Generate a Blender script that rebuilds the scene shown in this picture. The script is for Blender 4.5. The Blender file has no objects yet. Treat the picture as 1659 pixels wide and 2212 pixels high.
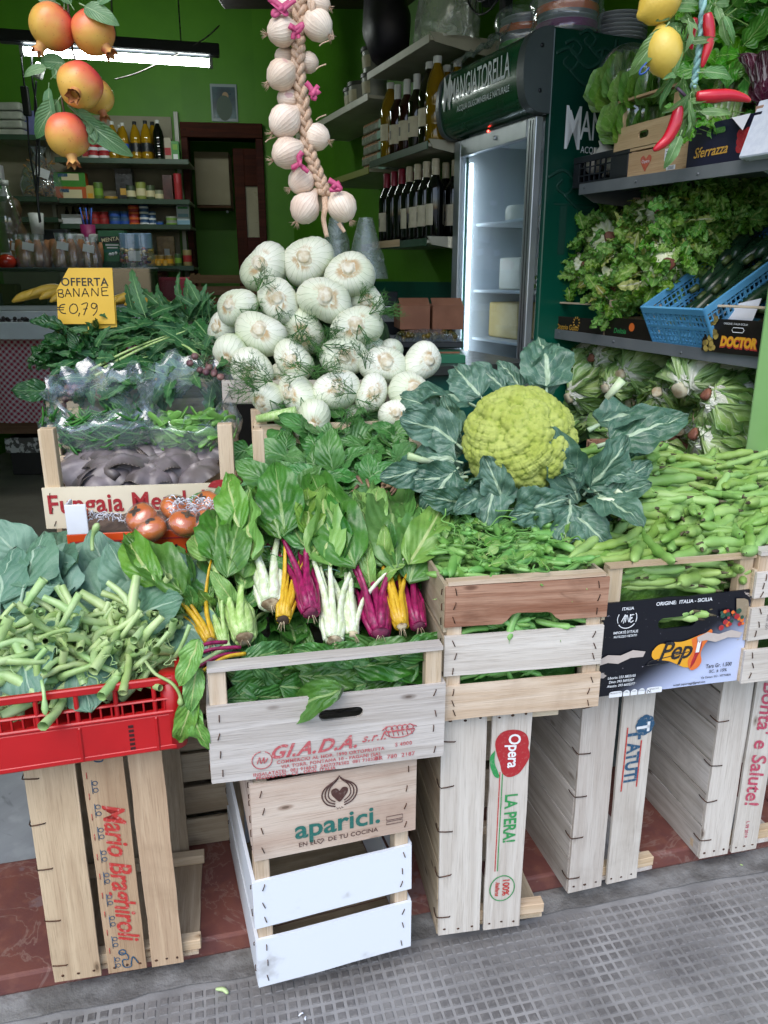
import bpy,bmesh,math,random
import numpy as np
from mathutils import Vector,Matrix,noise as mnoise
scene=bpy.context.scene
COL=scene.collection
PI=math.pi
R=math.radians
V=Vector
CAM_H=1.30
PITCH=R(16.95)
cam_data=bpy.data.cameras.new("camera")
cam_data.sensor_fit='HORIZONTAL'
cam_data.sensor_width=36.0
cam_data.lens=36.02
cam_data.clip_start=0.02
cam_data.clip_end=400.0
cam=bpy.data.objects.new("camera",cam_data)
cam.location=(0,0,CAM_H)
cam.rotation_euler=(PI/2-PITCH,0,0)
COL.objects.link(cam)
scene.camera=cam
SUN_EL,SUN_AZ=52.0,197.0
world=bpy.data.worlds.new("World")
scene.world=world
world.use_nodes=True
wn=world.node_tree
sky=wn.nodes.new("ShaderNodeTexSky")
sky.sky_type='NISHITA'
sky.sun_disc=False
sky.sun_elevation=R(SUN_EL)
sky.sun_rotation=R(SUN_AZ)
sky.air_density=1.0
sky.dust_density=1.5
sky.ozone_density=1.0
bg=wn.nodes["Background"]
bg.inputs["Strength"].default_value=0.15
wn.links.new(sky.outputs[0],bg.inputs["Color"])
sun_data=bpy.data.lights.new("sun",'SUN')
sun_data.energy=1.0
sun_data.angle=R(45)
sun_data.color=(1.0,0.985,0.97)
sun=bpy.data.objects.new("sun",sun_data)
sd=V((math.sin(R(SUN_AZ))*math.cos(R(SUN_EL)),math.cos(R(SUN_AZ))*math.cos(R(SUN_EL)),math.sin(R(SUN_EL))))
sun.rotation_euler=sd.to_track_quat('Z','Y').to_euler()
sun.location=sd*20
COL.objects.link(sun)
scene.view_settings.view_transform='Standard'
scene.view_settings.look='None'
scene.view_settings.gamma=1.0
scene.view_settings.use_curve_mapping=False
scene.view_settings.exposure=0.95
scene.render.engine='CYCLES'
scene.cycles.use_denoising=True
scene.cycles.max_bounces=8
scene.cycles.transparent_max_bounces=16
scene.cycles.caustics_reflective=False
scene.cycles.caustics_refractive=False
scene.cycles.sample_clamp_indirect=6.0
FPX,CU,CV=1660.0,829.5,1106.0
def _ray(u,v):
 x=(u-CU)/FPX
 y=-(v-CV)/FPX
 return x,math.cos(PITCH)+y*math.sin(PITCH),-math.sin(PITCH)+y*math.cos(PITCH)
def Pd(u,v,d):
 r=_ray(u,v);k=d/r[1]
 return V((r[0]*k,d,CAM_H+r[2]*k))
def Pz(u,v,z):
 r=_ray(u,v);k=(z-CAM_H)/r[2]
 return V((r[0]*k,r[1]*k,z))
def Ppl(u,v,p0,n):
 """point of a plane (p0, normal n) seen at (u, v)"""
 r=V(_ray(u,v));o=V((0,0,CAM_H))
 return o+r*((V(p0)-o).dot(V(n))/r.dot(V(n)))
def frame(o,x,y,z):
 m=Matrix.Identity(4)
 for i,a in enumerate((V(x),V(y),V(z))):
  for j in range(3):
   m[j][i]=a[j]
 for j in range(3):
  m[j][3]=o[j]
 return m
def look(o,d,up,roll=0.0,s=1.0):
 """frame with +Y along d and +Z near up"""
 y=V(d).normalized();z=V(up);z=(z-y*z.dot(y))
 if z.length<1e-5:
  z=y.orthogonal()
 z.normalize();x=y.cross(z)
 m=frame(o,x,y,z)
 if roll:
  m=m@Matrix.Rotation(roll,4,'Y')
 if s!=1.0:
  m=m@(Matrix.Diagonal((s,s,s,1))if not isinstance(s,tuple)else Matrix.Diagonal((*s,1)))
 return m
def T(x,y=None,z=None):
 return Matrix.Translation(V(x)if y is None else V((x,y,z)))
def RX(a):return Matrix.Rotation(a,4,'X')
def RY(a):return Matrix.Rotation(a,4,'Y')
def RZ(a):return Matrix.Rotation(a,4,'Z')
def SC(x,y=None,z=None):return Matrix.Diagonal((x,x if y is None else y,x if z is None else z,1))
def thing(name,label,cat,loc=(0,0,0),group=None,kind=None):
 o=bpy.data.objects.new(name,None)
 o.empty_display_size=0.05
 COL.objects.link(o)
 o.location=loc
 o['label']=label;o['category']=cat
 if group:o['group']=group
 if kind:o['kind']=kind
 return o
WLOC={}
def put(name,me,M=None,parent=None,mat=None):
 """link mesh me as object at world matrix M under parent (parents carry a translation only)"""
 if mat is not None and not me.materials:
  me.materials.append(mat)
 o=bpy.data.objects.new(name,me)
 COL.objects.link(o)
 M=M if M is not None else Matrix.Identity(4)
 if parent is not None:
  o.parent=parent
  inv=WLOC.get(parent.name)
  if inv is None:
   inv=T(-V(parent.location))if parent.type=='EMPTY' else None
  o.matrix_basis=(inv if inv is not None else Matrix.Identity(4))@M
 else:
  o.matrix_basis=M
 return o
def puts(name,me,M,part,mat=None):
 """sub-part: parent is a mesh object placed by put(); M is a world matrix"""
 if mat is not None and not me.materials:
  me.materials.append(mat)
 o=bpy.data.objects.new(name,me)
 COL.objects.link(o)
 o.parent=part
 root=part.parent
 w=(T(V(root.location))if root is not None else Matrix.Identity(4))@part.matrix_basis
 o.matrix_basis=w.inverted()@M
 return o
def tag(o,label,cat,group=None,kind=None):
 o['label']=label;o['category']=cat
 if group:o['group']=group
 if kind:o['kind']=kind
 return o
def struct(o):
 o['kind']='structure'
 return o
class MB:
 def __init__(s):
  s.v=[];s.f=[];s.uv=[];s.mi=[];s.m=0
 def add(s,verts,faces,uvs=None):
  b=len(s.v)
  s.v+=[tuple(p)for p in verts]
  s.f+=[tuple(i+b for i in f)for f in faces]
  s.uv+=uvs if uvs is not None else[(0.5,0.5)]*len(verts)
  s.mi+=[s.m]*len(faces)
  return s
 def box(s,c,d,M=None):
  x,y,z=(a/2 for a in d)
  vs=[V((c[0]+sx*x,c[1]+sy*y,c[2]+sz*z))for sz in(-1,1)for sy in(-1,1)for sx in(-1,1)]
  if M is not None:vs=[M@v for v in vs]
  return s.add(vs,[(0,2,3,1),(4,5,7,6),(0,1,5,4),(2,6,7,3),(0,4,6,2),(1,3,7,5)],[((k&1)*1.0,(k>>1&1)*1.0)for k in range(8)])
 def tube(s,pts,rad,n=8,cap=True,flat=1.0,up=None):
  pts=[V(p)for p in pts]
  m=len(pts)
  if not hasattr(rad,'__len__'):rad=[rad]*m
  vs,uv,fs=[],[],[]
  prev=None
  for i,p in enumerate(pts):
   t=(pts[min(i+1,m-1)]-pts[max(i-1,0)])
   t=t.normalized()if t.length>1e-9 else V((0,0,1))
   if prev is None:
    a=V(up)if up is not None else t.orthogonal()
   else:
    a=prev
   a=a-t*a.dot(t)
   if a.length<1e-6:a=t.orthogonal()
   a.normalize();b=t.cross(a);prev=a
   for k in range(n):
    an=2*PI*k/n
    vs.append(p+(a*math.cos(an)*flat+b*math.sin(an))*rad[i])
    uv.append((k/n,i/max(m-1,1)))
  for i in range(m-1):
   for k in range(n):
    k2=(k+1)%n
    fs.append((i*n+k,i*n+k2,(i+1)*n+k2,(i+1)*n+k))
  if cap:
   fs.append(tuple(range(n))[::-1]);fs.append(tuple((m-1)*n+k for k in range(n)))
  return s.add(vs,fs,uv)
 def lathe(s,prof,n=24,fr=None,cap=True,M=None):
  """prof [(r, z)], revolved round Z; fr(angle, i) scales the radius"""
  vs,uv,fs=[],[],[]
  m=len(prof)
  for i,(r,z)in enumerate(prof):
   for k in range(n):
    an=2*PI*k/n
    q=r*(fr(an,i)if fr else 1)
    p=V((q*math.cos(an),q*math.sin(an),z))
    vs.append(M@p if M is not None else p);uv.append((k/n,i/(m-1)))
  for i in range(m-1):
   for k in range(n):
    k2=(k+1)%n
    fs.append((i*n+k,i*n+k2,(i+1)*n+k2,(i+1)*n+k))
  if cap:
   if prof[0][0]>1e-6:fs.append(tuple(range(n))[::-1])
   if prof[-1][0]>1e-6:fs.append(tuple((m-1)*n+k for k in range(n)))
  return s.add(vs,fs,uv)
 def grid(s,fn,nu,nv,flip=False):
  """fn(a, b) -> point, a and b in 0..1"""
  vs,uv,fs=[],[],[]
  for j in range(nv+1):
   for i in range(nu+1):
    vs.append(fn(i/nu,j/nv));uv.append((i/nu,j/nv))
  for j in range(nv):
   for i in range(nu):
    q=(j*(nu+1)+i,j*(nu+1)+i+1,(j+1)*(nu+1)+i+1,(j+1)*(nu+1)+i)
    fs.append(q[::-1]if flip else q)
  return s.add(vs,fs,uv)
 def prism(s,poly,t,M=None):
  """flat outline in XY (counter-clockwise), thickness t along +Z"""
  n=len(poly)
  vs=[V((x,y,0))for x,y in poly]+[V((x,y,t))for x,y in poly]
  if M is not None:vs=[M@v for v in vs]
  fs=[tuple(range(n))[::-1],tuple(range(n,2*n))]+[(i,(i+1)%n,n+(i+1)%n,n+i)for i in range(n)]
  return s.add(vs,fs)
 def mesh(s,name,mats=None,smooth=True,bevel=0.0,seg=1,auto=None):
  me=bpy.data.meshes.new(name)
  me.from_pydata(s.v,[],s.f)
  ul=me.uv_layers.new(name='uv')
  li=np.empty(len(me.loops),dtype=np.int32);me.loops.foreach_get('vertex_index',li)
  ul.data.foreach_set('uv',np.array(s.uv,dtype=np.float32)[li].ravel())
  if any(s.mi):me.polygons.foreach_set('material_index',s.mi)
  if bevel:
   bm=bmesh.new();bm.from_mesh(me)
   es=[e for e in bm.edges if len(e.link_faces)==2 and e.calc_face_angle(0)>0.6]
   bmesh.ops.bevel(bm,geom=es,offset=bevel,segments=seg,affect='EDGES',profile=0.5)
   bm.to_mesh(me);bm.free()
  if smooth is not None:
   me.polygons.foreach_set('use_smooth',[bool(smooth)]*len(me.polygons))
   if smooth and auto:
    me.set_sharp_from_angle(angle=auto)
  me.update()
  if mats is not None:
   for m in(mats if isinstance(mats,(list,tuple))else[mats]):
    me.materials.append(m)
  return me
_cache={}
def cached(key,fn):
 if key not in _cache:_cache[key]=fn()
 return _cache[key]
def fbm(p,s=1.0,o=3):
 return mnoise.fractal(V(p)*s,1.0,2.0,o)
def smooth(a,b,x):
 t=min(1,max(0,(x-a)/(b-a)));return t*t*(3-2*t)
def srgb(h):
 h=h.lstrip('#')
 c=[int(h[i:i+2],16)/255 for i in(0,2,4)]
 return tuple(x/12.92 if x<=0.04045 else((x+0.055)/1.055)**2.4 for x in c)
def col(c):
 if isinstance(c,str):c=srgb(c)
 return(*c[:3],1.0)
class NT:
 def __init__(s,name):
  s.mat=bpy.data.materials.new(name)
  s.mat.use_nodes=True
  s.t=s.mat.node_tree
  s.out=s.t.nodes["Material Output"]
  s.p=s.t.nodes["Principled BSDF"]
 def n(s,typ,ins=None,**props):
  nd=s.t.nodes.new("ShaderNode"+typ)
  for k,v in props.items():setattr(nd,k,v)
  for k,v in(ins or{}).items():
   s.set(nd.inputs[k],v)
  return nd
 def set(s,sock,v):
  if isinstance(v,bpy.types.NodeSocket):s.t.links.new(v,sock)
  else:sock.default_value=v
 def math(s,op,a,b=0.0,c=None,clamp=False):
  nd=s.n('Math',{0:a,1:b},operation=op,use_clamp=clamp)
  if c is not None:s.set(nd.inputs[2],c)
  return nd.outputs[0]
 def mix(s,f,a,b,blend='MIX'):
  nd=s.n('Mix',{0:f,6:a,7:b},data_type='RGBA',blend_type=blend)
  return nd.outputs[2]
 def ramp(s,f,lo,hi,a=0.0,b=1.0):
  nd=s.n('MapRange',{0:f,1:lo,2:hi,3:a,4:b},interpolation_type='SMOOTHSTEP')
  return nd.outputs[0]
 def coord(s,which='Object',scale=(1,1,1),rnd=True):
  tc=s.n('TexCoord').outputs[which]
  mp=s.n('Mapping',{0:tc,3:scale})
  if rnd:
   oi=s.n('ObjectInfo').outputs['Random']
   k=s.math('MULTIPLY',oi,37.0)
   cb=s.n('CombineXYZ',{0:k,1:s.math('MULTIPLY',oi,91.0),2:k})
   s.set(mp.inputs[1],cb.outputs[0])
  return mp.outputs[0]
 def noise(s,vec,scale,detail=4.0,rough=0.55,dist=0.0):
  nd=s.n('TexNoise',{'Vector':vec,'Scale':scale,'Detail':detail,'Roughness':rough,'Distortion':dist})
  return nd.outputs[0]
 def bump(s,h,strength=0.3,dist=0.01):
  return s.n('Bump',{'Height':h,'Strength':strength,'Distance':dist}).outputs[0]
 def rnd_hsv(s,c,hue=0.0,sat=0.0,val=0.15):
  oi=s.n('ObjectInfo').outputs['Random']
  w=s.n('TexWhiteNoise',{'W':oi},noise_dimensions='1D').outputs[0]
  h=s.math('MULTIPLY_ADD',oi,hue,0.5-hue/2)
  v=s.math('MULTIPLY_ADD',w,val*2,1-val)
  sa=s.math('MULTIPLY_ADD',w,-sat,1+sat/2)
  return s.n('HueSaturation',{'Hue':h,'Saturation':sa,'Value':v,'Color':c}).outputs[0]
 def set_p(s,**kw):
  m={'base':'Base Color','rough':'Roughness','metal':'Metallic','spec':'Specular IOR Level','normal':'Normal','trans':'Transmission Weight','ior':'IOR','sss':'Subsurface Weight','sssr':'Subsurface Radius','ssss':'Subsurface Scale','coat':'Coat Weight','coatr':'Coat Roughness','ec':'Emission Color','es':'Emission Strength','alpha':'Alpha','sheen':'Sheen Weight'}
  for k,v in kw.items():
   if k in('base','ec')and not isinstance(v,bpy.types.NodeSocket):v=col(v)
   s.set(s.p.inputs[m[k]],v)
def plain(name,c1,c2=None,scale=8,rough=0.5,bump=0.05,bscale=None,stretch=(1,1,1),rnd=0.0,hue=0.0,coords='Object',detail=4,lo=0.35,hi=0.65,rvar=0.1,bdist=0.005,rough_n=True,**kw):
 def mk():
  t=NT(name)
  vec=t.coord(coords,stretch)
  nz=t.noise(vec,scale,detail)
  c=t.mix(t.ramp(nz,lo,hi),col(c1),col(c2 if c2 is not None else c1))
  if rnd or hue:c=t.rnd_hsv(c,hue,0.1 if hue else 0,rnd)
  b=t.noise(vec,bscale or scale*4,5)
  t.set_p(base=c,rough=t.math('MULTIPLY_ADD',b,rvar*2,rough-rvar),**kw)
  if bump:t.set_p(normal=t.bump(b,bump,bdist))
  return t.mat
 return cached(('mat',name),mk)
def wood(name,c1,c2,c3,stain=0.4,rough=0.75,grain=1.0,spots=None):
 """grain runs along local X"""
 def mk():
  t=NT(name)
  vec=t.coord('Object',(2.2,42*grain,42*grain))
  v2=t.coord('Object',(1,1,1))
  g=t.noise(vec,1.0,6,0.62,0.6)
  fine=t.noise(t.coord('Object',(14,420,420)),1.0,3,0.6)
  c=t.mix(t.ramp(g,0.36,0.64),col(c1),col(c2))
  big=t.noise(v2,5.0,5,0.6,0.4)
  c=t.mix(t.math('MULTIPLY',t.ramp(big,0.5,0.78),stain),c,col(c3))
  c=t.mix(t.math('MULTIPLY',t.ramp(fine,0.50,0.72),0.42),c,col(c3))
  vor=t.n('TexVoronoi',{'Vector':t.coord('Object',(6,15,15)),'Scale':1.0}).outputs['Distance']
  c=t.mix(t.ramp(vor,0.11,0.05,0.0,0.75),c,col(c3))
  c=t.mix(t.ramp(vor,0.05,0.03,0.0,0.6),c,(0.06,0.035,0.02,1))
  if spots:
   sp=t.noise(v2,11.0,3,0.5,0.8)
   c=t.mix(t.math('MULTIPLY',t.ramp(sp,0.66,0.74),0.7),c,col(spots))
  c=t.rnd_hsv(c,0.012,0.15,0.1)
  h=t.math('ADD',t.math('MULTIPLY',g,0.7),t.math('MULTIPLY',fine,0.5))
  t.set_p(base=c,rough=rough,spec=0.25,normal=t.bump(h,0.8,0.0016))
  return t.mat
 return cached(('mat',name),mk)
def leafmat(name,c1,c2,vein,back=None,nveins=7.0,slant=0.55,vw=0.05,sw=0.12,rough=0.42,transl=0.22,quilt=0.6,rnd=0.18,hue=0.03,edge=None,midw=1.0,vamt=0.7):
 """UV: u = across (0.5 at the midrib), v = along. Side veins run obliquely from the midrib."""
 def mk():
  t=NT(name)
  uv=t.n('TexCoord').outputs['UV']
  sx=t.n('SeparateXYZ',{0:uv})
  a=t.math('MULTIPLY',t.math('ABSOLUTE',t.math('SUBTRACT',sx.outputs[0],0.5)),2.0)
  wob=t.noise(t.coord('Object',(1,1,1)),26.0,3)
  s=t.math('ADD',sx.outputs[1],t.math('MULTIPLY',t.math('SUBTRACT',wob,0.5),0.17))
  ph=t.math('MULTIPLY',t.math('SUBTRACT',s,t.math('MULTIPLY',t.math('POWER',a,0.8),slant)),nveins)
  fr=t.math('ABSOLUTE',t.math('SUBTRACT',t.math('FRACT',ph),0.5))
  side=t.ramp(fr,0.5-sw,0.5)
  side=t.math('MULTIPLY',side,t.ramp(a,1.0,0.35,0.25,1.0))
  taper=t.math('MULTIPLY_ADD',sx.outputs[1],-vw*0.75,vw)
  mid=t.ramp(t.math('DIVIDE',a,t.math('MULTIPLY',taper,midw)),1.6,0.7)
  net=t.n('TexVoronoi',{'Vector':t.coord('Object',(1,1,1)),'Scale':130.0},feature='DISTANCE_TO_EDGE').outputs[0]
  netm=t.ramp(net,0.07,0.0)
  nz=t.noise(t.coord('Object',(1,1,1)),18.0,4)
  c=t.mix(t.ramp(nz,0.3,0.7),col(c1),col(c2))
  if edge is not None:
   c=t.mix(t.ramp(a,0.75,1.0,0,0.6),c,col(edge))
  c=t.rnd_hsv(c,hue,0.2,rnd)
  v=t.math('MAXIMUM',t.math('MULTIPLY',side,vamt),mid)
  v=t.math('MAXIMUM',v,t.math('MULTIPLY',netm,0.12))
  c=t.mix(v,c,col(vein))
  if back is not None:
   c=t.mix(t.n('NewGeometry').outputs['Backfacing'],c,t.mix(0.6,c,col(back)))
  hgt=t.math('ADD',t.math('MULTIPLY',t.ramp(fr,0.0,0.5),-quilt),t.math('MULTIPLY',t.noise(t.coord('Object',(1,1,1)),75.0,3),0.5))
  t.set_p(base=c,rough=t.math('MULTIPLY_ADD',nz,0.2,rough-0.15),spec=0.6,normal=t.bump(hgt,0.5,0.004))
  tr=t.n('BsdfTranslucent',{'Color':t.mix(1.0,c,(0.9,1.0,0.45,1),'MULTIPLY')})
  mx=t.n('MixShader',{0:transl,1:t.p.outputs[0],2:tr.outputs[0]})
  t.t.links.new(mx.outputs[0],t.out.inputs[0])
  return t.mat
 return cached(('mat',name),mk)
def emit(name,c,s):
 def mk():
  t=NT(name);t.set_p(base=(0.8,0.8,0.8),ec=c,es=s);return t.mat
 return cached(('mat',name),mk)
def film(name,tint=(0.9,0.95,1.0),fac=0.16,rough=0.12,milky=0.10):
 """thin clear plastic: mostly see-through, glossy on its creases, a little milky"""
 def mk():
  t=NT(name)
  vec=t.coord('Object',(1,1,1))
  h=t.noise(vec,17.0,4,0.55,1.0)
  nrm=t.bump(h,0.6,0.006)
  gl=t.n('BsdfGlossy',{'Color':(1,1,1,1),'Roughness':rough,'Normal':nrm})
  df=t.n('BsdfDiffuse',{'Color':col(tint),'Normal':nrm})
  trn=t.n('BsdfTransparent',{'Color':(0.96,0.97,0.98,1)})
  lw=t.n('LayerWeight',{'Blend':0.35,'Normal':nrm})
  cr=t.ramp(h,0.55,0.72)
  a=t.n('MixShader',{0:t.math('ADD',t.math('MULTIPLY',cr,milky),milky*0.6,clamp=True),1:trn.outputs[0],2:df.outputs[0]})
  f2=t.math('ADD',t.math('MULTIPLY',lw.outputs['Facing'],fac*2.2),fac*0.35,clamp=True)
  b=t.n('MixShader',{0:f2,1:a.outputs[0],2:gl.outputs[0]})
  t.t.links.new(b.outputs[0],t.out.inputs[0])
  return t.mat
 return cached(('mat',name),mk)
def glass(name,c=(1,1,1),rough=0.02,fac=0.12):
 """flat clear pane: see-through with a mirror reflection"""
 def mk():
  t=NT(name)
  gl=t.n('BsdfGlossy',{'Color':(1,1,1,1),'Roughness':rough})
  trn=t.n('BsdfTransparent',{'Color':col(c)})
  fr=t.n('LayerWeight',{'Blend':0.5})
  b=t.n('MixShader',{0:t.math('MULTIPLY_ADD',t.math('POWER',fr.outputs['Facing'],4.0),0.5,fac*0.3),1:trn.outputs[0],2:gl.outputs[0]})
  t.t.links.new(b.outputs[0],t.out.inputs[0])
  return t.mat
 return cached(('mat',name),mk)
def ink(name,c,wear=0.25,rough=0.6):
 """printed ink, slightly worn through"""
 def mk():
  t=NT(name)
  c2=t.mix(t.math('MULTIPLY',t.ramp(t.noise(t.coord('Object',(1,1,1),False),160.0,4),0.52,0.7),wear),col(c),col((0.6,0.55,0.48)))
  t.set_p(base=c2,rough=rough);return t.mat
 return cached(('mat',name),mk)
def text_mesh(txt,size,mat,bold=0.0,shear=0.0,space=1.0,sx=1.0,depth=0.0):
 cu=bpy.data.curves.new('lettering','FONT')
 cu.body=txt;cu.size=size;cu.shear=shear;cu.space_character=space;cu.offset=bold
 cu.align_x='CENTER';cu.align_y='CENTER';cu.resolution_u=3;cu.extrude=depth
 o=bpy.data.objects.new('tmp_text',cu)
 me=bpy.data.meshes.new_from_object(o)
 bpy.data.objects.remove(o);bpy.data.curves.remove(cu)
 if sx!=1.0:me.transform(Matrix.Diagonal((sx,1,1,1)))
 me.materials.clear();me.materials.append(mat)
 return me
def stroke_mesh(lines,w,mat,t=0.0006):
 """hand-drawn strokes in XY as thin raised ribbons"""
 b=MB()
 for ln in lines:
  b.tube([(x,y,0)for x,y in ln],w,5,True,1.0)
 me=b.mesh('strokes',mat)
 me.transform(Matrix.Diagonal((1,1,t/w,1)))
 return me
def sm(pts,n=6):
 """smooth polyline (Catmull-Rom) through 2-D or 3-D points"""
 P=[V(p)if len(p)==3 else V((p[0],p[1],0))for p in pts]
 out=[]
 for i in range(len(P)-1):
  p0,p1,p2,p3=P[max(i-1,0)],P[i],P[i+1],P[min(i+2,len(P)-1)]
  for k in range(n):
   t=k/n
   out.append(0.5*((2*p1)+(p2-p0)*t+(2*p0-5*p1+4*p2-p3)*t*t+(3*p1-p0-3*p2+p3)*t**3))
 out.append(P[-1])
 return out
def sm2(pts,n=6):
 return[(p.x,p.y)for p in sm(pts,n)]
def arc(cx,cy,r,a0,a1,n=14,ry=None):
 ry=ry or r
 return[(cx+r*math.cos(R(a0+(a1-a0)*i/n)),cy+ry*math.sin(R(a0+(a1-a0)*i/n)))for i in range(n+1)]
E1=V((math.cos(R(13.65)),math.sin(R(13.65)),0))
E2=V((-math.sin(R(13.65)),math.cos(R(13.65)),0))
ZUP=V((0,0,1))
SO=V((-0.72,1.113,0))
FR=frame(SO,E1,E2,ZUP)
M_pave=plain('pavement_cement','#949392','#737271',7,0.8,0.35,120,bdist=0.003,lo=0.3,hi=0.7)
def mk_boss():
 t=NT('pavement_boss')
 v=t.coord('Object',(1,1,1),False)
 w=t.n('NewGeometry').outputs['Position']
 big=t.noise(w,7.0,5,0.6)
 c=t.mix(t.ramp(big,0.35,0.65),col('#5e5c5b'),col('#7a7876'))
 c=t.mix(t.math('MULTIPLY',t.ramp(t.noise(w,130.0,3),0.45,0.7),0.5),c,col('#858280'))
 c=t.mix(t.ramp(t.noise(w,19.0,4,0.6,1.0),0.71,0.76),c,col('#c9c8c6'))
 c=t.mix(t.math('MULTIPLY',t.ramp(t.noise(w,3.1,5,0.65,0.5),0.58,0.70),0.45),c,col('#3f3c3b'))
 t.set_p(base=c,rough=0.72,normal=t.bump(t.noise(w,260.0,3),0.3,0.002))
 return t.mat
M_boss=mk_boss()
def mk_marble(name,c1,c2,c3,vein,sc=5.0,rough=0.35,patches=None):
 t=NT(name)
 w=t.coord('Object',(1,1,1),True)
 a=t.noise(w,sc,6,0.65,0.8)
 b=t.noise(w,sc*5,4)
 c=t.mix(t.ramp(a,0.35,0.65),col(c1),col(c2))
 c=t.mix(t.math('MULTIPLY',t.ramp(b,0.5,0.7),0.6),c,col(c3))
 vn=t.math('ABSOLUTE',t.math('SUBTRACT',t.noise(w,sc*0.8,5,0.6,1.6),0.5))
 c=t.mix(t.math('MULTIPLY',t.ramp(vn,0.018,0.0),0.65),c,col(vein))
 if patches:
  c=t.mix(t.ramp(t.noise(w,9.0,4,0.6),0.64,0.68,0,0.7),c,col(patches))
 t.set_p(base=c,rough=t.math('MULTIPLY_ADD',b,0.35,rough-0.1),normal=t.bump(t.noise(w,90.0,4),0.15,0.002))
 return t.mat
M_red_marble=mk_marble('red_marble','#74463c','#643d3b','#7f5346','#866a62',6.0,0.45,'#786466')
M_grey_marble=mk_marble('grey_marble','#8e9499','#7d8288','#9aa0a4','#5b6065',3.0,0.35)
M_floor=plain('shop_floor_terrazzo','#91897d','#7d766b',4,0.5,0.05,60)
M_mortar=plain('mortar','#7b7a78','#5c5a57',14,0.9,0.8,70,bdist=0.006)
M_green=plain('green_wall_paint','#4f8a14','#467f10',2.0,0.55,0.08,40)
M_dgreen=plain('dark_green_dado','#0e5a4c','#0b4a40',3.0,0.4,0.05,40)
M_pillar=plain('light_green_paint','#a6d88c','#9bd080',3.0,0.42,0.12,26,bdist=0.003)
M_beam=plain('dark_brown_beam','#2e1712','#22100c',6,0.5,0.1)
M_facade=plain('facade_plaster','#c9b697','#b9a688',5,0.85,0.2)
M_ceil=plain('ceiling_paint','#b7c39a','#a9b78c',3,0.7,0.05)
b=MB();b.grid(lambda a,c:V((-40+80*a,-60+61*c,0)),8,8)
for i,p in enumerate(b.v):
 if p[1]>0.9:b.v[i]=(p[0],2.6,-0.0)
pavement=struct(put('pavement',b.mesh('pavement',M_pave,False)))
pavement['label']='grey cement pavement with small square bosses'
boss_px=[]
pit=0.0213
for j in range(30):
 for i in range(-16,92):
  x,y=i*pit,-0.075-j*pit
  p=FR@V((x,y,0))
  boss_px.append((p.length+abs(p.x)*0.2,p,i,j))
bx_m=MB();h=0.0079
bx_m.add([(-h,-h,0),(h,-h,0),(h,h,0),(-h,h,0),(-h*.8,-h*.8,.0022),(h*.8,-h*.8,.0022),(h*.8,h*.8,.0022),(-h*.8,h*.8,.0022)],[(0,1,5,4),(1,2,6,5),(2,3,7,6),(3,0,4,7),(4,5,6,7)])
boss_me=bx_m.mesh('paver_boss',M_boss,False)
boss_px.sort(key=lambda q:(abs(math.atan2(q[1].x,q[1].y))>0.62,q[1].y))
rest=MB();rr=random.Random(3)
for k,(dd,p,i,j)in enumerate(boss_px):
 M=frame(p+V((rr.uniform(-.0006,.0006),rr.uniform(-.0006,.0006),0.0002)),E1,E2,ZUP)@SC(rr.uniform(.9,1.05),rr.uniform(.9,1.05),rr.uniform(.6,1.1))
 if k<300:
  put('paver_boss',boss_me,M,pavement)
 else:
  rest.add([M@v.co for v in boss_me.vertices],[tuple(f.vertices)for f in boss_me.polygons])
o=put('paver_bosses',rest.mesh('paver_bosses',M_boss,False),None,pavement);o['kind']='stuff'
def mortar_fn(a,c):
 x=-0.6+3.4*a;y=-0.055+0.058*c
 n=fbm((x*9,y*9,1.3),1.0,4)
 return FR@V((x,y+(0.012*n if c<0.05 else 0),0.0042+0.007*smooth(0.35,0.75,c)+0.004*n*(c>0.02)))
b=MB();b.grid(mortar_fn,90,8)
struct(put('mortar_bed',b.mesh('mortar_bed',M_mortar),None,pavement))
b=MB();b.box((0.9,0.16,0.005),(4.2,0.29,0.01),FR)
step=struct(put('step',b.mesh('step',M_mortar,False)))
xs=[-1.2,-0.08,0.86,1.75,3.0]
for k in range(4):
 me=MB().box((0,0,0),(xs[k+1]-xs[k]-0.003,0.32,0.045)).mesh('marble_slab',M_red_marble,False,0.006,2)
 put('marble_slab',me,FR@T((xs[k]+xs[k+1])/2,0.158,0.0325+0.0006*(k%2)),step)
b=MB();b.box((0.9,1.4,-0.02),(4.2,2.15,0.05),FR)
thr=struct(put('threshold',b.mesh('threshold',M_mortar,False)))
for k in range(5):
 for j in range(3):
  me=MB().box((0,0,0),(0.797,0.697,0.02)).mesh('marble_slab',M_grey_marble,False,0.001)
  put('marble_slab',me,FR@T(-1.0+0.8*k,0.669+0.7*j,0.0362+0.0004*((j+k)%2)),thr)
b=MB();b.grid(lambda a,c:V((-6+12*a,2.2+6*c,0.045)),4,4)
struct(put('floor',b.mesh('floor',M_floor,False)))
def wall(name,p0,p1,z0,z1,th,mat,side=1):
 p0,p1=V((p0[0],p0[1],0)),V((p1[0],p1[1],0))
 x=(p1-p0).normalized();y=V((-x.y,x.x,0))*side
 L=(p1-p0).length
 b=MB();b.box((L/2,th/2,(z0+z1)/2),(L,th,z1-z0),frame(p0,x,y,ZUP))
 return struct(put(name,b.mesh(name,mat,False)))
DW=V((-0.42,1,0)).normalized()
SHR=Pd(1640,784,2.0)
NW=V((DW.y,-DW.x,0))
WR0=V((SHR.x,SHR.y,0))+NW*0.51
WR1=WR0+DW*1.52
BK=Pd(265,435,6.1);BKD=V((math.cos(R(7)),math.sin(R(7)),0));BKN=V((-BKD.y,BKD.x,0))
wall('wall_right',WR0,WR1,0,3.4,0.15,M_green,-1)
SF=Pd(925,307,3.35)
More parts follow.
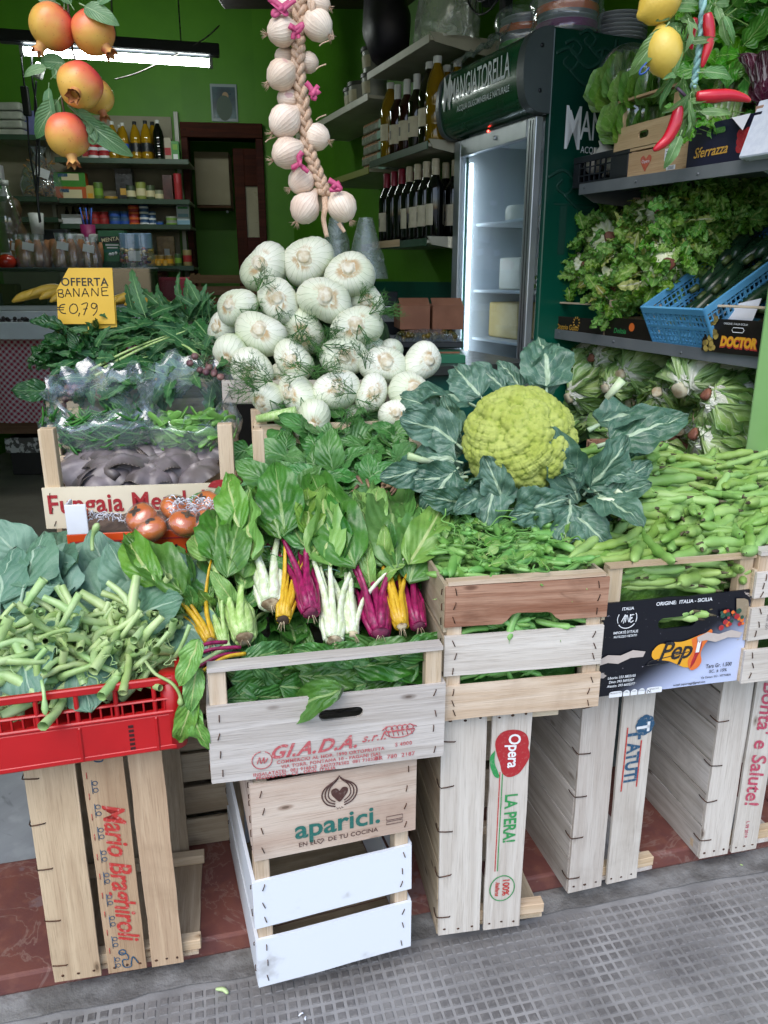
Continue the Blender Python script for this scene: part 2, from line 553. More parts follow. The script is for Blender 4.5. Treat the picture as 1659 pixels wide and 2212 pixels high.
WS0=V((SF.x,SF.y,0))+NW*0.34-DW*0.03
WS1=WS0+DW*3.6
b=MB()
wall('wall_side',WS0,WS1,1.28,3.4,0.15,M_green,-1)
wall('wall_side_dado',WS0,WS1,0,1.28,0.154,M_dgreen,-1)
wall('wall_return',WR1,WS0,0,3.4,0.12,M_green,-1)
wb=V((BK.x,BK.y,0))+BKN*0.05
ta=(Ppl(405,400,wb,BKN)-wb).dot(BKD);tb=(Ppl(560,400,wb,BKN)-wb).dot(BKD)
ztop=Ppl(480,300,wb,BKN).z
wall('wall_back',wb-BKD*4,wb+BKD*ta,0,3.4,0.14,M_green)
wall('wall_back_lintel',wb+BKD*ta,wb+BKD*tb,ztop,3.4,0.14,M_green)
wall('wall_back_corner',wb+BKD*tb,wb+BKD*(tb+1.2),0,3.4,0.14,M_green)
wall('wall_beyond',wb+BKD*(ta-1)+BKN*0.9,wb+BKD*(tb+1)+BKN*0.9,0,3.4,0.1,M_green)
wall('wall_left',(-2.85,1.2),(-2.85,7.5),0,3.4,0.15,M_green)
b=MB();b.grid(lambda a,c:V((-6+12*a,1.35+7*c,3.38)),2,2);struct(put('ceiling',b.mesh('ceiling',M_ceil,False)))
q=Ppl(480,8,(0,4.4,0),(0,1,0))
b=MB();b.box((q.x+1.45,4.3,q.z+0.18),(2.9,0.24,0.40));struct(put('ceiling_beam',b.mesh('ceiling_beam',M_beam,False,0.01)))
b=MB();b.box((0.9,0.45,4.7),(12,0.3,4.4),FR);struct(put('facade',b.mesh('facade',M_facade,False)))
pe=Pd(1632,782,1.93)
pe=pe-E2*0.11
b=MB();b.box((0.6,0.055,1.6),(1.2,0.11,3.2),frame((pe.x,pe.y,0),E1,E2,ZUP))
pil=put('pillar',b.mesh('pillar',M_pillar,False,0.012,2));struct(pil)
b=MB();b.box((-2.75,0.055,1.6),(1.0,0.11,3.2),frame((pe.x,pe.y,0),E1,E2,ZUP))
struct(put('pillar_left',b.mesh('pillar_left',M_pillar,False,0.012,2)))
W_pale=wood('poplar_pale','#cbbba4','#b9a488','#8d7358',0.45)
W_new=wood('poplar_new','#d5c3a8','#c4ad8e','#9d8163',0.3)
W_grey=wood('poplar_weathered','#c6c1bb','#aea79f','#7c736b',0.6)
W_tan=wood('poplar_tan','#c3ab8d','#b0967a','#80674f',0.5)
W_brown=wood('poplar_stained','#b3917a','#8c6550','#55392b',0.8,spots='#4a2a1b')
W_cream=wood('poplar_cream','#c9c3ba','#bab2a8','#8c7f73',0.45)
W_dull=wood('poplar_dull','#b3a48d','#9d8d75','#6b5a47',0.6)
W_dark=wood('poplar_dark_brown','#7a5c42','#6b4e37','#4a3423',0.5)  # darkest brown of the poplar tones
W_white=plain('white_board','#dde3ea','#b4b6b8',11,0.45,0.05,60,lo=.62,hi=.78)
W_pine=wood('pine_print','#d2c3b5','#c0aa9b','#8f7768',0.4,grain=0.35)
M_rust=plain('rusty_wire','#3a2a22','#5c3a27',60,0.6,0.2,metal=0.5)
M_wire=plain('wire_steel','#6d6a68','#4f4a47',60,0.45,0.1,metal=0.8)
def slat_mesh(L,W,Th,mat,seed,rag=0.0015,hole=None,notch=None):
 """board with slightly uneven edges; long axis X, width Y, thickness Z.
    hole (cx, cy, w, h): hand-hole cut through; notch (x0, x1, depth): bite out of the lower edge"""
 rr=random.Random(seed)
 n=max(4,int(L/0.05))
 xs=[-L/2+L*i/n for i in range(n+1)]
 if notch:
  xs=sorted(set(xs+[notch[0],notch[1]]+[notch[0]+(notch[1]-notch[0])*k/12 for k in range(13)]))
 if hole:
  xs=sorted(set([x for x in xs if abs(x-hole[0])>hole[2]/2+0.004]+[hole[0]+hole[2]/2*math.sin(PI/2*k/6)for k in range(-6,7)]))
 def ye(x,s):
  y=s*W/2+rag*mnoise.noise(V((x*22,seed*3.1+s*7,0)))
  if notch and s<0 and notch[0]<=x<=notch[1]:
   tt=(x-notch[0])/(notch[1]-notch[0])
   y+=notch[2]*smooth(0,0.22,min(tt,1-tt))
  return y
 warp=lambda x:0.0012*mnoise.noise(V((x*5,seed*1.7,4)))
 b=MB()
 cols=[]
 for x in xs:
  ys=[ye(x,-1),ye(x,1)]
  if hole and abs(x-hole[0])<=hole[2]/2+1e-6:
   dxr=hole[2]/2-hole[3]/2
   e=max(0.0,abs(x-hole[0])-dxr)
   hh=math.sqrt(max(0,(hole[3]/2)**2-e*e))
   ys=[ys[0],hole[1]-hh,hole[1]+hh,ys[1]]
  cols.append((x,ys))
 vs,fs=[],[]
 def vid(p):vs.append(p);return len(vs)-1
 idx=[]
 for x,ys in cols:
  w=warp(x)
  idx.append([(vid((x,y,-Th/2+w)),vid((x,y,Th/2+w)))for y in ys])
 def quad(a,b_,c,d):fs.append((a,b_,c,d))
 for i in range(len(idx)-1):
  A,B=idx[i],idx[i+1]
  if len(A)==4 and len(B)==4:prs=[(0,1,0,1),(2,3,2,3)]
  elif len(A)==4:prs=[(0,1,0,None),(2,3,None,1)]
  elif len(B)==4:prs=[(0,None,0,1),(None,1,2,3)]
  else:prs=[(0,1,0,1)]
  if len(prs)==2 and(len(A)!=4 or len(B)!=4):
   if len(A)==4:lo,hi=(A[0],B[0],B[1],A[3]),None
   a0,a1=A[0],A[-1];b0,b1=B[0],B[-1]
   quad(a0[1],b0[1],b1[1],a1[1]);quad(a0[0],a1[0],b1[0],b0[0])
  else:
   for p,q_,r_,s_ in prs:
    a0,a1,b0,b1=A[p],A[q_],B[r_],B[s_]
    quad(a0[1],b0[1],b1[1],a1[1]);quad(a0[0],a1[0],b1[0],b0[0])
   if len(A)==4:
    quad(A[1][0],B[1][0],B[1][1],A[1][1]);quad(A[2][0],A[2][1],B[2][1],B[2][0])
  quad(A[0][0],B[0][0],B[0][1],A[0][1]);quad(A[-1][0],A[-1][1],B[-1][1],B[-1][0])
 A=idx[0];quad(A[0][0],A[0][1],A[-1][1],A[-1][0])
 A=idx[-1];quad(A[0][0],A[-1][0],A[-1][1],A[0][1])
 b.add(vs,fs)
 return b.mesh('slat',mat,False)
def post_mesh(a,c,h,mat):
 return cached(('post',a,c,round(h,4),mat.name),lambda:MB().box((0,0,0),(h,a,c)).mesh('post',mat,False,0.0012))
def staple_mesh():
 return cached('staple',lambda:MB().tube([(-0.006,0,-0.001),(-0.0055,0,0.0012),(0.0055,0,0.0012),(0.006,0,-0.001)],0.0009,5).mesh('staple',M_rust))
class Crate:
 """wooden crate; local X = length, Y = width, Z = up, origin at the middle of the bottom"""
 def __init__(s,name,label,M,L,W,H,group=None,cat='crate'):
  s.M,s.L,s.W,s.H=M,L,W,H
  s.root=thing(name,label,cat,M@V((0,0,0)),group)
  s.seed=sum(ord(c)for c in label)
 def piece(s,name,me,Ml):
  return put(name,me,s.M@Ml,s.root)
 def side_frame(s,side,along,z,off):
  """frame on a side's outer face: X along the face, Y up, Z outwards"""
  W,L=s.W,s.L
  if side=='-y':return frame((along,-W/2-off,z),(1,0,0),(0,0,1),(0,-1,0))
  if side=='+y':return frame((-along,W/2+off,z),(-1,0,0),(0,0,1),(0,1,0))
  if side=='+x':return frame((L/2+off,along,z),(0,1,0),(0,0,1),(1,0,0))
  return frame((-L/2-off,-along,z),(0,-1,0),(0,0,1),(-1,0,0))
 def slats(s,side,spec,th=0.006,staple=2,ext=0.0,out=0.0,name='slat'):
  """spec: (z0, z1, material[, hole/notch dict])"""
  full=s.L if side[1]=='y' else s.W
  r=[]
  for q in spec:
   z0,z1,m=q[:3];kw=q[3]if len(q)>3 else{}
   s.seed+=7
   rr=random.Random(s.seed)
   me=slat_mesh(full+ext+rr.uniform(-.002,.002),z1-z0,th,m,s.seed,**kw)
   M=s.side_frame(side,rr.uniform(-.001,.001),(z0+z1)/2,th/2+out)@RZ(rr.uniform(-.011,.011))
   o=s.piece(name,me,M);r.append(o)
   for e in(-1,1):
    for k in range(staple):
     zz=z0+(z1-z0)*(k+0.5)/staple+rr.uniform(-.004,.004)
     Ms=s.side_frame(side,e*(full/2-0.013+rr.uniform(-.003,.003)),zz,th+out+0.0004)
     puts('staple',staple_mesh(),s.M@Ms@RZ(PI/2+rr.uniform(-.5,.5)*0.9),o)
  return r
 def posts(s,a=0.028,c=0.02,h=None,mat=None,inset=0.0):
  h=h or s.H
  for sx in(-1,1):
   for sy in(-1,1):
    M=T(sx*(s.L/2-a/2-inset),sy*(s.W/2-c/2-inset),h/2)@RY(-PI/2)@RZ(PI/2)
    s.piece('post',post_mesh(a,c,h,mat or W_pale),M@RZ(-PI/2)if False else T(sx*(s.L/2-a/2-inset-.0005),sy*(s.W/2-c/2-inset-.0005),h/2)@frame((0,0,0),(0,0,1),(1,0,0),(0,1,0)))
 def bottom(s,n=4,th=0.005,mat=None,gap=0.012,along='x'):
  full=s.W if along=='x' else s.L
  w=(full-gap*(n-1))/n
  for k in range(n):
   s.seed+=3
   c=-full/2+w/2+k*(w+gap)
   me=slat_mesh((s.L if along=='x' else s.W)-0.002,w,th,mat or W_pale,s.seed)
   M=T(0,c,th/2)if along=='x' else T(c,0,th/2)@RZ(PI/2)
   s.piece('bottom_board',me,M)
 def rail(s,side,z,w=0.018,th=0.006,mat=None):
  """thin board lying flat across the tops of two posts"""
  s.seed+=5
  full=s.L if side[1]=='y' else s.W
  me=slat_mesh(full,w,th,mat or W_pale,s.seed)
  M=s.side_frame(side,0,z+th/2+0.0008,-w/2+0.004)@RX(-PI/2)
  return s.piece('top_rail',me,M)
 def text(s,side,me,along,z,rot=0.0,th=0.006,name='lettering',k=1.0,part=None):
  M=s.M@s.side_frame(side,along,z,th+0.0016)@RZ(rot)@SC(k)
  return puts(name,me,M,part)if part is not None else put(name,me,M,s.root)
def crate_frame(A,ang,L,W,z):
 """crate lying flat, front face (-Y side, length W along the front) with its front left bottom corner at A"""
 x=V((math.cos(R(ang)),math.sin(R(ang)),0));y=V((-x.y,x.x,0))
 o=V((A[0],A[1],z))+x*(L/2)+y*(W/2)
 return frame(o,x,y,ZUP)
def stand_frame(A,ang,L,W,H,z):
 """crate standing on its end: long side to the front, open side to the right. A = front left bottom corner"""
 r=V((math.cos(R(ang)),math.sin(R(ang)),0));f=V((r.y,-r.x,0))
 o=V((A[0],A[1],z))+ZUP*(L/2)-f*(W/2)
 return frame(o,ZUP,f,r)
I_red=ink('ink_red','#b5352f',0.35);I_blue=ink('ink_blue','#27506e',0.35);I_green=ink('ink_green','#2c8a4a',0.2)
I_brown=ink('ink_brown','#4a2d28',0.15);I_teal=ink('ink_teal','#22655c',0.1);I_black=ink('ink_black','#17181c',0.1)
I_white=ink('ink_white','#dfe3e6',0.1);I_mag=ink('ink_magenta','#b3455c',0.4);I_redw=ink('ink_red_worn','#b2565a',0.55)
I_yel=ink('ink_yellow','#dda024',0.05);I_org=ink('ink_orange','#d96d2a',0.05);I_crim=ink('ink_crimson','#a3242a',0.1)
I_gold=ink('ink_gold','#c79a3c',0.1)
ZS=0.0555
def standing(label,A,ang,L,W,H,slats_y,n_bot,mats,wires=True,endh=None):
 c=Crate('wooden_crate',label,stand_frame(A,ang,L,W,H,ZS),L,W,H)
 mS,mB=mats
 fr_=c.slats('+y',slats_y,staple=0)
 c.slats('-y',[(q[0],q[1],mB)for q in slats_y],staple=0)
 c.slats('+x',[(0.006,(endh or H)*0.98,mB)],th=0.008,staple=0,ext=-0.014,out=-0.009)
 c.slats('-x',[(0.006,(endh or H)*0.98,mB,dict(hole=(0.0,0.03,0.075,0.022)))],th=0.008,staple=0,ext=-0.014,out=-0.009)
 c.posts(0.022,0.022,(endh or H),W_new,0.009)
 c.bottom(n_bot,0.005,mB,0.004,along='y' if n_bot>4 else 'x')
 if wires:
  rr=random.Random(c.seed)
  wm=cached('wire_stitch',lambda:MB().tube([(-0.012,0,0.0005),(-0.002,0.0004,0.0022),(0.012,0,0.0015),(0.014,0,-0.001)],0.0011,5).mesh('wire_stitch',M_rust))
  for k in range(5):
   zz=-L/2+L*(k+0.45)/5+rr.uniform(-.01,.01)
   M=frame((zz,W/2+0.0062,0.011),(0,0,1),(1,0,0),(0,1,0))
   put('wire_stitch',wm,c.M@M@RZ(rr.uniform(-.15,.15)),c.root)
   M=frame((zz,W/2-0.008,-0.0012),(0,1,0),(1,0,0),(0,0,-1))
   put('wire_stitch',wm,c.M@M,c.root)
 nm=cached('nail',lambda:MB().lathe([(0.0028,0),(0.0025,0.0008),(0.0001,0.0012)],8).mesh('nail',M_rust))
 rr=random.Random(c.seed+1)
 for q in slats_y:
  for e in(-1,1):
   for k in range(3):
    zz=q[0]+(q[1]-q[0])*(k+.5)/3
    M=frame((e*(L/2-0.014+rr.uniform(-.002,.002)),W/2+0.0062,zz),(0,0,1),(1,0,0),(0,1,0))
    put('nail',nm,c.M@M@SC(rr.uniform(.8,1.5),rr.uniform(.6,1),1),c.root)
 return c,fr_
def vtext(c,me,x,z,part=None,name='lettering'):
 """lettering on the front of a standing crate, reading downwards"""
 M=c.M@frame((x,c.W/2+0.0072,z),(-1,0,0),(0,0,1),(0,1,0))
 return puts(name,me,M,part)if part is not None else put(name,me,M,c.root)
A=Pz(122,2116,ZS)
mario,mf=standing('tan wooden crate on end with red cursive lettering, under the red plastic crate',A,11,0.497,0.27,0.262,[(0.0,0.082,W_tan),(0.094,0.162,W_tan),(0.171,0.228,W_tan)],6,(W_tan,W_dull))
vtext(mario,text_mesh('Mario Braghiroli',0.052,I_red,0.0009,0.35,0.95,0.92),-0.025,0.135,mf[1])
b=MB()
for k in range(9):
 x=0.16-k*0.048
 for dx in(-0.007,0.007):
  ring=arc(0,0,0.0042,0,360,10)
  b.tube([(p[0]+dx-x,p[1]+0.006,0)for p in ring],0.0007,4)
 b.tube([(-x-0.014,0.001,0),(-x+0.014,0.001,0)],0.0007,4)
me=b.mesh('train_drawing',I_blue);me.transform(Matrix.Diagonal((1,1,0.4,1)))
vtext(mario,me,0.0,0.106,mf[1],'train_drawing')
b=MB()
for k in range(10):
 x=-0.19+k*0.042
 b.tube([(x,0,0),(x+0.013,0,0)],0.0008,4)
me=b.mesh('dash_line',I_red);me.transform(Matrix.Diagonal((1,1,0.4,1)))
vtext(mario,me,0.0,0.1005,mf[1],'dash_line')
b=MB();b.tube(sm([(-.03,0,0),(-.024,.012,0),(-.012,.013,0),(-.012,.003,0),(0.004,.004,0),(.006,.016,0),(-.004,.018,0),(-.016,.022,0),(.0,.03,0)]),0.0013,4)
b.tube(arc(-.03,.004,.006,0,360)and[(p[0],p[1],0)for p in arc(-.03,.004,.006,0,360)],0.0013,4)
me=b.mesh('engine_drawing',I_blue);me.transform(Matrix.Diagonal((1,1,0.3,1)))
vtext(mario,me,0.215,0.112,mf[1],'engine_drawing');vtext(mario,me,-0.232,0.118,mf[1],'engine_drawing')
A=Pz(943,2017,ZS)
opera,of=standing('cream wooden crate on end with red pear badge and green lettering, below the pea crate',A,9,0.497,0.28,0.225,[(0.0,0.084,W_cream),(0.093,0.168,W_cream)],6,(W_cream,W_dull),endh=0.225)
z0=0.131
b=MB();b.prism(sm2([(0.0,.03),(.02,.034),(.045,.022),(.056,.012),(.06,-.004),(.05,-.017),(.03,-.022),(.005,-.03),(-.02,-.033),(-.038,-.02),(-.04,.005),(-.03,.024),(-.012,.031),(0,.03)],4)[::-1],0.0004)
vtext(opera,b.mesh('pear_badge',I_crim,False),0.165,z0+0.002,of[1],'pear_badge')
b=MB();b.prism(sm2([(-.005,-.033),(.02,-.033),(.04,-.026),(.054,-.022),(.05,-.032),(.03,-.04),(.008,-.042),(-.005,-.033)],4),0.0006)
vtext(opera,b.mesh('leaf_mark',I_green,False),0.16,z0+.002,of[1],'leaf_mark')
me=text_mesh('Opera',0.032,I_white,0.0006,0.1,0.95,0.9);me.transform(T(0,0,0.0008));vtext(opera,me,0.162,z0+.004,of[1])
vtext(opera,text_mesh('LA PERA!',0.034,I_green,0.0009,0,1.0,0.82),0.012,z0+0.004,of[1])
for dz,m_ in((-0.0195,I_red),(-0.0145,I_green)):
 b=MB();b.box((0,0,0),(0.225,0.0017,0.0006));vtext(opera,b.mesh('stripe',m_,False),0.005,z0+dz,of[1],'stripe')
b=MB();b.tube([(p[0],p[1],0)for p in arc(0,0,.03,10,380,24,.025)],0.0013,4);me=b.mesh('ring_mark',I_green);me.transform(SC(1,1,.3))
vtext(opera,me,-0.15,z0-.003,of[1],'ring_mark')
vtext(opera,text_mesh('100%',0.019,I_red,0.0005),-0.148,z0+0.004,of[1]);vtext(opera,text_mesh('Italiana',0.012,I_red,0.0003,0.4),-0.15,z0-0.013,of[1])
A=Pz(1223,1925,ZS)
tatuti,tf=standing('cream wooden crate on end with blue tree mark, below the bean crate',A,15,0.497,0.28,0.22,[(0.0,0.078,W_cream),(0.09,0.162,W_cream)],6,(W_cream,W_grey),endh=0.215)
z0=0.126
vtext(tatuti,text_mesh('ATUTI',0.042,I_blue,0.0014,0,1.0,0.78),0.05,z0-0.006,tf[1])
b=MB()
for k in range(8):
 a_=k*PI/4;b.add(*[(lambda P_:([V((x,y,0.0002+.00002*k))for x,y in P_],[tuple(range(len(P_)))]))(arc(0.013*math.cos(a_),0.011*math.sin(a_),0.011,0,345,12))][0])
b.prism([(-.012,-.012),(.012,-.012),(.012,.012),(-.012,.012)],.0004)
vtext(tatuti,b.mesh('tree_mark',I_blue,False),0.135,z0+0.016,tf[1],'tree_mark')
b=MB();b.box((0,0,0),(.006,.03,.0006));b.box((0,.012,0),(.022,.006,.0006));me=b.mesh('trunk_mark',I_white,False);me.transform(T(0,0,.0008)@RZ(0))
vtext(tatuti,me,0.131,z0+0.012,tf[1],'trunk_mark')
vtext(tatuti,text_mesh('T',0.042,I_blue,0.0014),0.117,z0-0.008,tf[1])
for dz,xx in((-0.023,0.06),(0.012,0.045)):
 b=MB();b.box((0,0,0),(0.15 if dz<0 else .11,0.0026,0.0006));vtext(tatuti,b.mesh('stripe',I_red,False),xx,z0+dz,tf[1],'stripe')
A=Pz(1506,1851,ZS)
bonta,bf=standing('cream wooden crate on end with red brush lettering at the right edge',A,13,0.497,0.28,0.22,[(0.0,0.073,W_cream),(0.082,0.146,W_cream)],6,(W_cream,W_grey),endh=0.22)
vtext(bonta,text_mesh("Bonta' e Salute!",0.052,I_mag,0.0008,0.25,1.0,0.95),0.03,0.113,bf[1])
vtext(bonta,text_mesh('L 09 2019',0.011,I_mag,0.0002),-0.19,0.113,bf[1])
A2=Pz(1506,1851,ZS)+E1*0.33
standing('cream wooden crate on end, last of the row at the far right',A2,13,0.497,0.28,0.22,[(0.0,0.073,W_cream),(0.082,0.146,W_cream)],6,(W_cream,W_grey),endh=0.22)
A=Pz(565,2131,ZS);wc_ang=18.5
ZA=Pd(556,1862,A.y).z
white=Crate('wooden_crate','white painted slatted crate standing at the bottom of the centre stack',crate_frame(A,wc_ang,0.285,0.38,ZS),0.285,0.38,ZA-ZS)
hh=white.H
for sd_ in('-y','+y','-x','+x'):
 fr_=white.slats(sd_,[(0.004,hh*0.40,W_white),(hh*0.50,hh*0.86,W_white)],staple=3 if sd_=='-y' else 2,ext=0.011 if sd_[1]=='y' else 0.0)
white.posts(0.026,0.03,hh-0.001,W_pale)
white.bottom(3,0.004,W_dull,0.006)
ap_ang=16.5
Aa=Pd(556,1862,A.y+0.003)
ZG=0.5
aparici=Crate('wooden_crate','pale pine box with brown onion mark and teal lettering, stacked on the white crate',crate_frame(Aa,ap_ang,0.283,0.37,ZA+0.0005),0.283,0.37,ZG-ZA-0.012)
ha=aparici.H
aps={}
for sd_ in('-y','+y','-x','+x'):
 if sd_=='-x':
  aps[sd_]=aparici.slats(sd_,[(0.003,ha*0.62,W_pine),(ha*0.66,ha,W_pine)],staple=3)
 else:
  aps[sd_]=aparici.slats(sd_,[(0.003,ha,W_pine)],staple=4,ext=0.011 if sd_[1]=='y' else 0.0)
aparici.posts(0.024,0.024,ha-0.001,W_pale)
aparici.bottom(3,0.004,W_dull,0.004)
def onion_mark(k=1.0):
 b=MB()
 for f,w in((1.0,0.0016),(0.82,0.0015),(0.64,0.0013)):
  for s_ in(-1,1):
   b.tube(sm([(0,.034,0),(s_*.006*f,.026,0),(s_*.026*f,.012,0),(s_*.031*f,-.004,0),(s_*.023*f,-.02*f,0),(s_*.008,-.0275*f,0)]),[w*.4]*4+[w]*27,4)
 heart=sm2([(0,.006),(.006,.0125),(.014,.010),(.0145,.002),(.008,-.008),(0,-.016),(-.008,-.008),(-.0145,.002),(-.014,.010),(-.006,.0125),(0,.006)],4)
 b.add([(x,y-.003,0.0006)for x,y in heart],[tuple(range(len(heart)))[::-1]])
 b.tube([(-.006,-.03,0),(-.003,-.034,0),(-.001,-.03,0),(.001,-.034,0),(.003,-.03,0),(.006,-.033,0)],0.0006,4)
 me=b.mesh('onion_mark',I_brown);me.transform(SC(k,k,.3));return me
fp=aps['-y'][0]
aparici.text('-y',onion_mark(1.0),0.005,ha*0.73,0,name='onion_mark',part=fp)
aparici.text('-y',text_mesh('aparici.',0.052,I_teal,0.001,0,1.0,1.05),0.002,ha*0.325,0,part=fp)
aparici.text('-y',text_mesh('EN EL     DE TU COCINA',0.0125,I_brown,0.0001,0.0,1.05),0.002,ha*0.13,0,part=fp)
hrt=sm2([(0,.002),(.003,.0045),(.006,.002),(.003,-.002),(0,-.005),(-.003,-.002),(-.006,.002),(-.003,.0045),(0,.002)],4)
aparici.text('-y',stroke_mesh([hrt],0.0006,I_brown),-0.031,ha*0.13,0,name='heart_mark',part=fp)
for k,(dx,dy,w_,h_)in enumerate(((0,.008,.03,.008),(0,-.002,.03,.006))):
 bb=[[(-w_/2,-h_/2),(w_/2,-h_/2),(w_/2,h_/2),(-w_/2,h_/2),(-w_/2,-h_/2)]]
 aparici.text('-y',stroke_mesh(bb,0.0004,I_brown),0.105+dx,ha*0.2+dy,0,name='stamp',part=fp)
aparici.text('-x',onion_mark(1.9),-0.10,ha*0.42,0,name='onion_mark',part=aps['-x'][0])
A=Pz(465,1692,ZG);gi_ang=12.0;GW,GD=0.386,0.33
GH=Pd(447,1452,A.y).z-ZG
giada=Crate('wooden_crate','weathered grey wooden crate with red stamp and hand hole, full of rainbow chard',crate_frame(A,gi_ang,GW,GD,ZG),GW,GD,GH)
g1=giada.slats('-y',[(0.002,GH*0.70,W_grey,dict(hole=(0.018,0.034,0.075,0.021)))],staple=4,ext=0.01)
giada.slats('+y',[(0.002,GH*0.70,W_grey)],staple=0)
giada.slats('-x',[(0.002,GH*0.40,W_grey),(GH*0.45,GH*0.68,W_grey)],staple=2)
giada.slats('+x',[(0.002,GH*0.40,W_grey),(GH*0.45,GH*0.68,W_grey)],staple=2)
giada.posts(0.028,0.022,GH-0.001,W_pale)
giada.rail('-y',GH-0.001,0.026,0.007,W_grey);giada.rail('+y',GH-0.001,0.026,0.007,W_grey)
giada.bottom(4,0.006,W_grey,0.01)
gz=GH*0.70/2
giada.text('-y',text_mesh('GI.A.D.A.',0.034,I_redw,0.001,0.45,1.1,1.0),-0.03,gz-0.022,0.02,part=g1[0])
giada.text('-y',text_mesh('s.r.l.',0.022,I_redw,0.0003,0.45,1.1),0.073,gz-0.016,0.02,part=g1[0])
for tx,dx,dz,sz in(('COMMERCIO AL MOR. 1990 ORTOFRUTTA',0.0,-.041,.0088),('VIA TORR. FONTANA 10 - PAGANI (SA)',.0,-.0505,.0088),('TEL. 081 918543  5407/376202  081 7103202',-.002,-.0595,.0085),('PRODOTTO - CE - ORIG. ITALIA',-.06,-.067,.0085),('INSALATA',-.11,-.0605,.0085),('BR  780  2187',.11,-.058,.011),('S 4000',.125,-.036,.010)):
 giada.text('-y',text_mesh(tx,sz,I_redw,0.0002,0,1.1),dx,gz+dz,0.01,part=g1[0])
giada.text('-y',stroke_mesh([arc(0,0,.0165,95,430,20),sm2([(-.008,-.006),(-.004,.006),(-.002,-.006),(.003,.005),(.003,-.006),(.009,.003),(.006,-.004)])],0.0009,I_redw),-0.115,gz-0.034,0,name='round_stamp',part=g1[0])
giada.text('-y',stroke_mesh([arc(0,0,.026,180,360,14,.014),[(-.026,0),(.026,0)]]+[arc(-.018+.009*k,.004,.006,0,360,8)for k in range(5)]+[[(-.02+.008*k,-.002),(-.018+.008*k,-.010)]for k in range(6)]+[[(.02,.008),(.03,.004)],[(-.022,.01),(-.03,.003)]],0.0009,I_redw),0.118,gz-0.008,0,name='basket_stamp',part=g1[0])
A=Pz(960,1556,0.5545);PW,PD_=0.278,0.42
PH=Pd(960,1262,A.y).z-0.5545
pea=Crate('wooden_crate','three-slat wooden crate with brown stained top board, full of pea pods',crate_frame(A,9.6,PW,PD_,0.5545),PW,PD_,PH)
pea.slats('-y',[(0.003,PH*0.27,W_pale),(PH*0.345,PH*0.635,W_cream),(PH*0.70,PH*0.985,W_brown,dict(notch=(-0.045,0.06,0.018)))],staple=3,ext=0.01)
pea.slats('+y',[(0.003,PH*0.27,W_pale),(PH*0.345,PH*0.635,W_pale),(PH*0.70,PH*0.985,W_pale)],staple=0)
for sd_ in('-x','+x'):
 pea.slats(sd_,[(0.003,PH*0.33,W_dull),(PH*0.37,PH*0.63,W_dull),(PH*0.66,PH*0.99,W_dull)],staple=3)
pea.posts(0.026,0.022,PH-0.002,W_pale);pea.rail('-y',PH-0.003,0.022,0.006,W_pale)
pea.bottom(3,0.006,W_dull,0.01)
A=Pz(1290,1505,0.5545);BW,BD=0.292,0.42
BH=Pd(1300,1228,A.y).z-0.5545
bean=Crate('wooden_crate','tall crate with torn black printed front panel, full of broad beans',crate_frame(A,11.9,BW,BD,0.5545),BW,BD,BH)
M_pepi=None
def mk_pepi():
 t=NT('pepi_print')
 v=t.n('TexCoord').outputs['Object']
 s=t.n('SeparateXYZ',{0:v})
 d=t.math('SUBTRACT',t.math('MULTIPLY',s.outputs[0],0.62),s.outputs[1])
 f=t.ramp(d,0.01,0.115)
 c=t.mix(f,col('#0b0d18'),col('#b9c4e2'))
 tear=t.noise(t.coord('Object',(1,2.2,1),False),24.0,5,0.6,0.5)
 edge=t.ramp(t.math('ABSOLUTE',s.outputs[0]),0.10,0.15,0.0,0.12)
 c=t.mix(t.ramp(t.math('ADD',tear,edge),0.735,0.75),c,col('#a9a099'))
 sc_=t.noise(t.coord('Object',(1,1,1),False),140.0,3)
 c=t.mix(t.ramp(sc_,0.7,0.74,0,0.6),c,col('#9a97a0'))
 t.set_p(base=c,rough=0.35,normal=t.bump(tear,0.15,0.002));return t.mat
M_pepi=mk_pepi()
W_rim=wood('hardboard','#7a5744','#6b4a39','#4a3226',0.5)
ph=BH*0.745
pz=ph/2+0.002
pp=bean.slats('-y',[(0.002,ph,M_pepi,dict(hole=(0.0,0.043,0.078,0.022),rag=0.002))],th=0.004,staple=0,ext=0.008,name='printed_panel')[0]
bean.slats('+y',[(0.002,ph,W_rim)],th=0.004,staple=0)
for sd_ in('-x','+x'):
 bean.slats(sd_,[(0.003,BH*0.30,W_brown),(BH*0.36,BH*0.62,W_brown),(BH*0.68,BH*0.80,W_pale)],staple=2)
bean.posts(0.028,0.02,BH-0.001,W_pale);bean.rail('-y',BH-0.001,0.02,0.005,W_pale);bean.rail('+y',BH-0.001,0.02,0.005,W_pale)
bean.bottom(3,0.005,W_brown,0.006)
bt=lambda me,x,z,name='lettering',rot=0.0:bean.text('-y',me,x,z,rot,th=0.004,name=name,part=pp)
I_torn=ink('torn_card','#b9aea6',0.3)
sic=sm2([(-.058,.012),(-.05,.022),(-.04,.026),(-.03,.024),(-.018,.027),(0,.026),(.018,.03),(.035,.036),(.05,.040),(.058,.046),(.062,.04),(.056,.026),(.047,.012),(.043,-.002),(.047,-.018),(.042,-.03),(.030,-.036),(.022,-.030),(.012,-.028),(-.004,-.020),(-.02,-.012),(-.036,-.008),(-.05,-.006),(-.058,.002),(-.058,.012)],3)
b=MB();b.add([(x,y,0)for x,y in sic],[tuple(range(len(sic)))[::-1]])
bt(b.mesh('island_shape',I_yel,False),0.012,pz-0.024,'island_shape')
sic2=sm2([(.02,.0295),(.035,.036),(.05,.040),(.058,.046),(.062,.04),(.056,.026),(.047,.012),(.043,-.002),(.047,-.018),(.042,-.03),(.030,-.036),(.022,-.030),(.018,-.014),(.026,.004),(.02,.0295)],3)
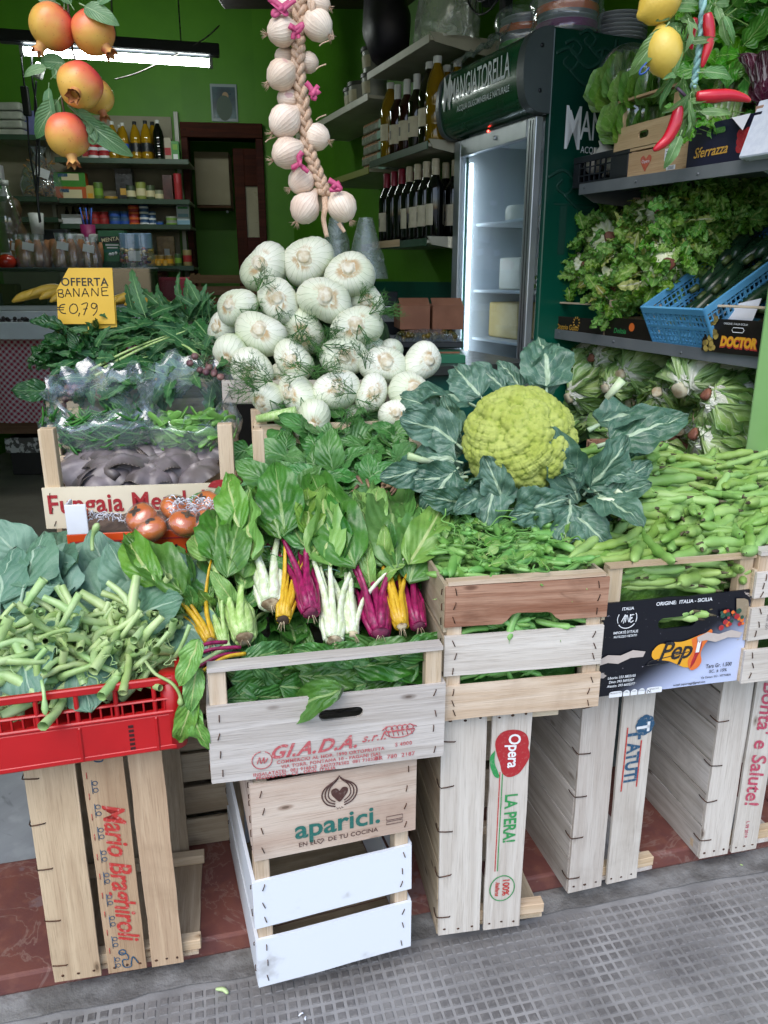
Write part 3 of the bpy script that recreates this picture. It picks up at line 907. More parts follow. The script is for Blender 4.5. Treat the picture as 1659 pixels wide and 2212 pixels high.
b=MB();b.add([(x,y,0.0005)for x,y in sic2],[tuple(range(len(sic2)))[::-1]])
bt(b.mesh('island_shade',I_org,False),0.012,pz-0.024,'island_shade')
me=text_mesh('Pep',0.052,I_black,0.0008,0.35,0.95,0.9);me.transform(T(0,0,0.001));bt(me,0.0,pz-0.016)
me=text_mesh('i',0.044,I_white,0.0016,0.1,1.0,1.0);me.transform(T(0,0,0.0012));bt(me,0.047,pz-0.008)
b=MB();b.tube(sm([(0,.02,0),(.001,.0,0),(-.006,-.025,0),(-.012,-.042,0)]),[.006]*4+[.005]*6+[.004]*5+[.0025,.002,.0015,.0008],6);me=b.mesh('chili_mark',I_crim);me.transform(SC(1,1,.1));me.transform(T(0,0,.0007))
bt(me,0.049,pz-0.012,'chili_mark')
bt(stroke_mesh([[(-.05,-.012),(.03,.0)],[(-.05,-.014),(-.056,-.02),(-.01,-.018)]],0.0011,I_black),0.0,pz-0.020,'underline')
bt(text_mesh('ORIGINE:  ITALIA - SICILIA',0.0098,I_white,0.0002),0.008,pz+0.083)
for dx_,dz_,r0 in((-.104,.06,.019),):
 bt(stroke_mesh([arc(0,0,r0,150,205,8),arc(0,0,r0,335,390,8),arc(0,0,r0,215,325,12),sm2([(-.011,-.006),(-.004,.008),(-.007,-.009)]),sm2([(-.003,-.007),(-.001,.007),(.004,-.007),(.006,.008)]),sm2([(.013,.007),(.007,.006),(.006,.002),(.010,.001),(.006,-.003),(.008,-.008),(.013,-.005)])],0.0009,I_white),dx_,pz+dz_,'round_stamp')
 bt(text_mesh('ITALIA',0.008,I_white,0.0002),dx_,pz+dz_+0.0195)
 bt(text_mesh("IMPORTÉ D'ITALIE",0.0072,I_white,0.0001,0,1,.85),dx_,pz+dz_-0.027);bt(text_mesh('RIUTILIZZO VIETATO',0.006,I_white,0.0001,0,1,.8),dx_,pz+dz_-0.035)
for k,tx in enumerate(('Liborio: 333 5832105','Dino: 393 5693207','Alessio: 393 6632277')):
 bt(text_mesh(tx,0.0072,I_white,0.0001,0.1,1,.9),-0.103,pz-0.058-0.0085*k)
bt(text_mesh('Tara Gr. 1.500',0.0115,I_black,0.0001,0,1,.8),0.098,pz-0.056);bt(text_mesh('SC. ± 15%',0.009,I_black,0.0001),0.098,pz-0.0675)
bt(text_mesh('e-mail: pepiortaggi@gmail.com',0.006,I_black,0.0001,0,1,.9),0.04,pz-0.088);bt(text_mesh('Via Cavour, 012 - VITTORIA',0.006,I_black,0.0001,0,1,.9),0.095,pz-0.079)
for x_,w_,tx in((-.112,.026,'PRODOTTO'),(-.090,.013,'CAL.'),(-.0745,.013,'CAT.'),(-.059,.013,'COLLI'),(-.033,.032,'B.N.D.O.O.')):
 b=MB();hp=sm2([(-w_/2,-.006),(-w_/2,.002),(-w_/2+.004,.006),(w_/2-.004,.006),(w_/2,.002),(w_/2,-.006)],3)
 b.add([(x,y,0)for x,y in hp],[tuple(range(len(hp)))[::-1]]);bt(b.mesh('form_field',I_white,False),x_,pz-0.093,'form_field')
 me=text_mesh(tx,0.0042,I_black,0.0);me.transform(T(0,0,.0004));bt(me,x_,pz-0.0905)
me=text_mesh('N.',0.009,I_black,0.0001);me.transform(T(0,0,.0004));bt(me,-0.043,pz-0.0945)
b=MB()
rr=random.Random(5)
for k in range(26):
 x_,y_=rr.uniform(.0,.05),rr.uniform(-.022,.012)
 cc=arc(x_,y_,rr.uniform(.003,.006),0,340,8);b.m=rr.choice((0,0,1,2))
 b.add([(x,y,0.0001*k)for x,y in cc],[tuple(range(len(cc)))])
b.m=3;q_=sm2([(.03,.035),(.055,.03),(.058,.0),(.04,-.012),(.034,.01),(.03,.035)],3);b.add([(x,y,0.0004)for x,y in q_],[tuple(range(len(q_)))[::-1]])
M_pgr=ink('ink_dark_green','#1d4a3a',0.1);M_tin=ink('ink_tin','#8d7f68',0.1)
bt(b.mesh('vegetable_picture',[I_crim,M_pgr,I_org,M_tin],False),0.085,pz+0.045,'vegetable_picture')
b=MB();q_=[(-.05,.004),(-.03,.012),(-.005,.006),(.02,.012),(.045,.004),(.04,-.006),(.015,-.003),(-.01,-.010),(-.03,-.004),(-.048,-.006)]
b.add([(x,y,.0013)for x,y in q_],[tuple(range(10))[::-1]]);tm=b.mesh('torn_patch',I_torn,False)
bt(tm,0.093,pz+0.005,'torn_patch');bt(tm,-0.105,pz-0.018,'torn_patch',0.1)
A=Pz(1600,1474,0.5545)
rc=Crate('wooden_crate','pale slatted crate cut off by the right edge, beside the broad bean crate',crate_frame(A,12,0.30,0.42,0.5545),0.30,0.42,BH)
rs=rc.slats('-y',[(0.003,BH*0.28,W_cream),(BH*0.36,BH*0.62,W_cream),(BH*0.70,BH*0.90,W_cream)],staple=3,ext=0.01)
for sd_ in('+y','-x','+x'):
 rc.slats(sd_,[(0.003,BH*0.28,W_pale),(BH*0.36,BH*0.62,W_pale),(BH*0.70,BH*0.90,W_pale)],staple=0)
rc.posts(0.026,0.022,BH+0.004,W_pale);rc.rail('-y',BH+0.004,0.03,0.008,W_cream)
rc.bottom(3,0.005,W_pale,0.006)
b=MB();b.tube([(p[0],p[1],0)for p in arc(0,0,.02,0,360,20)],.002,4);me=b.mesh('ring_mark',I_red);me.transform(SC(1,1,.2));rc.text('-y',me,-0.083,BH*.49,name='ring_mark',part=rs[1])
rc.text('-y',text_mesh('LOT. 2019',0.007,I_black),-0.118,BH*.5,PI/2,part=rs[1])
def leaf_mesh(L,W,mat,ns=10,nt=6,bend=0.7,cup=0.15,ruf=0.08,rfreq=4.0,lobes=None,pet=0.0,pr=0.004,a=0.8,b_=0.75,seed=0,crinkle=0.02,fold=0.0,rag=0.05,tipw=0.0,bend0=0.0,midthick=0.0):
 """one leaf: stalk at the origin, growing along +Y, upper side +Z. UV u across (0.5 = midrib), v along"""
 rr=random.Random(seed)
 ph1,ph2=rr.uniform(0,6.28),rr.uniform(0,6.28)
 sw=rr.uniform(-0.25,0.25)
 sp=[]
 y,z,x=0.0,0.0,0.0
 n=ns
 tot=pet+L
 def ang(q):return bend0-bend*q**1.4
 path=[]
 steps=40
 for i in range(steps+1):
  path.append((x,y,z))
  q=i/steps
  dl=tot/steps
  y+=math.cos(ang(q))*dl*math.cos(sw*q);z+=math.sin(ang(q))*dl;x+=math.sin(sw*q)*dl
 def at(q):
  f=min(max(q,0),1)*steps;i=min(int(f),steps-1);f-=i
  return V(path[i]).lerp(V(path[i+1]),f)
 mb=MB()
 q0=pet/tot
 if pet>0:
  pts=[at(q0*1.12*k/5)for k in range(6)]
  mb.tube(pts,[pr*(1.15-0.4*k/5)for k in range(6)],6,True,0.7)
  mb.uv[-36:]=[(0.5,0.02)]*36
 ts=[-1+2*k/nt for k in range(nt+1)]
 def fn(i,j):
  s=j;t=-1+2*i
  q=q0+(1-q0)*s
  c=at(q);th=ang(q)
  w=W/2*max(0.0,math.sin(PI*min(1,max(0,s))**a))**b_+tipw*(1-s)*0.0
  if lobes:
   k,dp=lobes
   lob=abs(math.sin(PI*k*s+(0.3 if t>0 else 0)))
   w*=(1-dp)+dp*lob**0.7
  w*=1+rag*mnoise.noise(V((s*9+seed,3.1 if t>0 else 7.7,0)))+rag*.6*mnoise.noise(V((s*23+seed,3.1 if t>0 else 7.7,4)))
  w=max(w,0.0006)
  side=V((math.cos(sw*q),-math.sin(sw*q),0))
  up=V((0,-math.sin(th),math.cos(th)))
  e=abs(t)
  zz=cup*w*e*e*2-fold*w*e
  zz+=ruf*W*e**1.6*math.sin(rfreq*2*PI*s+(ph1 if t>0 else ph2))*math.sin(PI*min(1,s*1.05))**0.5
  zz+=crinkle*W*mnoise.noise(V((t*2.5+seed,s*6,seed*1.3)))*2
  return c+side*(t*w)+up*zz+(up*(-midthick)if e<0.1 else V((0,0,0)))
 mb.grid(fn,nt,ns)
 return mb.mesh('leaf',mat)
def variants(key,n,fn):
 return cached(key,lambda:[fn(i)for i in range(n)])
def pod_mesh(L,r,mat,seed,bumps=4,flat=0.8,bend=0.5,n=9,rings=16,tipmat=None,bamp=0.12,wob=0.0):
 rr=random.Random(seed)
 bx,tw=rr.uniform(-bend,bend),rr.uniform(-.25,.25)
 pts,rad=[],[]
 for i in range(rings+1):
  s=i/rings
  pts.append(V((bx*L*(s-0.5)**2+wob*L*math.sin(s*7+seed),L*(s-0.5),tw*L*(s-.5)**2)))
  e=min(1.0,(s*6.5))*min(1.0,((1-s)*5.0))
  rad.append(max(r*0.09,r*math.sqrt(max(0,1-(1-e)**2))*(1+bamp*math.sin(2*PI*bumps*s+seed))))
 mb=MB();mb.tube(pts,rad,n,True,flat,up=(0,0,1))
 if tipmat is not None:
  mb.m=1
  e=pts[0];d=(pts[0]-pts[1]).normalized()
  mb.tube([e-d*r*0.5,e+d*r*.2,e+d*r*1.0],[r*.34,r*.28,r*.10],6)
  mb.tube([pts[-1],pts[-1]+(pts[-1]-pts[-2]).normalized()*r*0.9],[r*.12,r*.03],4)
 return mb.mesh('pod',[mat]+([tipmat]if tipmat else[]))
def heap(name,label,cat,group,meshes,n,F,xr,yr,hf,yaw,seed,under=0,stuffname=None,tilt=0.25,smin=.85,smax=1.15,layers=2,dz=0.010):
 """n separate pods on a heap surface z = hf(x, y) in frame F; a lower layer is one joined mass"""
 rr=random.Random(seed)
 mass=MB()
 e=0.01
 for k in range(n+under):
  x,y=rr.uniform(*xr),rr.uniform(*yr)
  lay=rr.uniform(0,layers)*dz if k<n else-rr.uniform(0.6,2.2)*dz*1.6
  z=hf(x,y)+lay
  if z<-50:continue
  nx,ny=-(hf(x+e,y)-hf(x-e,y))/(2*e),-(hf(x,y+e)-hf(x,y-e))/(2*e)
  up=V((nx,ny,1)).normalized()
  a=yaw(x,y,rr)
  d=V((math.cos(a),math.sin(a),rr.uniform(-tilt,tilt)))
  M=F@look((x,y,z),d,up,rr.uniform(-1.0,1.0),rr.uniform(smin,smax))
  me=rr.choice(meshes)
  if k<n:
   o=put(name,me,M);tag(o,label,cat,group)
  else:
   mass.m=0
   mass.add([M@v.co for v in me.vertices],[tuple(f.vertices)for f in me.polygons])
 if under:
  o=put(stuffname,mass.mesh(stuffname,meshes[0].materials[0]))
  o['kind']='stuff';o['label']=label+', lower layer';o['category']=cat
L_chard=leafmat('chard_leaf','#3b6d2a','#558a3f','#8ba968','#557f48',6.0,0.5,0.075,0.05,0.42,0.18,0.55,vamt=.28)
L_chardy=leafmat('chard_leaf_light','#63973f','#82b056','#b3c57f','#74995a',6.0,0.5,0.09,0.05,0.42,0.22,0.4,vamt=.22)
L_tener=leafmat('blue_green_leaf','#5a836c','#70967e','#a0bba1','#83a58c',5.0,0.65,0.06,0.05,0.6,0.15,0.5,vamt=0.4)
L_spin=leafmat('spinach_leaf','#44793a','#5b924d','#7fa36c','#58854f',5.5,0.5,0.055,0.05,0.45,0.18,0.6,vamt=.35)
L_dspin=leafmat('dark_spinach_leaf','#1e4a24','#2c5f30','#4e7c46','#3a6a3c',6.0,0.5,0.06,0.10,0.35,0.12,1.2,vamt=.4)
L_chic=leafmat('chicory_leaf','#2f6336','#417a45','#8db577','#4c7f52',8.0,0.4,0.10,0.08,0.45,0.15,0.5,vamt=.35)
L_cauli=leafmat('cauliflower_leaf','#3c604d','#527762','#a9c0a0','#72948a',5.0,0.6,0.085,0.035,0.5,0.12,0.6,midw=1.0,vamt=.75,hue=.02)
L_frise=leafmat('frisee_leaf','#54902a','#7cb045','#a9c273','#7fae4c',7.0,0.6,0.14,0.08,0.42,0.25,0.6,edge='#2f6a1a',rnd=.22,hue=.05)
L_frisey=leafmat('frisee_heart_leaf','#a9b84a','#c4cc72','#e6e5c8',None,7.0,0.6,0.2,0.08,0.42,0.3,0.6,edge='#7ea23a')
L_roma=leafmat('romaine_leaf','#94bb66','#b5d187','#eef0e3',None,7.0,0.8,0.45,0.10,0.36,0.22,1.0,edge='#3f7f2c',vamt=.9)
L_celery=leafmat('celery_leaf','#3c8a1f','#5ba32f','#9cc66f',None,5.0,0.6,0.06,0.08,0.4,0.25,0.4)
S_green=plain('stem_green','#b5ca90','#94b36e',20,0.4,0.15,90,(1,1,1),0.12,0.03)
S_white=plain('stalk_white','#dfe5cf','#c3d0a3',14,0.35,0.15,50,(12,1,12),0.06)
S_yellow=plain('stalk_yellow','#d0ab2c','#bf9420',14,0.35,0.15,50,(12,1,12),0.08)
S_magenta=plain('stalk_magenta','#9b1c58','#6f123d',14,0.32,0.15,50,(12,1,12),0.1)
S_pale=plain('stalk_pale_green','#b9cf8c','#93b661',14,0.36,0.15,50,(12,1,12),0.08)
M_root=plain('cut_root','#c9bc9c','#6e5a41',40,0.8,0.6,120,bdist=.003)
M_rootm=plain('cut_root_magenta','#7a2a4c','#4a1a30',40,0.8,0.6,120,bdist=.003)
M_soil=plain('soil_roots','#3a2d22','#5b4632',30,0.9,0.8,90,bdist=.004)
chard_leaves=variants('chard',6,lambda i:leaf_mesh(0.17+.02*(i%3),0.074+.014*(i%2),L_chard,14,8,0.4+.35*(i%3),0.12,0.10,2.2+i%2,None,0.0,.004,.72,.6,i+3,0.10,0.08))
chard_ly=variants('chardy',4,lambda i:leaf_mesh(0.15+.02*(i%3),0.068,L_chardy,14,8,0.4+.35*(i%3),0.12,0.10,2.2,None,0.0,.004,.72,.6,i+31,0.10,0.08))
def chard_bunch(label,base,tip,mat,mroot,n=9,rb=0.018,ls=0.16,nleaf=6,seed=0,light=0.3,sr=0.006,spread=0.05,stem_up=None):
 rr=random.Random(seed)
 base,tip=V(base),V(tip)
 t=thing('chard_bunch',label,'chard',base,'bunches of rainbow chard')
 ax=(tip-base).normalized();full=(tip-base).length
 sx=ax.cross(ZUP).normalized();sy=sx.cross(ax)
 sr*=.68;ls*=1.2;n+=4;nleaf+=2
 for k in range(n):
  a=2*PI*k/n+rr.uniform(-.2,.2)
  rad=sx*math.cos(a)+sy*math.sin(a)
  l=ls*rr.uniform(.7,1.4)
  out=spread*rr.uniform(.3,1.3);lat=V((rr.gauss(0,.018),rr.gauss(0,.012),rr.gauss(0,.012)))
  pts=[]
  for i in range(8):
   s=i/7
   pts.append(base+ax*(l*s)+rad*(rb*rr.uniform(.75,1.1)*(0.62+0.30*math.sin(PI*min(s*2.2,1))-0.2*s)+out*s*s)+lat*s*s+V((0,0,0.004*math.sin(3*s))))
  w=[sr*(0.75+0.75*math.sin(PI*min(1,0.25+s*.55)))*(1-.55*s)for s in[i/7 for i in range(8)]]
  mb=MB();mb.tube([p-base for p in pts],w,7,True,0.62,up=rad)
  st=put('stalk',mb.mesh('stalk',mat),T(base),t)
  if k<nleaf:
   d=(pts[-1]-pts[-3]).normalized()+ax*.6+V((rr.uniform(-.35,.35),0,rr.uniform(-.15,.25)))
   m=rr.choice(chard_ly if rr.random()<light else chard_leaves)
   put('leaf',m,look(pts[-1]-ax*0.02,d,V((rr.uniform(-.5,.5),-.55,1)),rr.uniform(-.7,.7),(full-l+0.03)/0.17*rr.uniform(.85,1.15)),t)
 for k in range(4):
  a=rr.uniform(0,6.28);rad=sx*math.cos(a)-V((0,.6,0))+sy*abs(math.sin(a))*.6
  put('leaf',rr.choice(chard_ly if rr.random()<.5+light*.5 else chard_leaves),look(base+ax*ls*rr.uniform(.55,.95)+rad*rb*.6,rad+ax*rr.uniform(.3,1.2),V((rr.uniform(-.4,.4),-1,.7)),rr.uniform(-.6,.6),rr.uniform(.32,.55)),t)
 mb=MB();mb.lathe([(0.001,-.004),(rb*.45,-.0035),(rb*.62,0),(rb*.5,.008)],12,lambda a,i:1+.12*math.sin(3*a+seed))
 put('root_end',mb.mesh('root_end',mroot),look(base-ax*.002,-sy,ax),t)
 for k in range(5):
  d=(-ax+sx*rr.uniform(-.8,.8)+sy*rr.uniform(-.8,.3)).normalized()
  mb=MB();mb.tube(sm([(0,0,0),tuple(d*.009),tuple(d*.017+V((0,0,-.006)))],3),[.0013,.0011,.0009,.0008,.0006,.0004,.0003],4)
  put('rootlet',mb.mesh('rootlet',M_root),T(base),t)
 if stem_up:
  b0=base+ax*ls*stem_up[1]
  mb=MB();mb.tube([tuple(p)for p in[(sx*math.cos(a)+sy*math.sin(a))*rb*1.12 for a in[2*PI*i/16 for i in range(17)]]],.0011,5)
  put('rubber_band',mb.mesh('rubber_band',stem_up[0]),T(b0),t)
 return t
M_band=plain('rubber_band_teal','#7fb5a0',None,8,.5)
gd=lambda u,v,d:Pd(u,v,d)
chard_bunch('yellow-stalked chard bunch at the left end of the weathered crate',gd(455,1385,1.19),gd(360,1205,1.40),S_yellow,M_root,7,.014,.10,6,1,.3,.0055)
chard_bunch('thin yellow-green chard bunch second from the left in the weathered crate',gd(487,1390,1.185),gd(425,1205,1.40),S_pale,M_root,6,.010,.10,5,2,.5,.0045)
chard_bunch('pale green stalked chard bunch with earthy root beside the yellow ones',gd(528,1378,1.19),gd(490,1205,1.41),S_pale,M_root,9,.024,.12,6,3,.7,.010)
chard_bunch('broad white-stalked chard bunch lying highest, root towards the viewer',gd(585,1305,1.25),gd(572,1105,1.5),S_white,M_root,10,.026,.13,7,4,.8,.011,stem_up=(M_band,.8))
chard_bunch('orange-yellow chard bunch with dirty roots between white and magenta ones',gd(612,1338,1.225),gd(640,1080,1.52),S_yellow,M_soil,8,.018,.15,5,5,.5,.006)
chard_bunch('bright magenta chard bunch with cut end at the centre of the crate',gd(672,1322,1.225),gd(625,1110,1.47),S_magenta,M_rootm,8,.020,.13,4,6,.2,.009)
chard_bunch('white-stalked chard bunch with splayed stalks, right of the magenta one',gd(722,1382,1.20),gd(700,1100,1.5),S_white,M_root,9,.022,.16,7,7,.4,.0085,stem_up=(M_band,.75))
chard_bunch('small white chard bunch tucked against the splayed white one',gd(762,1370,1.215),gd(715,1130,1.48),S_white,M_root,7,.015,.15,5,8,.3,.007)
chard_bunch('large magenta chard bunch tied with a band, right half of the crate',gd(822,1368,1.215),gd(770,1110,1.52),S_magenta,M_rootm,11,.025,.15,6,9,.1,.009,stem_up=(M_band,.8))
chard_bunch('lemon yellow chard bunch lying over the dark red one',gd(868,1352,1.225),gd(800,1100,1.5),S_yellow,M_root,7,.015,.14,5,10,.4,.008)
chard_bunch('dark red chard bunch at the right end of the weathered crate',gd(905,1352,1.235),gd(835,1120,1.52),S_magenta,M_rootm,8,.018,.16,5,11,.1,.0075)
rr=random.Random(77)
lt=thing('chard_leaves','loose flat chard leaves bedding the bunches in the weathered crate','chard leaves',gd(700,1420,1.25))
GF=giada.M
for k in range(120):
 x,y=rr.uniform(-.16,.16),rr.uniform(-.10,.30)
 z=GH*(0.60+0.35*smooth(-.15,.0,y))+0.13*smooth(-.06,.3,y)+rr.uniform(-.02,.015)
 p=GF@V((x,y,z))
 d=V((rr.uniform(-1,1)*(.4 if y<0 else 1),rr.uniform(.3,1),rr.uniform(-.1,.35)))
 put('leaf',rr.choice(chard_leaves),look(p,d,V((rr.uniform(-.5,.5),-.6,1)),rr.uniform(-.5,.5),rr.uniform(.5,.9)),lt)
for u,v,d,du,dv,s in((480,1470,1.135,90,10,.5),(560,1490,1.14,100,-10,.6),(640,1480,1.13,120,-5,.7),(690,1480,1.15,60,5,.6),(760,1460,1.15,140,-20,.75),(830,1465,1.15,60,0,.6),(860,1420,1.18,60,-20,.5),(600,1420,1.17,60,10,.5),(700,1415,1.18,100,0,.55),(790,1405,1.19,110,-10,.6),(880,1400,1.2,50,-10,.55),(540,1430,1.15,60,30,.5),(742,1486,1.10,-130,50,.8)):
 p,p2=gd(u,v,d),gd(u+du,v+dv,d+.01)
 put('leaf',rr.choice(chard_leaves),look(p+V((0,.03 if v>1440 and v!=1486 else 0,0)),p2-p,V((0.1,-.8,.8)),rr.uniform(-.2,.2),s),lt)
for k in range(22):
 x=-.17+.34*((k*.618)%1);s_=1 if x<0 else-1
 put('leaf',chard_leaves[k%6],look(GF@V((x,-.128+.012*(k%3),GH*rr.uniform(.62,.92))),GF.to_3x3()@V((s_,.08,rr.uniform(-.3,.3))),V((0,-1,.4)),rr.uniform(-.25,.25),rr.uniform(.45,.7)),lt)
for u,v,du,dv,s in((420,1500,-20,60,.55),(415,1520,10,60,.5),(425,1440,-10,60,.5),(430,1380,-20,50,.55)):
 p,p2=gd(u,v,1.09),gd(u+du,v+dv,1.075)
 put('leaf',rr.choice(chard_ly),look(p,p2-p,V((0,-1,.2)),rr.uniform(-.3,.3),s),lt)
for k,(u,v,du,dv,m_)in enumerate(((390,1428,130,-30,S_magenta),(430,1440,90,-28,S_magenta),(440,1448,90,-36,S_yellow),(448,1452,90,-22,S_pale),(400,1415,90,-28,S_magenta))):
 p,p2=gd(u,v,1.12),gd(u+du,v+dv,1.16)
 mb=MB();mb.tube(sm([(0,0,0),tuple((p2-p)*.5+V((0,0,.008))),tuple(p2-p)],4),[.0045]*9,6,True,.7);put('stalk',mb.mesh('stalk',m_),T(p),lt)
M_redp=plain('red_plastic','#b8161b','#a81016',5,0.38,0.06,60,coat=0.1)
A=Pz(405,1614,0.5545)
x_=V((math.cos(R(15.5)),math.sin(R(15.5)),0));y_=V((-x_.y,x_.x,0))
RL,RW=0.50,0.31
RH=Pd(405,1458,A.y).z-0.5545
RF=frame(V((A.x,A.y,0.5545))-x_*(RL/2)+y_*(RW/2),x_,y_,ZUP)
rc_=thing('plastic_crate','red plastic crate with open lattice rim, full of cut green shoots','crate',RF@V((0,0,0)))
def rbox(name,c,d,bev=.002,M=None,mat=None):
 return put(name,MB().box((0,0,0),d).mesh(name,mat or M_redp,False,bev),RF@T(c)@(M or Matrix.Identity(4)),rc_)
th=.004
z1=RH*0.50
for sgn,nm in((-1,'front_panel'),(1,'back_panel')):
 rbox(nm,(0,sgn*(RW/2-th/2),z1/2),(RL-.03,th,z1))
 rbox('rim',(0,sgn*(RW/2-.004),RH-.008),(RL-.03,.010,.013))
 rbox('rim',(0,sgn*(RW/2-.004),z1+.004),(RL-.03,.012,.006))
 rbox('rim',(0,sgn*(RW/2-.004),RH*.70),(RL-.03,.009,.004))
 rbox('rim',(0,sgn*(RW/2-.004),RH*.855),(RL-.03,.007,.003))if sgn>0 else None
 for k in range(8):
  xx=-RL/2+.045+(RL-.09)*k/7
  rbox('upright',(xx,sgn*(RW/2-.0045),(z1+RH)/2),(.007,.008,RH-z1-.006))
 for k in range(28):
  xx=-RL/2+.03+(RL-.06)*k/27
  rbox('lattice_bar',(xx,sgn*(RW/2-.0045),(z1+RH*.70)/2),(.003,.006,RH*.70-z1),.0005)
 for k in(0,2,5,7):
  xx=-RL/2+.045+(RL-.09)*k/7
  rbox('rib',(xx,sgn*(RW/2+.0008),z1/2),(.006,.004,z1-.004))
 for xx in(-.165,.165):
  for k in range(6):
   rbox('vent_slot',(xx+sgn*0,sgn*(RW/2+.0003),z1*(.2+.12*k)),(.008,.001,.005),0.0002,mat=plain('red_plastic_slot','#3d0a0c'))
for sgn in(-1,1):
 rbox('end_panel',(sgn*(RL/2-th/2),0,RH*.46),(th,RW-.03,RH*.92))
 rbox('rim',(sgn*(RL/2-.005),0,RH-.008),(.011,RW-.03,.013))
 for s2 in(-1,1):
  mb=MB();mb.tube([(0,0,0),(0,0,RH-.002)],.019,14)
  put('corner',mb.mesh('corner',M_redp),RF@T(sgn*(RL/2-.018),s2*(RW/2-.018),0),rc_)
rbox('floor_panel',(0,0,.003),(RL-.02,RW-.02,.005))
rbox('foot_rim',(0,-RW/2+.003,.006),(RL-.03,.008,.01))
sh=thing('shoot_bunches','cut green shoots with thick stems and tendrils piled in the red crate','greens',RF@V((0,0,RH)))
ten_leaves=variants('tener',6,lambda i:leaf_mesh(0.125+.015*(i%3),0.115+.015*(i%2),L_tener,12,8,0.6+.3*(i%3),0.08,0.05,1.7,(2.5,0.14),0.05,.0035,.62,.62,i+60,0.05,0.25))
rr=random.Random(12)
def stem(M_,L,r,bend,sd):
 r2=random.Random(sd)
 pts=[(bend*L*(s-.5)**2*2,L*s,.1*L*math.sin(3*s+sd))for s in[i/7 for i in range(8)]]
 w=[r*(1.0+.22*math.sin(5*s+sd)+(.18 if abs(s-.45)<.1 else 0))for s in[i/7 for i in range(8)]]
 mb=MB();mb.tube(pts,w,8,False,.85)
 mb.lathe([(r*1.0,0),(r*.98,-.0012),(r*.5,-.0008),(r*.4,.004)],8,None,False,M=Matrix.Translation(V(pts[0]))@RX(PI/2))
 return mb.mesh('stem',S_green)
stems=variants('stems',8,lambda i:stem(None,.058+.012*(i%4),.0052+.0011*(i%3),(-1)**i*.55*(1+i%3),i))
tendr=variants('tendrils',4,lambda i:(lambda mb:mb.mesh('tendril',S_green))(MB().tube(sm([(0,0,0),(.01,.02,.004),(.004,.04,-.003),(.012*(-1)**i,.05,-.006),(.0,.053,-.004),(.006,.045+.003*i,-.008),(.012,.05,-.012)],4),.0011,4)))
for k in range(280):
 u=rr.uniform(-10,395);f=(u)/395
 v=rr.uniform(1365,1500)-45*smooth(0.2,1,f)*(rr.random()<.8)
 d=1.085+.08*f+(1500-v)/170*.08+rr.uniform(-.012,.02)
 p=Pd(u,v,d)
 dv=V((rr.gauss(0,.55),1.0*rr.choice((1,1,-.4)),rr.uniform(-.1,.9)))
 put('stem',rr.choice(stems),look(p,dv,V((0,-.5,1)),rr.uniform(-1,1),rr.uniform(.75,1.2)),sh)
for k in range(26):
 u=rr.uniform(0,390);v=rr.uniform(1390,1500)-40*u/390;p=Pd(u,v,1.09+.08*u/395)
 put('tendril',rr.choice(tendr),look(p,V((rr.uniform(-.6,.6),-.4,rr.uniform(-1,.1))),V((0,-1,.5)),rr.uniform(-3,3),rr.uniform(.5,1.0)),sh)
def shoot(pts,r=.0028):
 mb=MB();q=sm([tuple(p)for p in pts],5);mb.tube([p-q[0]for p in q],[r]*(len(q)-4)+[r*1.6,r*2,r*1.5,r*.5],6);put('tendril',mb.mesh('tendril',S_green),T(q[0]),sh)
shoot([Pd(312,1425,1.13),Pd(335,1455,1.105),Pd(370,1475,1.09),Pd(388,1500,1.085),Pd(390,1525,1.08)])
shoot([Pd(90,1470,1.06),Pd(95,1500,1.04),Pd(98,1545,1.03)]);shoot([Pd(200,1190,1.36),Pd(200,1160,1.37),Pd(212,1130,1.37)],.004)
for k in range(84):
 u=rr.uniform(-40,415);v=rr.uniform(1262,1385)
 d=1.17+.07*u/415+(1385-v)/110*.20
 p=Pd(u,v,d)
 dv=V((rr.gauss(0,.7),rr.uniform(-.9,.5),rr.uniform(-.25,.75)))
 put('leaf',rr.choice(ten_leaves),look(p,dv,V((rr.uniform(-.4,.4),-.75,.9)),rr.uniform(-.6,.6),rr.uniform(.7,.98)),sh)
for u,v,du,dv_,s in((150,1360,-50,-130,1.0),(40,1330,20,-120,1.0),(215,1360,20,-140,1.0),(260,1340,70,10,1.0),(100,1370,-60,-80,.9),(300,1360,40,-80,.9),(350,1370,40,-50,.8),(0,1360,-10,-120,.95)):
 p=Pd(u,v,1.22+.06*u/400);p2=Pd(u+du,v+dv_,1.28+.06*u/400)
 put('leaf',rr.choice(ten_leaves),look(p,p2-p,V((rr.uniform(-.3,.3),-1,.6)),rr.uniform(-.3,.3),s),sh)
M_pea=plain('pea_pod_skin','#629645','#7fae60',16,0.45,0.1,60,(1,1,1),0.14,0.03,sss=0.0)
M_peat=plain('pea_calyx','#74a552','#5d8f40',20,0.5,0.1)
pea_m=variants('pea',8,lambda i:pod_mesh(.068+.004*(i%4),.0072+.0006*(i%2),M_pea,i,6,.72,.45,8,14,M_peat,.05))
PFm=pea.M
def pea_h(x,y):
 return PH*0.93+.045*smooth(-.22,.12,y)+.018*math.cos(x*14)*smooth(-.25,0,y)+.008*math.sin(x*30+y*22)
heap('pea_pod','green pea pod in the heap filling the three-slat crate','pea pod','pea pods in the crate',pea_m,210,PFm,(-.12,.12),(-.19,.22),pea_h,lambda x,y,r:r.uniform(0,6.28),5,160,'pea_pod_mass',.3,.8,1.2,2.2,.008)
pst=thing('pea_stalks','thin curly pea stalks and leaflets strewn over the pea pods','pea stalks',PFm@V((0,0,PH)))
rr=random.Random(8)
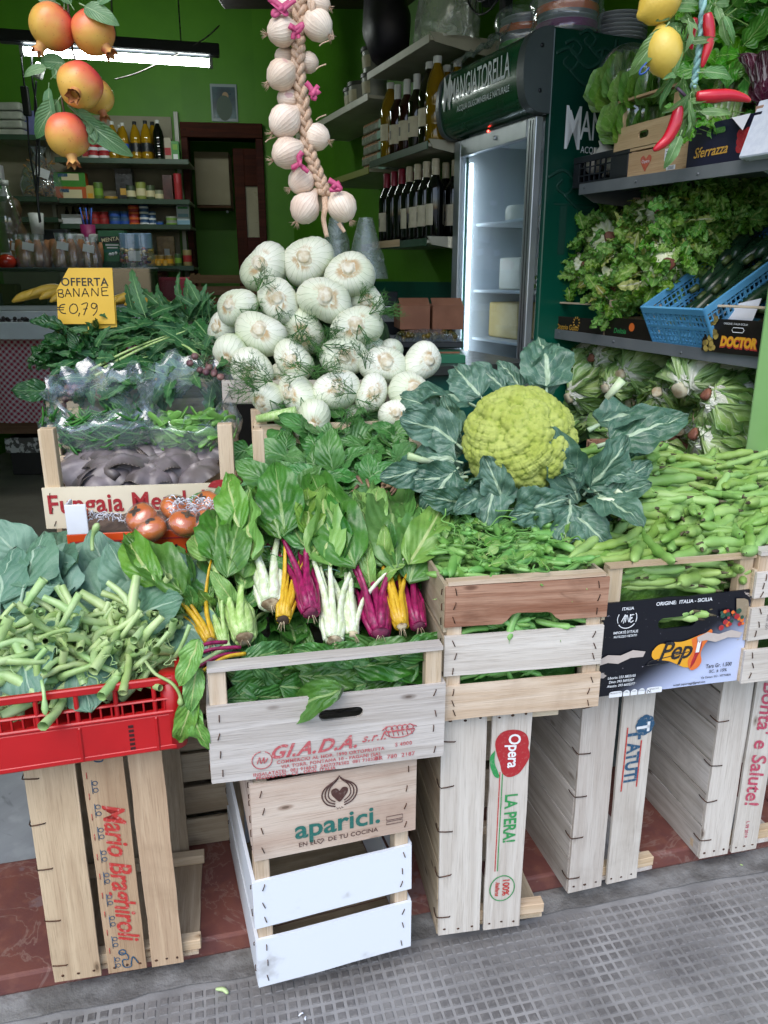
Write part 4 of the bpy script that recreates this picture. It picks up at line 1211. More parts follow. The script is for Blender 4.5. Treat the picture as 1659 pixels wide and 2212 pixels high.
pstm=variants('peastalk',5,lambda i:(lambda mb:mb.mesh('stalk',M_peat))(MB().tube(sm([(0,0,0),(.01*(-1)**i,.018,.005),(-.004,.036,.009),(.008,.05+.004*i,.004),(.014,.06,.008)],4),.0013,5)))
peal=variants('pealeaf',3,lambda i:leaf_mesh(.022,.016,L_chardy,5,4,.8,.1,.1,1.5,None,.004,.001,.8,.7,i+200))
for k in range(70):
 x,y=rr.uniform(-.125,.125),rr.uniform(-.19,.22)
 p=PFm@V((x,y,pea_h(x,y)+.02));a=rr.uniform(0,6.28)
 put('stalk',rr.choice(pstm),look(p,V((math.cos(a),math.sin(a),rr.uniform(-.2,.5))),ZUP,rr.uniform(-1,1),rr.uniform(.7,1.2)),pst)
 for j in range(2):
  put('leaflet',rr.choice(peal),look(p+V((rr.uniform(-.02,.02),rr.uniform(-.02,.02),.003)),V((rr.uniform(-1,1),rr.uniform(-1,1),rr.uniform(0,.8))),ZUP,rr.uniform(-1,1),rr.uniform(.6,1.2)),pst)
for k in range(26):
 lv=rr.choice((.31,.67));p=PFm@V((rr.uniform(-.11,.11),-PD_/2+.008+rr.uniform(0,.02),PH*lv+rr.uniform(-.008,.008)))
 o=put('pea_pod',rr.choice(pea_m),look(p,V((rr.uniform(-1,1),rr.uniform(-.2,.2),rr.uniform(-.5,.5))),ZUP,rr.uniform(-1,1),.9));tag(o,'pea pod showing in a gap between the slats of the pea crate','pea pod','pea pods behind the slats')
mb=MB();mb.box((0,.01,PH*.46),(PW-.05,PD_-.05,PH*.84));o=put('pea_pod_core',mb.mesh('pea_pod_core',plain('pea_mass','#2f6a1f','#447f2e',60,.6,.8,90,bdist=.01),False),PFm);o['kind']='stuff';o['label']='packed pea pods inside the slatted crate'
def mk_bean():
 t=NT('broad_bean_skin')
 vec=t.coord('Object',(1,1,1))
 n1=t.noise(vec,14.0,4)
 c=t.mix(t.ramp(n1,.3,.7),col('#769c49'),col('#95b668'))
 c=t.rnd_hsv(c,.03,.15,.1)
 c=t.mix(t.ramp(t.noise(vec,38.0,4,.6,.6),.68,.76,0,.7),c,col('#6b5a33'))
 bn=t.noise(t.coord('Object',(3,1,3)),45.0,3)
 t.set_p(base=c,rough=.5,normal=t.bump(bn,.25,.002));return t.mat
M_bean=mk_bean();M_beant=plain('bean_calyx','#5f5a40','#3a3020',40,.8,.5)
bean_m=variants('bean',10,lambda i:pod_mesh(.128+.016*(i%4),.0082+.0007*(i%3),M_bean,i+3,4+i%2,.82,.6,9,18,M_beant,.14,.015))
BFm=bean.M
def bean_h(x,y):
 return BH*0.93+.075*smooth(-.2,.2,y)+.02*math.sin(x*9+1)*smooth(-.2,.1,y)+.008*math.sin(x*25+y*18)-.03*smooth(.42,.52,x)
heap('bean_pod','broad bean pod in the big heap over the right-hand crates','bean pod','broad bean pods',bean_m,250,BFm,(-.13,.44),(-.17,.30),bean_h,lambda x,y,r:r.gauss(.35,.55)+(PI if r.random()<.5 else 0),6,160,'bean_pod_mass',.22,1.0,1.35,2.4,.012)
rr=random.Random(10)
for k in range(34):
 hz_=k%4==0
 p=BFm@V((rr.uniform(-.03,.03)if hz_ else rr.uniform(-.08,.08),-BD/2+(.022 if hz_ else .03)+rr.uniform(0,.02),pz+.043 if hz_ else BH*rr.uniform(.74,.9)))
 o=put('bean_pod',rr.choice(bean_m),look(p,V((rr.choice((-1,1)),.24,rr.uniform(-.35,.1))),V((0,-1,.4)),rr.uniform(-1,1),.95));tag(o,'broad bean pod showing behind the printed front panel','bean pod','bean pods behind the panel')
mb=MB();mb.box((0,.01,BH*.40),(BW-.05,BD-.06,BH*.74));o=put('bean_pod_core',mb.mesh('bean_pod_core',plain('bean_mass','#56802c','#3a5a1e',30,.6,.8,60,bdist=.01),False),BFm);o['kind']='stuff';o['label']='packed broad bean pods inside the crate'
mb=MB();mb.box((0,.01,BH*.44),(.25,BD-.06,BH*.8));o=put('bean_pod_core',mb.mesh('bean_pod_core',plain('bean_mass','#56802c'),False),rc.M);o['kind']='stuff';o['label']='packed broad bean pods inside the rightmost crate'
def plain_crate(label,A,ang,L,W,z,H,mat=W_pale,spec=((.02,.45),(.55,.98)),post=None,staple=2,mats=None):
 c=Crate('wooden_crate',label,crate_frame(A,ang,L,W,z),L,W,H)
 for sd_ in('-y','+y','-x','+x'):
  c.slats(sd_,[(H*a,H*b_,(mats or{}).get(sd_,mat))for a,b_ in spec],staple=staple if sd_ in('-y','-x')else 0,ext=0.01 if sd_[1]=='y' else 0)
 c.posts(0.024,0.022,post or H-.001,mat);c.bottom(3,.005,mat,.008)
 return c
plain_crate('dull crate lying behind the tan crate on end, under the second tier',(-0.62,1.42),13,.50,.30,.055,.25,W_dull,((.02,.3),(.36,.64),(.7,.98)))
plain_crate('dull crate stacked on another behind the tan crate on end',(-0.62,1.42),13,.50,.30,.3055,.25,W_dull,((.02,.3),(.36,.64),(.7,.98)))
plain_crate('shaded crate behind the white crate, under the second tier',(-0.08,1.52),13,.50,.30,.055,.25,W_dull)
plain_crate('shaded crate stacked second behind the white crate',(-0.08,1.52),13,.50,.30,.3055,.25,W_dull)
plain_crate('shaded crate stacked third behind the weathered crate',(-0.08,1.52),13,.50,.30,.556,.22,W_dull)
FD=1.60
A=Pd(108,1143,FD);fz=A.z
B=Pd(520,1125,FD+.06)
fang=math.degrees(math.atan2(B.y-A.y,B.x-A.x))
FW=.405;FHt=Pd(105,928,FD).z-fz
M_card=plain('cream_print_board','#e6dcc2','#dbd0b4',6,.45,.05)
fun=Crate('wooden_crate','cream printed crate of grey oyster mushrooms with tall corner posts',crate_frame(A,fang,FW,.28,fz),FW,.28,FHt)
fp_=fun.slats('-y',[(0.001,FHt*.42,M_card)],staple=3,ext=.01,name='printed_panel')[0]
fun.slats('+y',[(0.001,FHt*.42,M_card)],staple=0)
fun.slats('-x',[(.001,FHt*.18,W_new),(FHt*.24,FHt*.40,W_new)],staple=0);fun.slats('+x',[(.001,FHt*.18,W_new),(FHt*.24,FHt*.40,W_new)],staple=0)
fun.posts(.032,.028,FHt,W_new);fun.bottom(3,.005,W_new,.006)
me=text_mesh('Fungaia Mendola',.058,I_crim,.0012,0,1.05,.88);fun.text('-y',me,-.02,FHt*.25,0.0,part=fp_)
b=MB();b.tube([(-.19,0,0),(.06,.004,0)],.0016,4);me=b.mesh('underline',I_org);me.transform(SC(1,1,.3));fun.text('-y',me,.05,FHt*.10,part=fp_,name='underline')
b=MB();q_=sm2([(-.03,0),(-.02,.012),(0,.016),(.02,.012),(.03,0),(0,-.004),(-.03,0)],4);b.add([(x,y,0)for x,y in q_],[tuple(range(len(q_)))[::-1]]);fun.text('-y',b.mesh('mushroom_mark',I_crim,False),.172,FHt*.38,part=fp_,name='mushroom_mark')
b=MB();b.box((0,0,0),(.06,.05,.0004));fun.text('-y',b.mesh('white_label',I_white,False),.175,FHt*.2,part=fp_,name='white_label')
b=MB();b.box((0,0,0),(.008,.05,.0008));fun.text('-y',b.mesh('red_bar',I_red,False),.142,FHt*.2,part=fp_,name='red_bar')
plain_crate('upright crate hidden under the mushroom crate',(A.x+.02,A.y+.03),10,.38,.26,.5555,fz-.5565,W_dull)
M_mush=NT('oyster_mushroom')
t=M_mush
uvs_=t.n('SeparateXYZ',{0:t.n('TexCoord').outputs['UV']})
vec=t.coord('Object',(1,1,1))
c=t.mix(t.ramp(t.noise(vec,22.,4),.35,.65),col('#68615f'),col('#80777a'))
c=t.mix(t.ramp(t.noise(vec,7.,3),.55,.8,0,.5),c,col('#8d898e'))
c=t.mix(t.ramp(uvs_.outputs[1],.72,1.,0,.55),c,col('#3f3833'));c=t.mix(t.ramp(uvs_.outputs[1],.45,.1,0,.45),c,col('#a8a09a'))
t.set_p(base=t.rnd_hsv(c,.02,.1,.15),rough=.36,normal=t.bump(t.noise(vec,60.,4),.15,.003));M_mush=t.mat
t=NT('mushroom_gills');uvs_=t.n('SeparateXYZ',{0:t.n('TexCoord').outputs['UV']})
ln=t.math('ABSOLUTE',t.math('SINE',t.math('MULTIPLY',uvs_.outputs[0],120.)))
t.set_p(base=t.mix(ln,col('#6a5f59'),col('#9a8f87')),rough=.7,normal=t.bump(ln,.8,.002));M_gill=t.mat
def mush_mesh(i):
 rr=random.Random(i);r=.043+.007*(i%3)
 def top(a,s):
  an=PI*(a-.5)*1.15;q=s
  rad=r*q*(1+.10*math.sin(3*an+i)+.06*math.sin(9*an+i)*q)
  return V((rad*math.sin(an)*1.1,rad*math.cos(an)*1.25,.012*(1-q*q)-.010*q**6+.005*q*math.sin(5*an+i)))
 mb=MB();mb.grid(top,22,7)
 mb.m=1
 mb.grid(lambda a,s:top(a,s)-V((0,.002*(1-s),.0065*(1-s)+.0015+.010*(1-s)*s)),22,7,True)
 mb.m=0;mb.tube([(0,.012,.008),(0,-.010,.002),(.004,-.028,-.008)],[.010,.009,.0075],8)
 return mb.mesh('mushroom',[M_mush,M_gill])
mushes=variants('mush',5,mush_mesh)
FM=fun.M
rr=random.Random(4)
spots_m=[]
for k in range(30):
 x=-.125+.25*((k*0.381966)%1.0);row=k//8
 spots_m.append((x,.07-.042*row+rr.uniform(-.012,.012),FHt*.40+.034-.008*row+rr.uniform(0,.012)))
for k,(x,y,z)in enumerate(spots_m):
 p=FM@V((x,y,z))
 d=V((rr.uniform(-1.2,.9),rr.uniform(-1,-.5),rr.uniform(-.12,.30)))
 o=put('oyster_mushroom',mushes[k%5],look(p,-d if k%7==3 else d,V((rr.uniform(-.35,.35),-.55,1)),0,rr.uniform(1.05,1.5)))
 tag(o,'flat grey-brown oyster mushroom in the cream printed crate','mushroom','oyster mushrooms in the crate')
M_film=film('clear_film',(.70,.84,1.0),.22,.12,.15)
M_gb=plain('green_bean_skin','#2f6a28','#477f38',20,.42,.1,60,(1,1,1),.15,.02)
gb_m=variants('gbean',6,lambda i:pod_mesh(.085+.01*(i%3),.0032,M_gb,i+40,7,.9,.5,6,10,None,.05))
sp_m=variants('snowpea',5,lambda i:pod_mesh(.075,.0095,plain('flat_bean_skin','#5b8f3c','#74a352',20,.42,.1,60,(1,1,1),.1),i+50,5,.3,.5,8,12,None,.04))
def bag(label,c,rx,ry,h,beans,blabel,bcat,n,seed,mouth):
 c=V(c);rr=random.Random(seed)
 t=thing('plastic_bag',label,'plastic bag',c)
 def fn(a,s):
  an=2*PI*a
  if s<.55:
   q=s/.55;w=math.sin(PI/2*(.25+.75*q));z=h*.55*q
   wx,wy=rx*w,ry*w
  else:
   q=(s-.55)/.45;wx,wy=rx*(1-.30*math.sin(PI*q*.8)+.06*q),ry*(1-.30*math.sin(PI*q*.8)+.1*q);z=h*.55+h*.45*q
  nz=fbm((math.cos(an)*2.4+seed,math.sin(an)*2.4,s*3.0),1.3,3)
  n2=abs(fbm((math.cos(an)*3.2+seed,math.sin(an)*3.2,s*4.0),1.2,2))
  k=1+.10*nz*(0.15+s*.9)+.12*n2*smooth(.5,.75,s)
  tilt=mouth*smooth(.5,1,s)
  return c+V((wx*k*math.cos(an),wy*k*math.sin(an)-.03*tilt*0,z+.035*nz*s+tilt*.06*math.sin(an)))
 mb=MB();mb.grid(fn,64,30)
 put('film',mb.mesh('film',M_film),None,t)
 for k in range(n):
  a=rr.uniform(0,6.28);q=math.sqrt(rr.random())*.88;zz=rr.uniform(.05,.60)**.8
  w=math.sin(PI/2*(.25+.75*min(1,zz/.55)))
  if k<n*.75:q=.72+.2*rr.random();a=rr.uniform(PI,2*PI)
  else:zz=.52+.1*(1-q)
  p=c+V((rx*w*q*math.cos(a),ry*w*q*math.sin(a),h*zz))
  tg=V((-math.sin(a),math.cos(a),rr.uniform(-.9,.9)))
  o=put(blabel[0],rr.choice(beans),look(p,tg,V((math.cos(a),math.sin(a),.5)),rr.uniform(-1,1),rr.uniform(.8,1.1)))
  tag(o,blabel[1],bcat,blabel[2])
 return t
bag('crumpled clear bag of green beans behind the mushrooms, left one',Pd(232,1000,1.83),.15,.10,.19,gb_m,('green_bean','thin green bean inside the left clear plastic bag','thin beans in the left bag'),'green bean',190,3,.8)
bag('crumpled clear bag of flat beans behind the mushrooms, right one',Pd(418,1000,1.85),.125,.095,.19,sp_m,('flat_bean','flat green bean pod inside the right clear plastic bag','flat beans in the right bag'),'flat bean',110,9,1.0)
for nm,c_,r_ in(('green_bean_mass',Pd(232,1000,1.85),(.10,.055,.09)),('flat_bean_mass',Pd(418,1000,1.87),(.08,.05,.08))):
 mb=MB();mb.lathe([(math.sin(PI*i/10)*1.0+1e-4,-math.cos(PI*i/10))for i in range(11)],18,lambda a,i:1+.05*math.sin(5*a+i))
 o=put(nm,mb.mesh(nm,M_gb),T(V(c_)+V((0,.0,r_[2]*.5)))@SC(r_[0],r_[1],r_[2]*.5));o['kind']='stuff';o['label']='beans packed in the middle of the clear bag'
GA=Pd(112,1010,1.76)
plain_crate('pale crate holding the clear bean bags behind the mushroom crate',(GA.x,GA.y),9,.42,.28,GA.z-.09,.13,W_new,((.02,.9),),.19)
plain_crate('crate hidden under the bag crate',(GA.x,GA.y),9,.42,.28,.45,GA.z-.095-.45,W_dull)
GB=Pd(105,880,1.98)
plain_crate('wooden crate under the dark leafy greens at the back left',(GB.x,GB.y),8,.44,.30,GB.z-.11,.14,W_new,((.02,.9),),.16)
plain_crate('dull crate under the leafy greens crate',(GB.x,GB.y),8,.44,.30,.55,GB.z-.115-.55,W_dull)
M_orc=plain('orange_card','#d9501c','#c94515',8,.4,.05);M_whc=plain('white_card','#e2e4ea','#d6d8de',8,.5,.05)
A=Pd(152,1222,1.425);obz=A.z-.0
OBH=Pd(145,1092,1.425).z-obz
oang=9
OM=crate_frame((A.x,A.y),oang,.36,.20,obz)
ob=thing('fruit_box','orange and white cardboard box of wrapped persimmons in front of the mushroom crate','box',OM@V((0,0,0)))
def obx(name,c_,d_,m_):return put(name,MB().box((0,0,0),d_).mesh(name,m_,False,.001),OM@T(c_),ob)
obx('front_panel',(0,-.098,.032),(.36,.004,.064),M_orc);obx('back_panel',(0,.098,.05),(.36,.004,.10),M_whc)
for s_ in(-1,1):
 obx('side_panel',(s_*.178,0,.032),(.004,.19,.064),M_orc);
 obx('corner_flap',(s_*.176,-.075,.064+(OBH-.064)/2),(.005,.045,OBH-.064),M_whc)
 obx('corner_flap',(s_*.158,-.0975,.064+(OBH-.064)/2),(.04,.005,OBH-.064),M_whc)
obx('bottom',(0,0,.003),(.355,.19,.004),M_orc)
me=text_mesh('BELLA VERA',.030,I_black,.001,.3);put('lettering',me,OM@frame((.03,-.1012,.022),(1,0,0),(0,0,1),(0,-1,0)),ob)
b=MB();b.box((0,0,0),(.35,.003,.0006));put('red_stripe',b.mesh('red_stripe',I_crim,False),OM@frame((0,-.1012,.048),(1,0,0),(0,0,1),(0,-1,0)),ob)
plain_crate('dull crate under the orange fruit box',(A.x+.01,A.y+.005),oang,.33,.19,.55,obz-.5505,W_dull)
def mk_pers():
 t=NT('persimmon_skin');vec=t.coord('Object',(1,1,1))
 c=t.mix(t.ramp(t.noise(vec,22.,4),.35,.7),col('#e07a2a'),col('#cf6420'));c=t.mix(t.ramp(t.noise(vec,40.,3),.9,.95),c,col('#6a3a18'))
 t.set_p(base=c,rough=.25,coat=.5);return t.mat
M_pers=mk_pers()
def pers_mesh():
 mb=MB();mb.lathe([(max(1e-4,.031*math.sin(PI*i/12)**.85),-.022*math.cos(PI*i/12))for i in range(13)],20,lambda a,i:1+.05*math.cos(4*a))
 return mb.mesh('fruit',M_pers)
def star_mesh():
 mb=MB();mb.grid(lambda a,s:V((.010*s*(1+.35*math.cos(8*PI*a))*math.cos(2*PI*a),.010*s*(1+.35*math.cos(8*PI*a))*math.sin(2*PI*a),.0245-.002*s*s)),32,3)
 return mb.mesh('calyx',M_soil)
def wrap_mesh():
 mb=MB();mb.lathe([(max(1e-4,.0335*math.sin(PI*i/14)**.8),-.024*math.cos(PI*i/14))for i in range(15)],26,lambda a,i:1+.06*mnoise.noise(V((math.cos(a)*3,math.sin(a)*3,i*.6))))
 return mb.mesh('wrapper',film('fruit_wrap',(.9,.9,.9),.14,.12,.06))
pm_,stm_,wm_=pers_mesh(),star_mesh(),wrap_mesh()
for k,(u,v,d,lb)in enumerate(((305,1118,1.45,'leftmost of the front ones'),(325,1140,1.44,'low at the front left'),(380,1098,1.50,'at the back beside the shredded paper'),(445,1090,1.52,'second at the back'),(490,1105,1.50,'at the back right'),(400,1130,1.44,'in the front middle'),(440,1132,1.45,'front right of the middle'),(490,1130,1.46,'partly behind the chard leaves'))):
 p=Pd(u,v,d)
 t=thing('persimmon','wrapped orange persimmon '+lb+' in the orange box','persimmon',p,'wrapped persimmons')
 rot=T(p)@RX(R(35-10*(k%3)))@RY(R(20*((k%3)-1)))
 put('fruit',pm_,rot,t);put('calyx',stm_,rot,t);put('wrapper',wm_,rot@RZ(k),t)
M_shred=plain('white_paper','#e8ebf2','#d5d9e4',10,.6,.05)
mb=MB();rr=random.Random(2)
for k in range(240):
 u,v=(rr.uniform(370,462),rr.uniform(1078,1128))if k<170 else(rr.uniform(190,320),rr.uniform(1108,1128))
 p=Pd(u,v,1.47+rr.uniform(-.02,.02));a=rr.uniform(0,6.28);l=rr.uniform(.008,.02)
 dd=V((math.cos(a),math.sin(a)*.4,rr.uniform(-.5,.5)))*l
 mb.tube([p,p+dd*.5+V((0,0,.004)),p+dd],.0019,4,True,.4)
o=put('shredded_paper',mb.mesh('shredded_paper',M_shred));tag(o,'white shredded paper among the wrapped persimmons','paper',kind='stuff')
mb=MB();mb.grid(lambda a,s:OM@V((-.17+.34*a,-.095+.19*s,.050+.012*mnoise.noise(V((a*9,s*7,1))))),16,10)
put('box_lining',mb.mesh('box_lining',plain('dark_lining','#4a3c36','#6a5a4e',30,.7,.3)),None,ob)
chic=variants('chic',6,lambda i:leaf_mesh(.20+.03*(i%3),.075,L_chic,18,6,.5+.3*(i%3),.1,.06,3,(5.5+i%3,.55),.06,.0035,.6,.6,i+90,.04,.1))
dsp=variants('dspin',4,lambda i:leaf_mesh(.11+.01*i,.085,L_dspin,10,8,.8,.12,.09,2.2,None,.05,.003,.7,.65,i+110,.12,.05))
rr=random.Random(21)
gt=thing('chicory_bunch','dark jagged chicory leaves heaped behind the clear bags','chicory',Pd(320,760,2.1))
for k in range(230):
 u=rr.uniform(190,470);v=640+190*rr.random()**.8+(45 if u<250 else 0)*rr.random()
 if v<665 and 255<u<350:v+=40
 if u<265 and v<712:v+=55
 d=2.25-.30*(v-640)/190+rr.uniform(-.02,.02)
 p=Pd(u,v,d)
 dv=V((rr.uniform(-1.0,.6),rr.uniform(-.9,.4),rr.uniform(-.45,.35)))
 put('leaf',rr.choice(chic),look(p,dv,V((rr.uniform(-.4,.4),-.8,.8)),rr.uniform(-.5,.5),rr.uniform(.32,.6)),gt)
for k in range(26):
 p=Pd(rr.uniform(350,455),rr.uniform(665,720),2.16)
 put('leaf',rr.choice(chic),look(p,V((rr.uniform(-1,1),rr.uniform(-.5,.2),rr.uniform(.2,1))),V((rr.uniform(-.8,.8),-1,.1)),rr.uniform(-.9,.9),rr.uniform(.25,.42)),gt)
for(u0,v0),(u1,v1)in(((195,800),(360,725)),((225,795),(400,715)),((205,812),(320,770)),((430,770),(380,740))):
 p,q=Pd(u0,v0,1.93),Pd(u1,v1,1.97)
 mb=MB();mb.tube(sm([(0,0,0),tuple((q-p)*.5+V((0,0,.006))),tuple(q-p)],5),[.0045-.0003*i for i in range(11)],6);put('stalk',mb.mesh('stalk',S_pale),T(p),gt)
st_=thing('spinach_bunch','dark crinkled spinach hanging over the left side of the greens crate','spinach',Pd(130,740,2.0))
for k in range(56):
 u=rr.uniform(132,225);v=rr.uniform(690,850)
 if u>150 and v>800:v-=60
 if u>120 and v<715:v+=40
 p=Pd(u,v,2.08-.12*(v-690)/170+rr.uniform(-.03,.03))
 put('leaf',rr.choice(dsp),look(p,V((rr.uniform(-.9,.3),-.4,rr.uniform(-.8,.5))),V((rr.uniform(-.7,.2),-.9,.6)),rr.uniform(-.6,.6),rr.uniform(.4,.7)),st_)
M_shal=plain('shallot_skin','#86655f','#553640',20,.5,.1,60,(1,1,1),.15)
mb=MB();mb.lathe([(.0015,-.012),(.009,-.006),(.0125,.002),(.011,.012),(.005,.026),(.003,.045),(.0025,.07)],12);shm=mb.mesh('shallot',M_shal)
for k,(u,v,lb)in enumerate(((140,862,'left'),(152,850,'left'),(160,838,'left'),(135,880,'left'),(145,838,'left'),(420,770,'right'),(445,805,'right'),(462,808,'right'),(450,795,'right'),(475,815,'right'),(432,800,'right'),(410,785,'right'))):
 o=put('shallot',shm,look(Pd(u,v,1.88+.01*(k%3)),V((rr.uniform(-.2,.2),1,rr.uniform(-.2,.5))),ZUP,0,.72)@RX(-PI/2)@RZ(k))
 tag(o,f'pink-skinned shallot bulb in the bundle at the {lb} side of the chicory','shallot',f'shallots at the {lb}')
b=MB()
for k in range(60):
 p=Pd(rr.uniform(440,475),rr.uniform(765,790),1.93);b.tube([p,p+V((rr.uniform(-.02,.02),-.01,rr.uniform(-.02,.01)))],[.0008,.0003],4)
o=put('root_hairs',b.mesh('root_hairs',M_soil));tag(o,'dark root hairs of a bunch at the right end of the chicory','roots',kind='stuff')
M_sign=plain('yellow_card','#e6b93a','#ddb033',4,.5,.04)
SGD=2.06
s0,s1=Pd(126,700,SGD),Pd(250,700,SGD)
sw_=(s1-s0).length;sh_=Pd(186,578,SGD).z-s0.z
SM_=frame(s0,(1,0,0),V((0,.12,1)).normalized(),V((0,-1,.12)).normalized())
sg=thing('price_sign','yellow card price sign with a clipped corner standing in the greens','price sign',s0)
mb=MB();mb.prism([(0,0),(sw_,0),(sw_,sh_),(.25*sw_,sh_),(.02*sw_,sh_*.62)],.0025);put('card',mb.mesh('card',M_sign,False),SM_,sg)
mb=MB();mb.prism([(.5*sw_,-.1*sh_),(sw_*1.01,-.05*sh_),(sw_*1.01,sh_*.4),(.5*sw_,sh_*.4)],.002);put('back_card',mb.mesh('back_card',M_sign,False),SM_@T(0,0,-.006),sg)
put('lettering',text_mesh('OFFERTA',sw_*.19,I_black,.0004,0,1.05),SM_@T(sw_*.51,sh_*.745,.0032),sg)
u_=sw_/100.
def hw(lines):return[sm2([(x*u_,y*u_)for x,y in l],4)if len(l)>2 else[(x*u_,y*u_)for x,y in l]for l in lines]
pen=I_black
ban=[[(5,46),(4,57)],[(4,57),(12,57.5),(11,52),(5,51.5),(13,50),(12,45),(5,46)],[(16,46),(21,59)],[(21,59),(27,46)],[(18,51),(26,51)],[(31,46),(31,60)],[(31,60),(40,46)],[(40,46),(41,60)],[(45,46),(51,60)],[(51,60),(57,46)],[(48,51),(56,51)],[(62,47),(63,60)],[(63,60),(73,47)],[(73,47),(74,61)],[(80,48),(80,61)],[(80,61),(91,62)],[(80,55),(89,56)],[(80,48),(91,48)]]
eur=[[(15,33),(8,32),(4,26),(8,19),(15,18)],[(1,28),(13,28)],[(1,24),(12,24)],[(29,34),(23,29),(23,20),(30,18),(36,24),(34,32),(29,34)],[(39,19),(37,13)],[(43,33),(54,35),(46,15)],[(46,25),(53,26)],[(70,33),(63,35),(60,29),(66,26),(70,32),(69,22),(62,14)]]
put('handwriting',stroke_mesh(hw(ban),u_*.9,pen),SM_@T(0,0,.0028),sg);put('handwriting',stroke_mesh(hw(eur),u_*.9,pen),SM_@T(0,0,.0028),sg)
M_ban=plain('banana_skin','#c9a23a','#b4932f',10,.5,.1,40,(1,1,1),.1)
M_bant=plain('banana_tip','#3a2d22','#57452c',20,.7,.3)
def ban_mesh(i):
 mb=MB();pts=[(0,.085*math.sin(1.5*s-.75)*1.2,.05*math.cos(1.5*s-.75))for s in[k/10 for k in range(11)]]
 mb.tube(pts,[.004,.009,.0145,.0165,.017,.017,.0165,.015,.011,.007,.005],7);mb.m=1
 mb.tube([pts[-1],V(pts[-1])+V((0,.02,-.008))],[.005,.0045],6);return mb.mesh('banana',[M_ban,M_bant])
bm_=ban_mesh(0)
for lab,c_,n_ in(('bunch of spotted yellow bananas to the right of the price sign',(300,668),6),('bunch of bananas half hidden at the left of the price sign',(118,655),5)):
 p=Pd(c_[0],c_[1],2.45);t=thing('banana_bunch',lab,'bananas',p)
 for k in range(n_):
  put('banana',bm_,T(p+V((-.06+.022*k,.01*k,-.008*abs(k-2))))@RZ(R(-70+9*k))@RX(R(10))@SC(.85),t)
spl=variants('spin',6,lambda i:leaf_mesh(.085+.012*(i%3),.070+.008*(i%2),L_spin,9,6,.6+.3*(i%3),.12,.06,1.8,(2.5,.10)if i%2 else None,.04,.0022,.62,.6,i+130,.07,.15))
sp=thing('spinach_heap','heap of mid-green spinach leaves in front of the fennel','spinach',Pd(720,1080,1.6))
rr=random.Random(31)
for k in range(300):
 u=rr.uniform(565,900);v=rr.uniform(905,1100)
 d=1.86-.34*(v-905)/195+rr.uniform(-.03,.02)
 if u<600 and v<960:continue
 p=Pd(u,v,d)
 put('leaf',rr.choice(spl),look(p,V((rr.uniform(-1,1),rr.uniform(-.9,.5),rr.uniform(-.3,.55))),V((rr.uniform(-.5,.5),-.7,.9)),rr.uniform(-.6,.6),rr.uniform(.5,.95)),sp)
for k in range(14):
 p=Pd(rr.uniform(760,860),rr.uniform(1020,1055),1.52);d=V((rr.uniform(-.6,.6),-.7,rr.uniform(-.5,.2)))
 mb=MB();mb.tube([(0,0,0),tuple(d*.018),tuple(d*.034)],[.004,.0035,.0015],6);put('root_end',mb.mesh('root_end',plain('spinach_root','#8a7454','#7a5a4c',30,.7,.3)),T(p),sp)
for(u0,v0,u1,v1)in((560,955,600,900),(545,940,580,905)):
 pass
plain_crate('wooden crate holding the spinach heap',(Pd(560,1050,1.62).x,1.56),10,.36,.28,.74,.14,W_new,((.02,.45),(.55,.95)),.26)
def mk_fen():
 t=NT('fennel_skin')
 uv=t.n('SeparateXYZ',{0:t.n('TexCoord').outputs['UV']})
 vec=t.coord('Object',(1,1,1))
 wob=t.math('MULTIPLY',t.noise(vec,25.,3),.07)
 ph_=t.math('MULTIPLY',t.math('ADD',uv.outputs[0],wob),22.)
 ln=t.math('ABSOLUTE',t.math('SUBTRACT',t.math('FRACT',ph_),.5))
 ph2=t.math('ABSOLUTE',t.math('SUBTRACT',t.math('FRACT',t.math('MULTIPLY',ph_,3.3)),.5))
 line=t.ramp(ln,.46,.5)
 c=t.mix(t.ramp(t.noise(vec,12.,3),.3,.7),col('#e6e7d9'),col('#d3dabf'))
 c=t.mix(t.ramp(uv.outputs[1],.35,.9),c,col('#a3bf78'))
 c=t.mix(t.math('MULTIPLY',line,.95),c,col('#83996a'))
 c=t.mix(t.math('MULTIPLY',t.ramp(ph2,.42,.5),.35),c,col('#a9b88f'))
 br=t.noise(t.coord('Object',(1,1,1)),34.,5,.65,.7)
 c=t.mix(t.ramp(br,.65,.74,0,.65),c,col('#b08f62'))
 c=t.mix(t.math('MULTIPLY',t.ramp(uv.outputs[1],.13,.03),t.ramp(br,.46,.6)),c,col('#b59a70'))
 t.set_p(base=c,rough=.4,spec=.4,normal=t.bump(t.math('ADD',ln,t.math('MULTIPLY',ph2,.3)),.35,.002));return t.mat
M_fen=mk_fen()
M_fenr=plain('fennel_root_plate','#e0dcca','#c4b593',60,.7,.5,140,bdist=.002)
M_fens=plain('fennel_stalk','#8fb862','#b9d093',12,.4,.15,50,(20,20,1))
M_frond=plain('fennel_frond','#2f5f2a','#4a7d36',20,.6,0)
def fen_mesh(i):
 rr=random.Random(i*7+1);r=.052;fl=.70+.08*(i%3)
 prof=[(.014,.0),(.030,.0035),(.043,.012),(.050,.025),(.052,.040),(.048,.056),(.038,.073),(.028,.088),(.021,.10),(.018,.112)]
 mb=MB()
 def fr_(a,k):
  s=k/9
  sh_=0.09*(abs(math.sin(1.5*a+i+s*1.2))**.5-.6)*(0.4+s)
  return(math.sqrt((math.cos(a))**2+(fl*math.sin(a))**2))*(1+sh_+.03*math.sin(3*a+i)+.022*abs(math.sin(11*a+s*2+.8*math.sin(2*a))))
 mb.lathe(prof,66,fr_,True)
 return mb.mesh('bulb',M_fen)
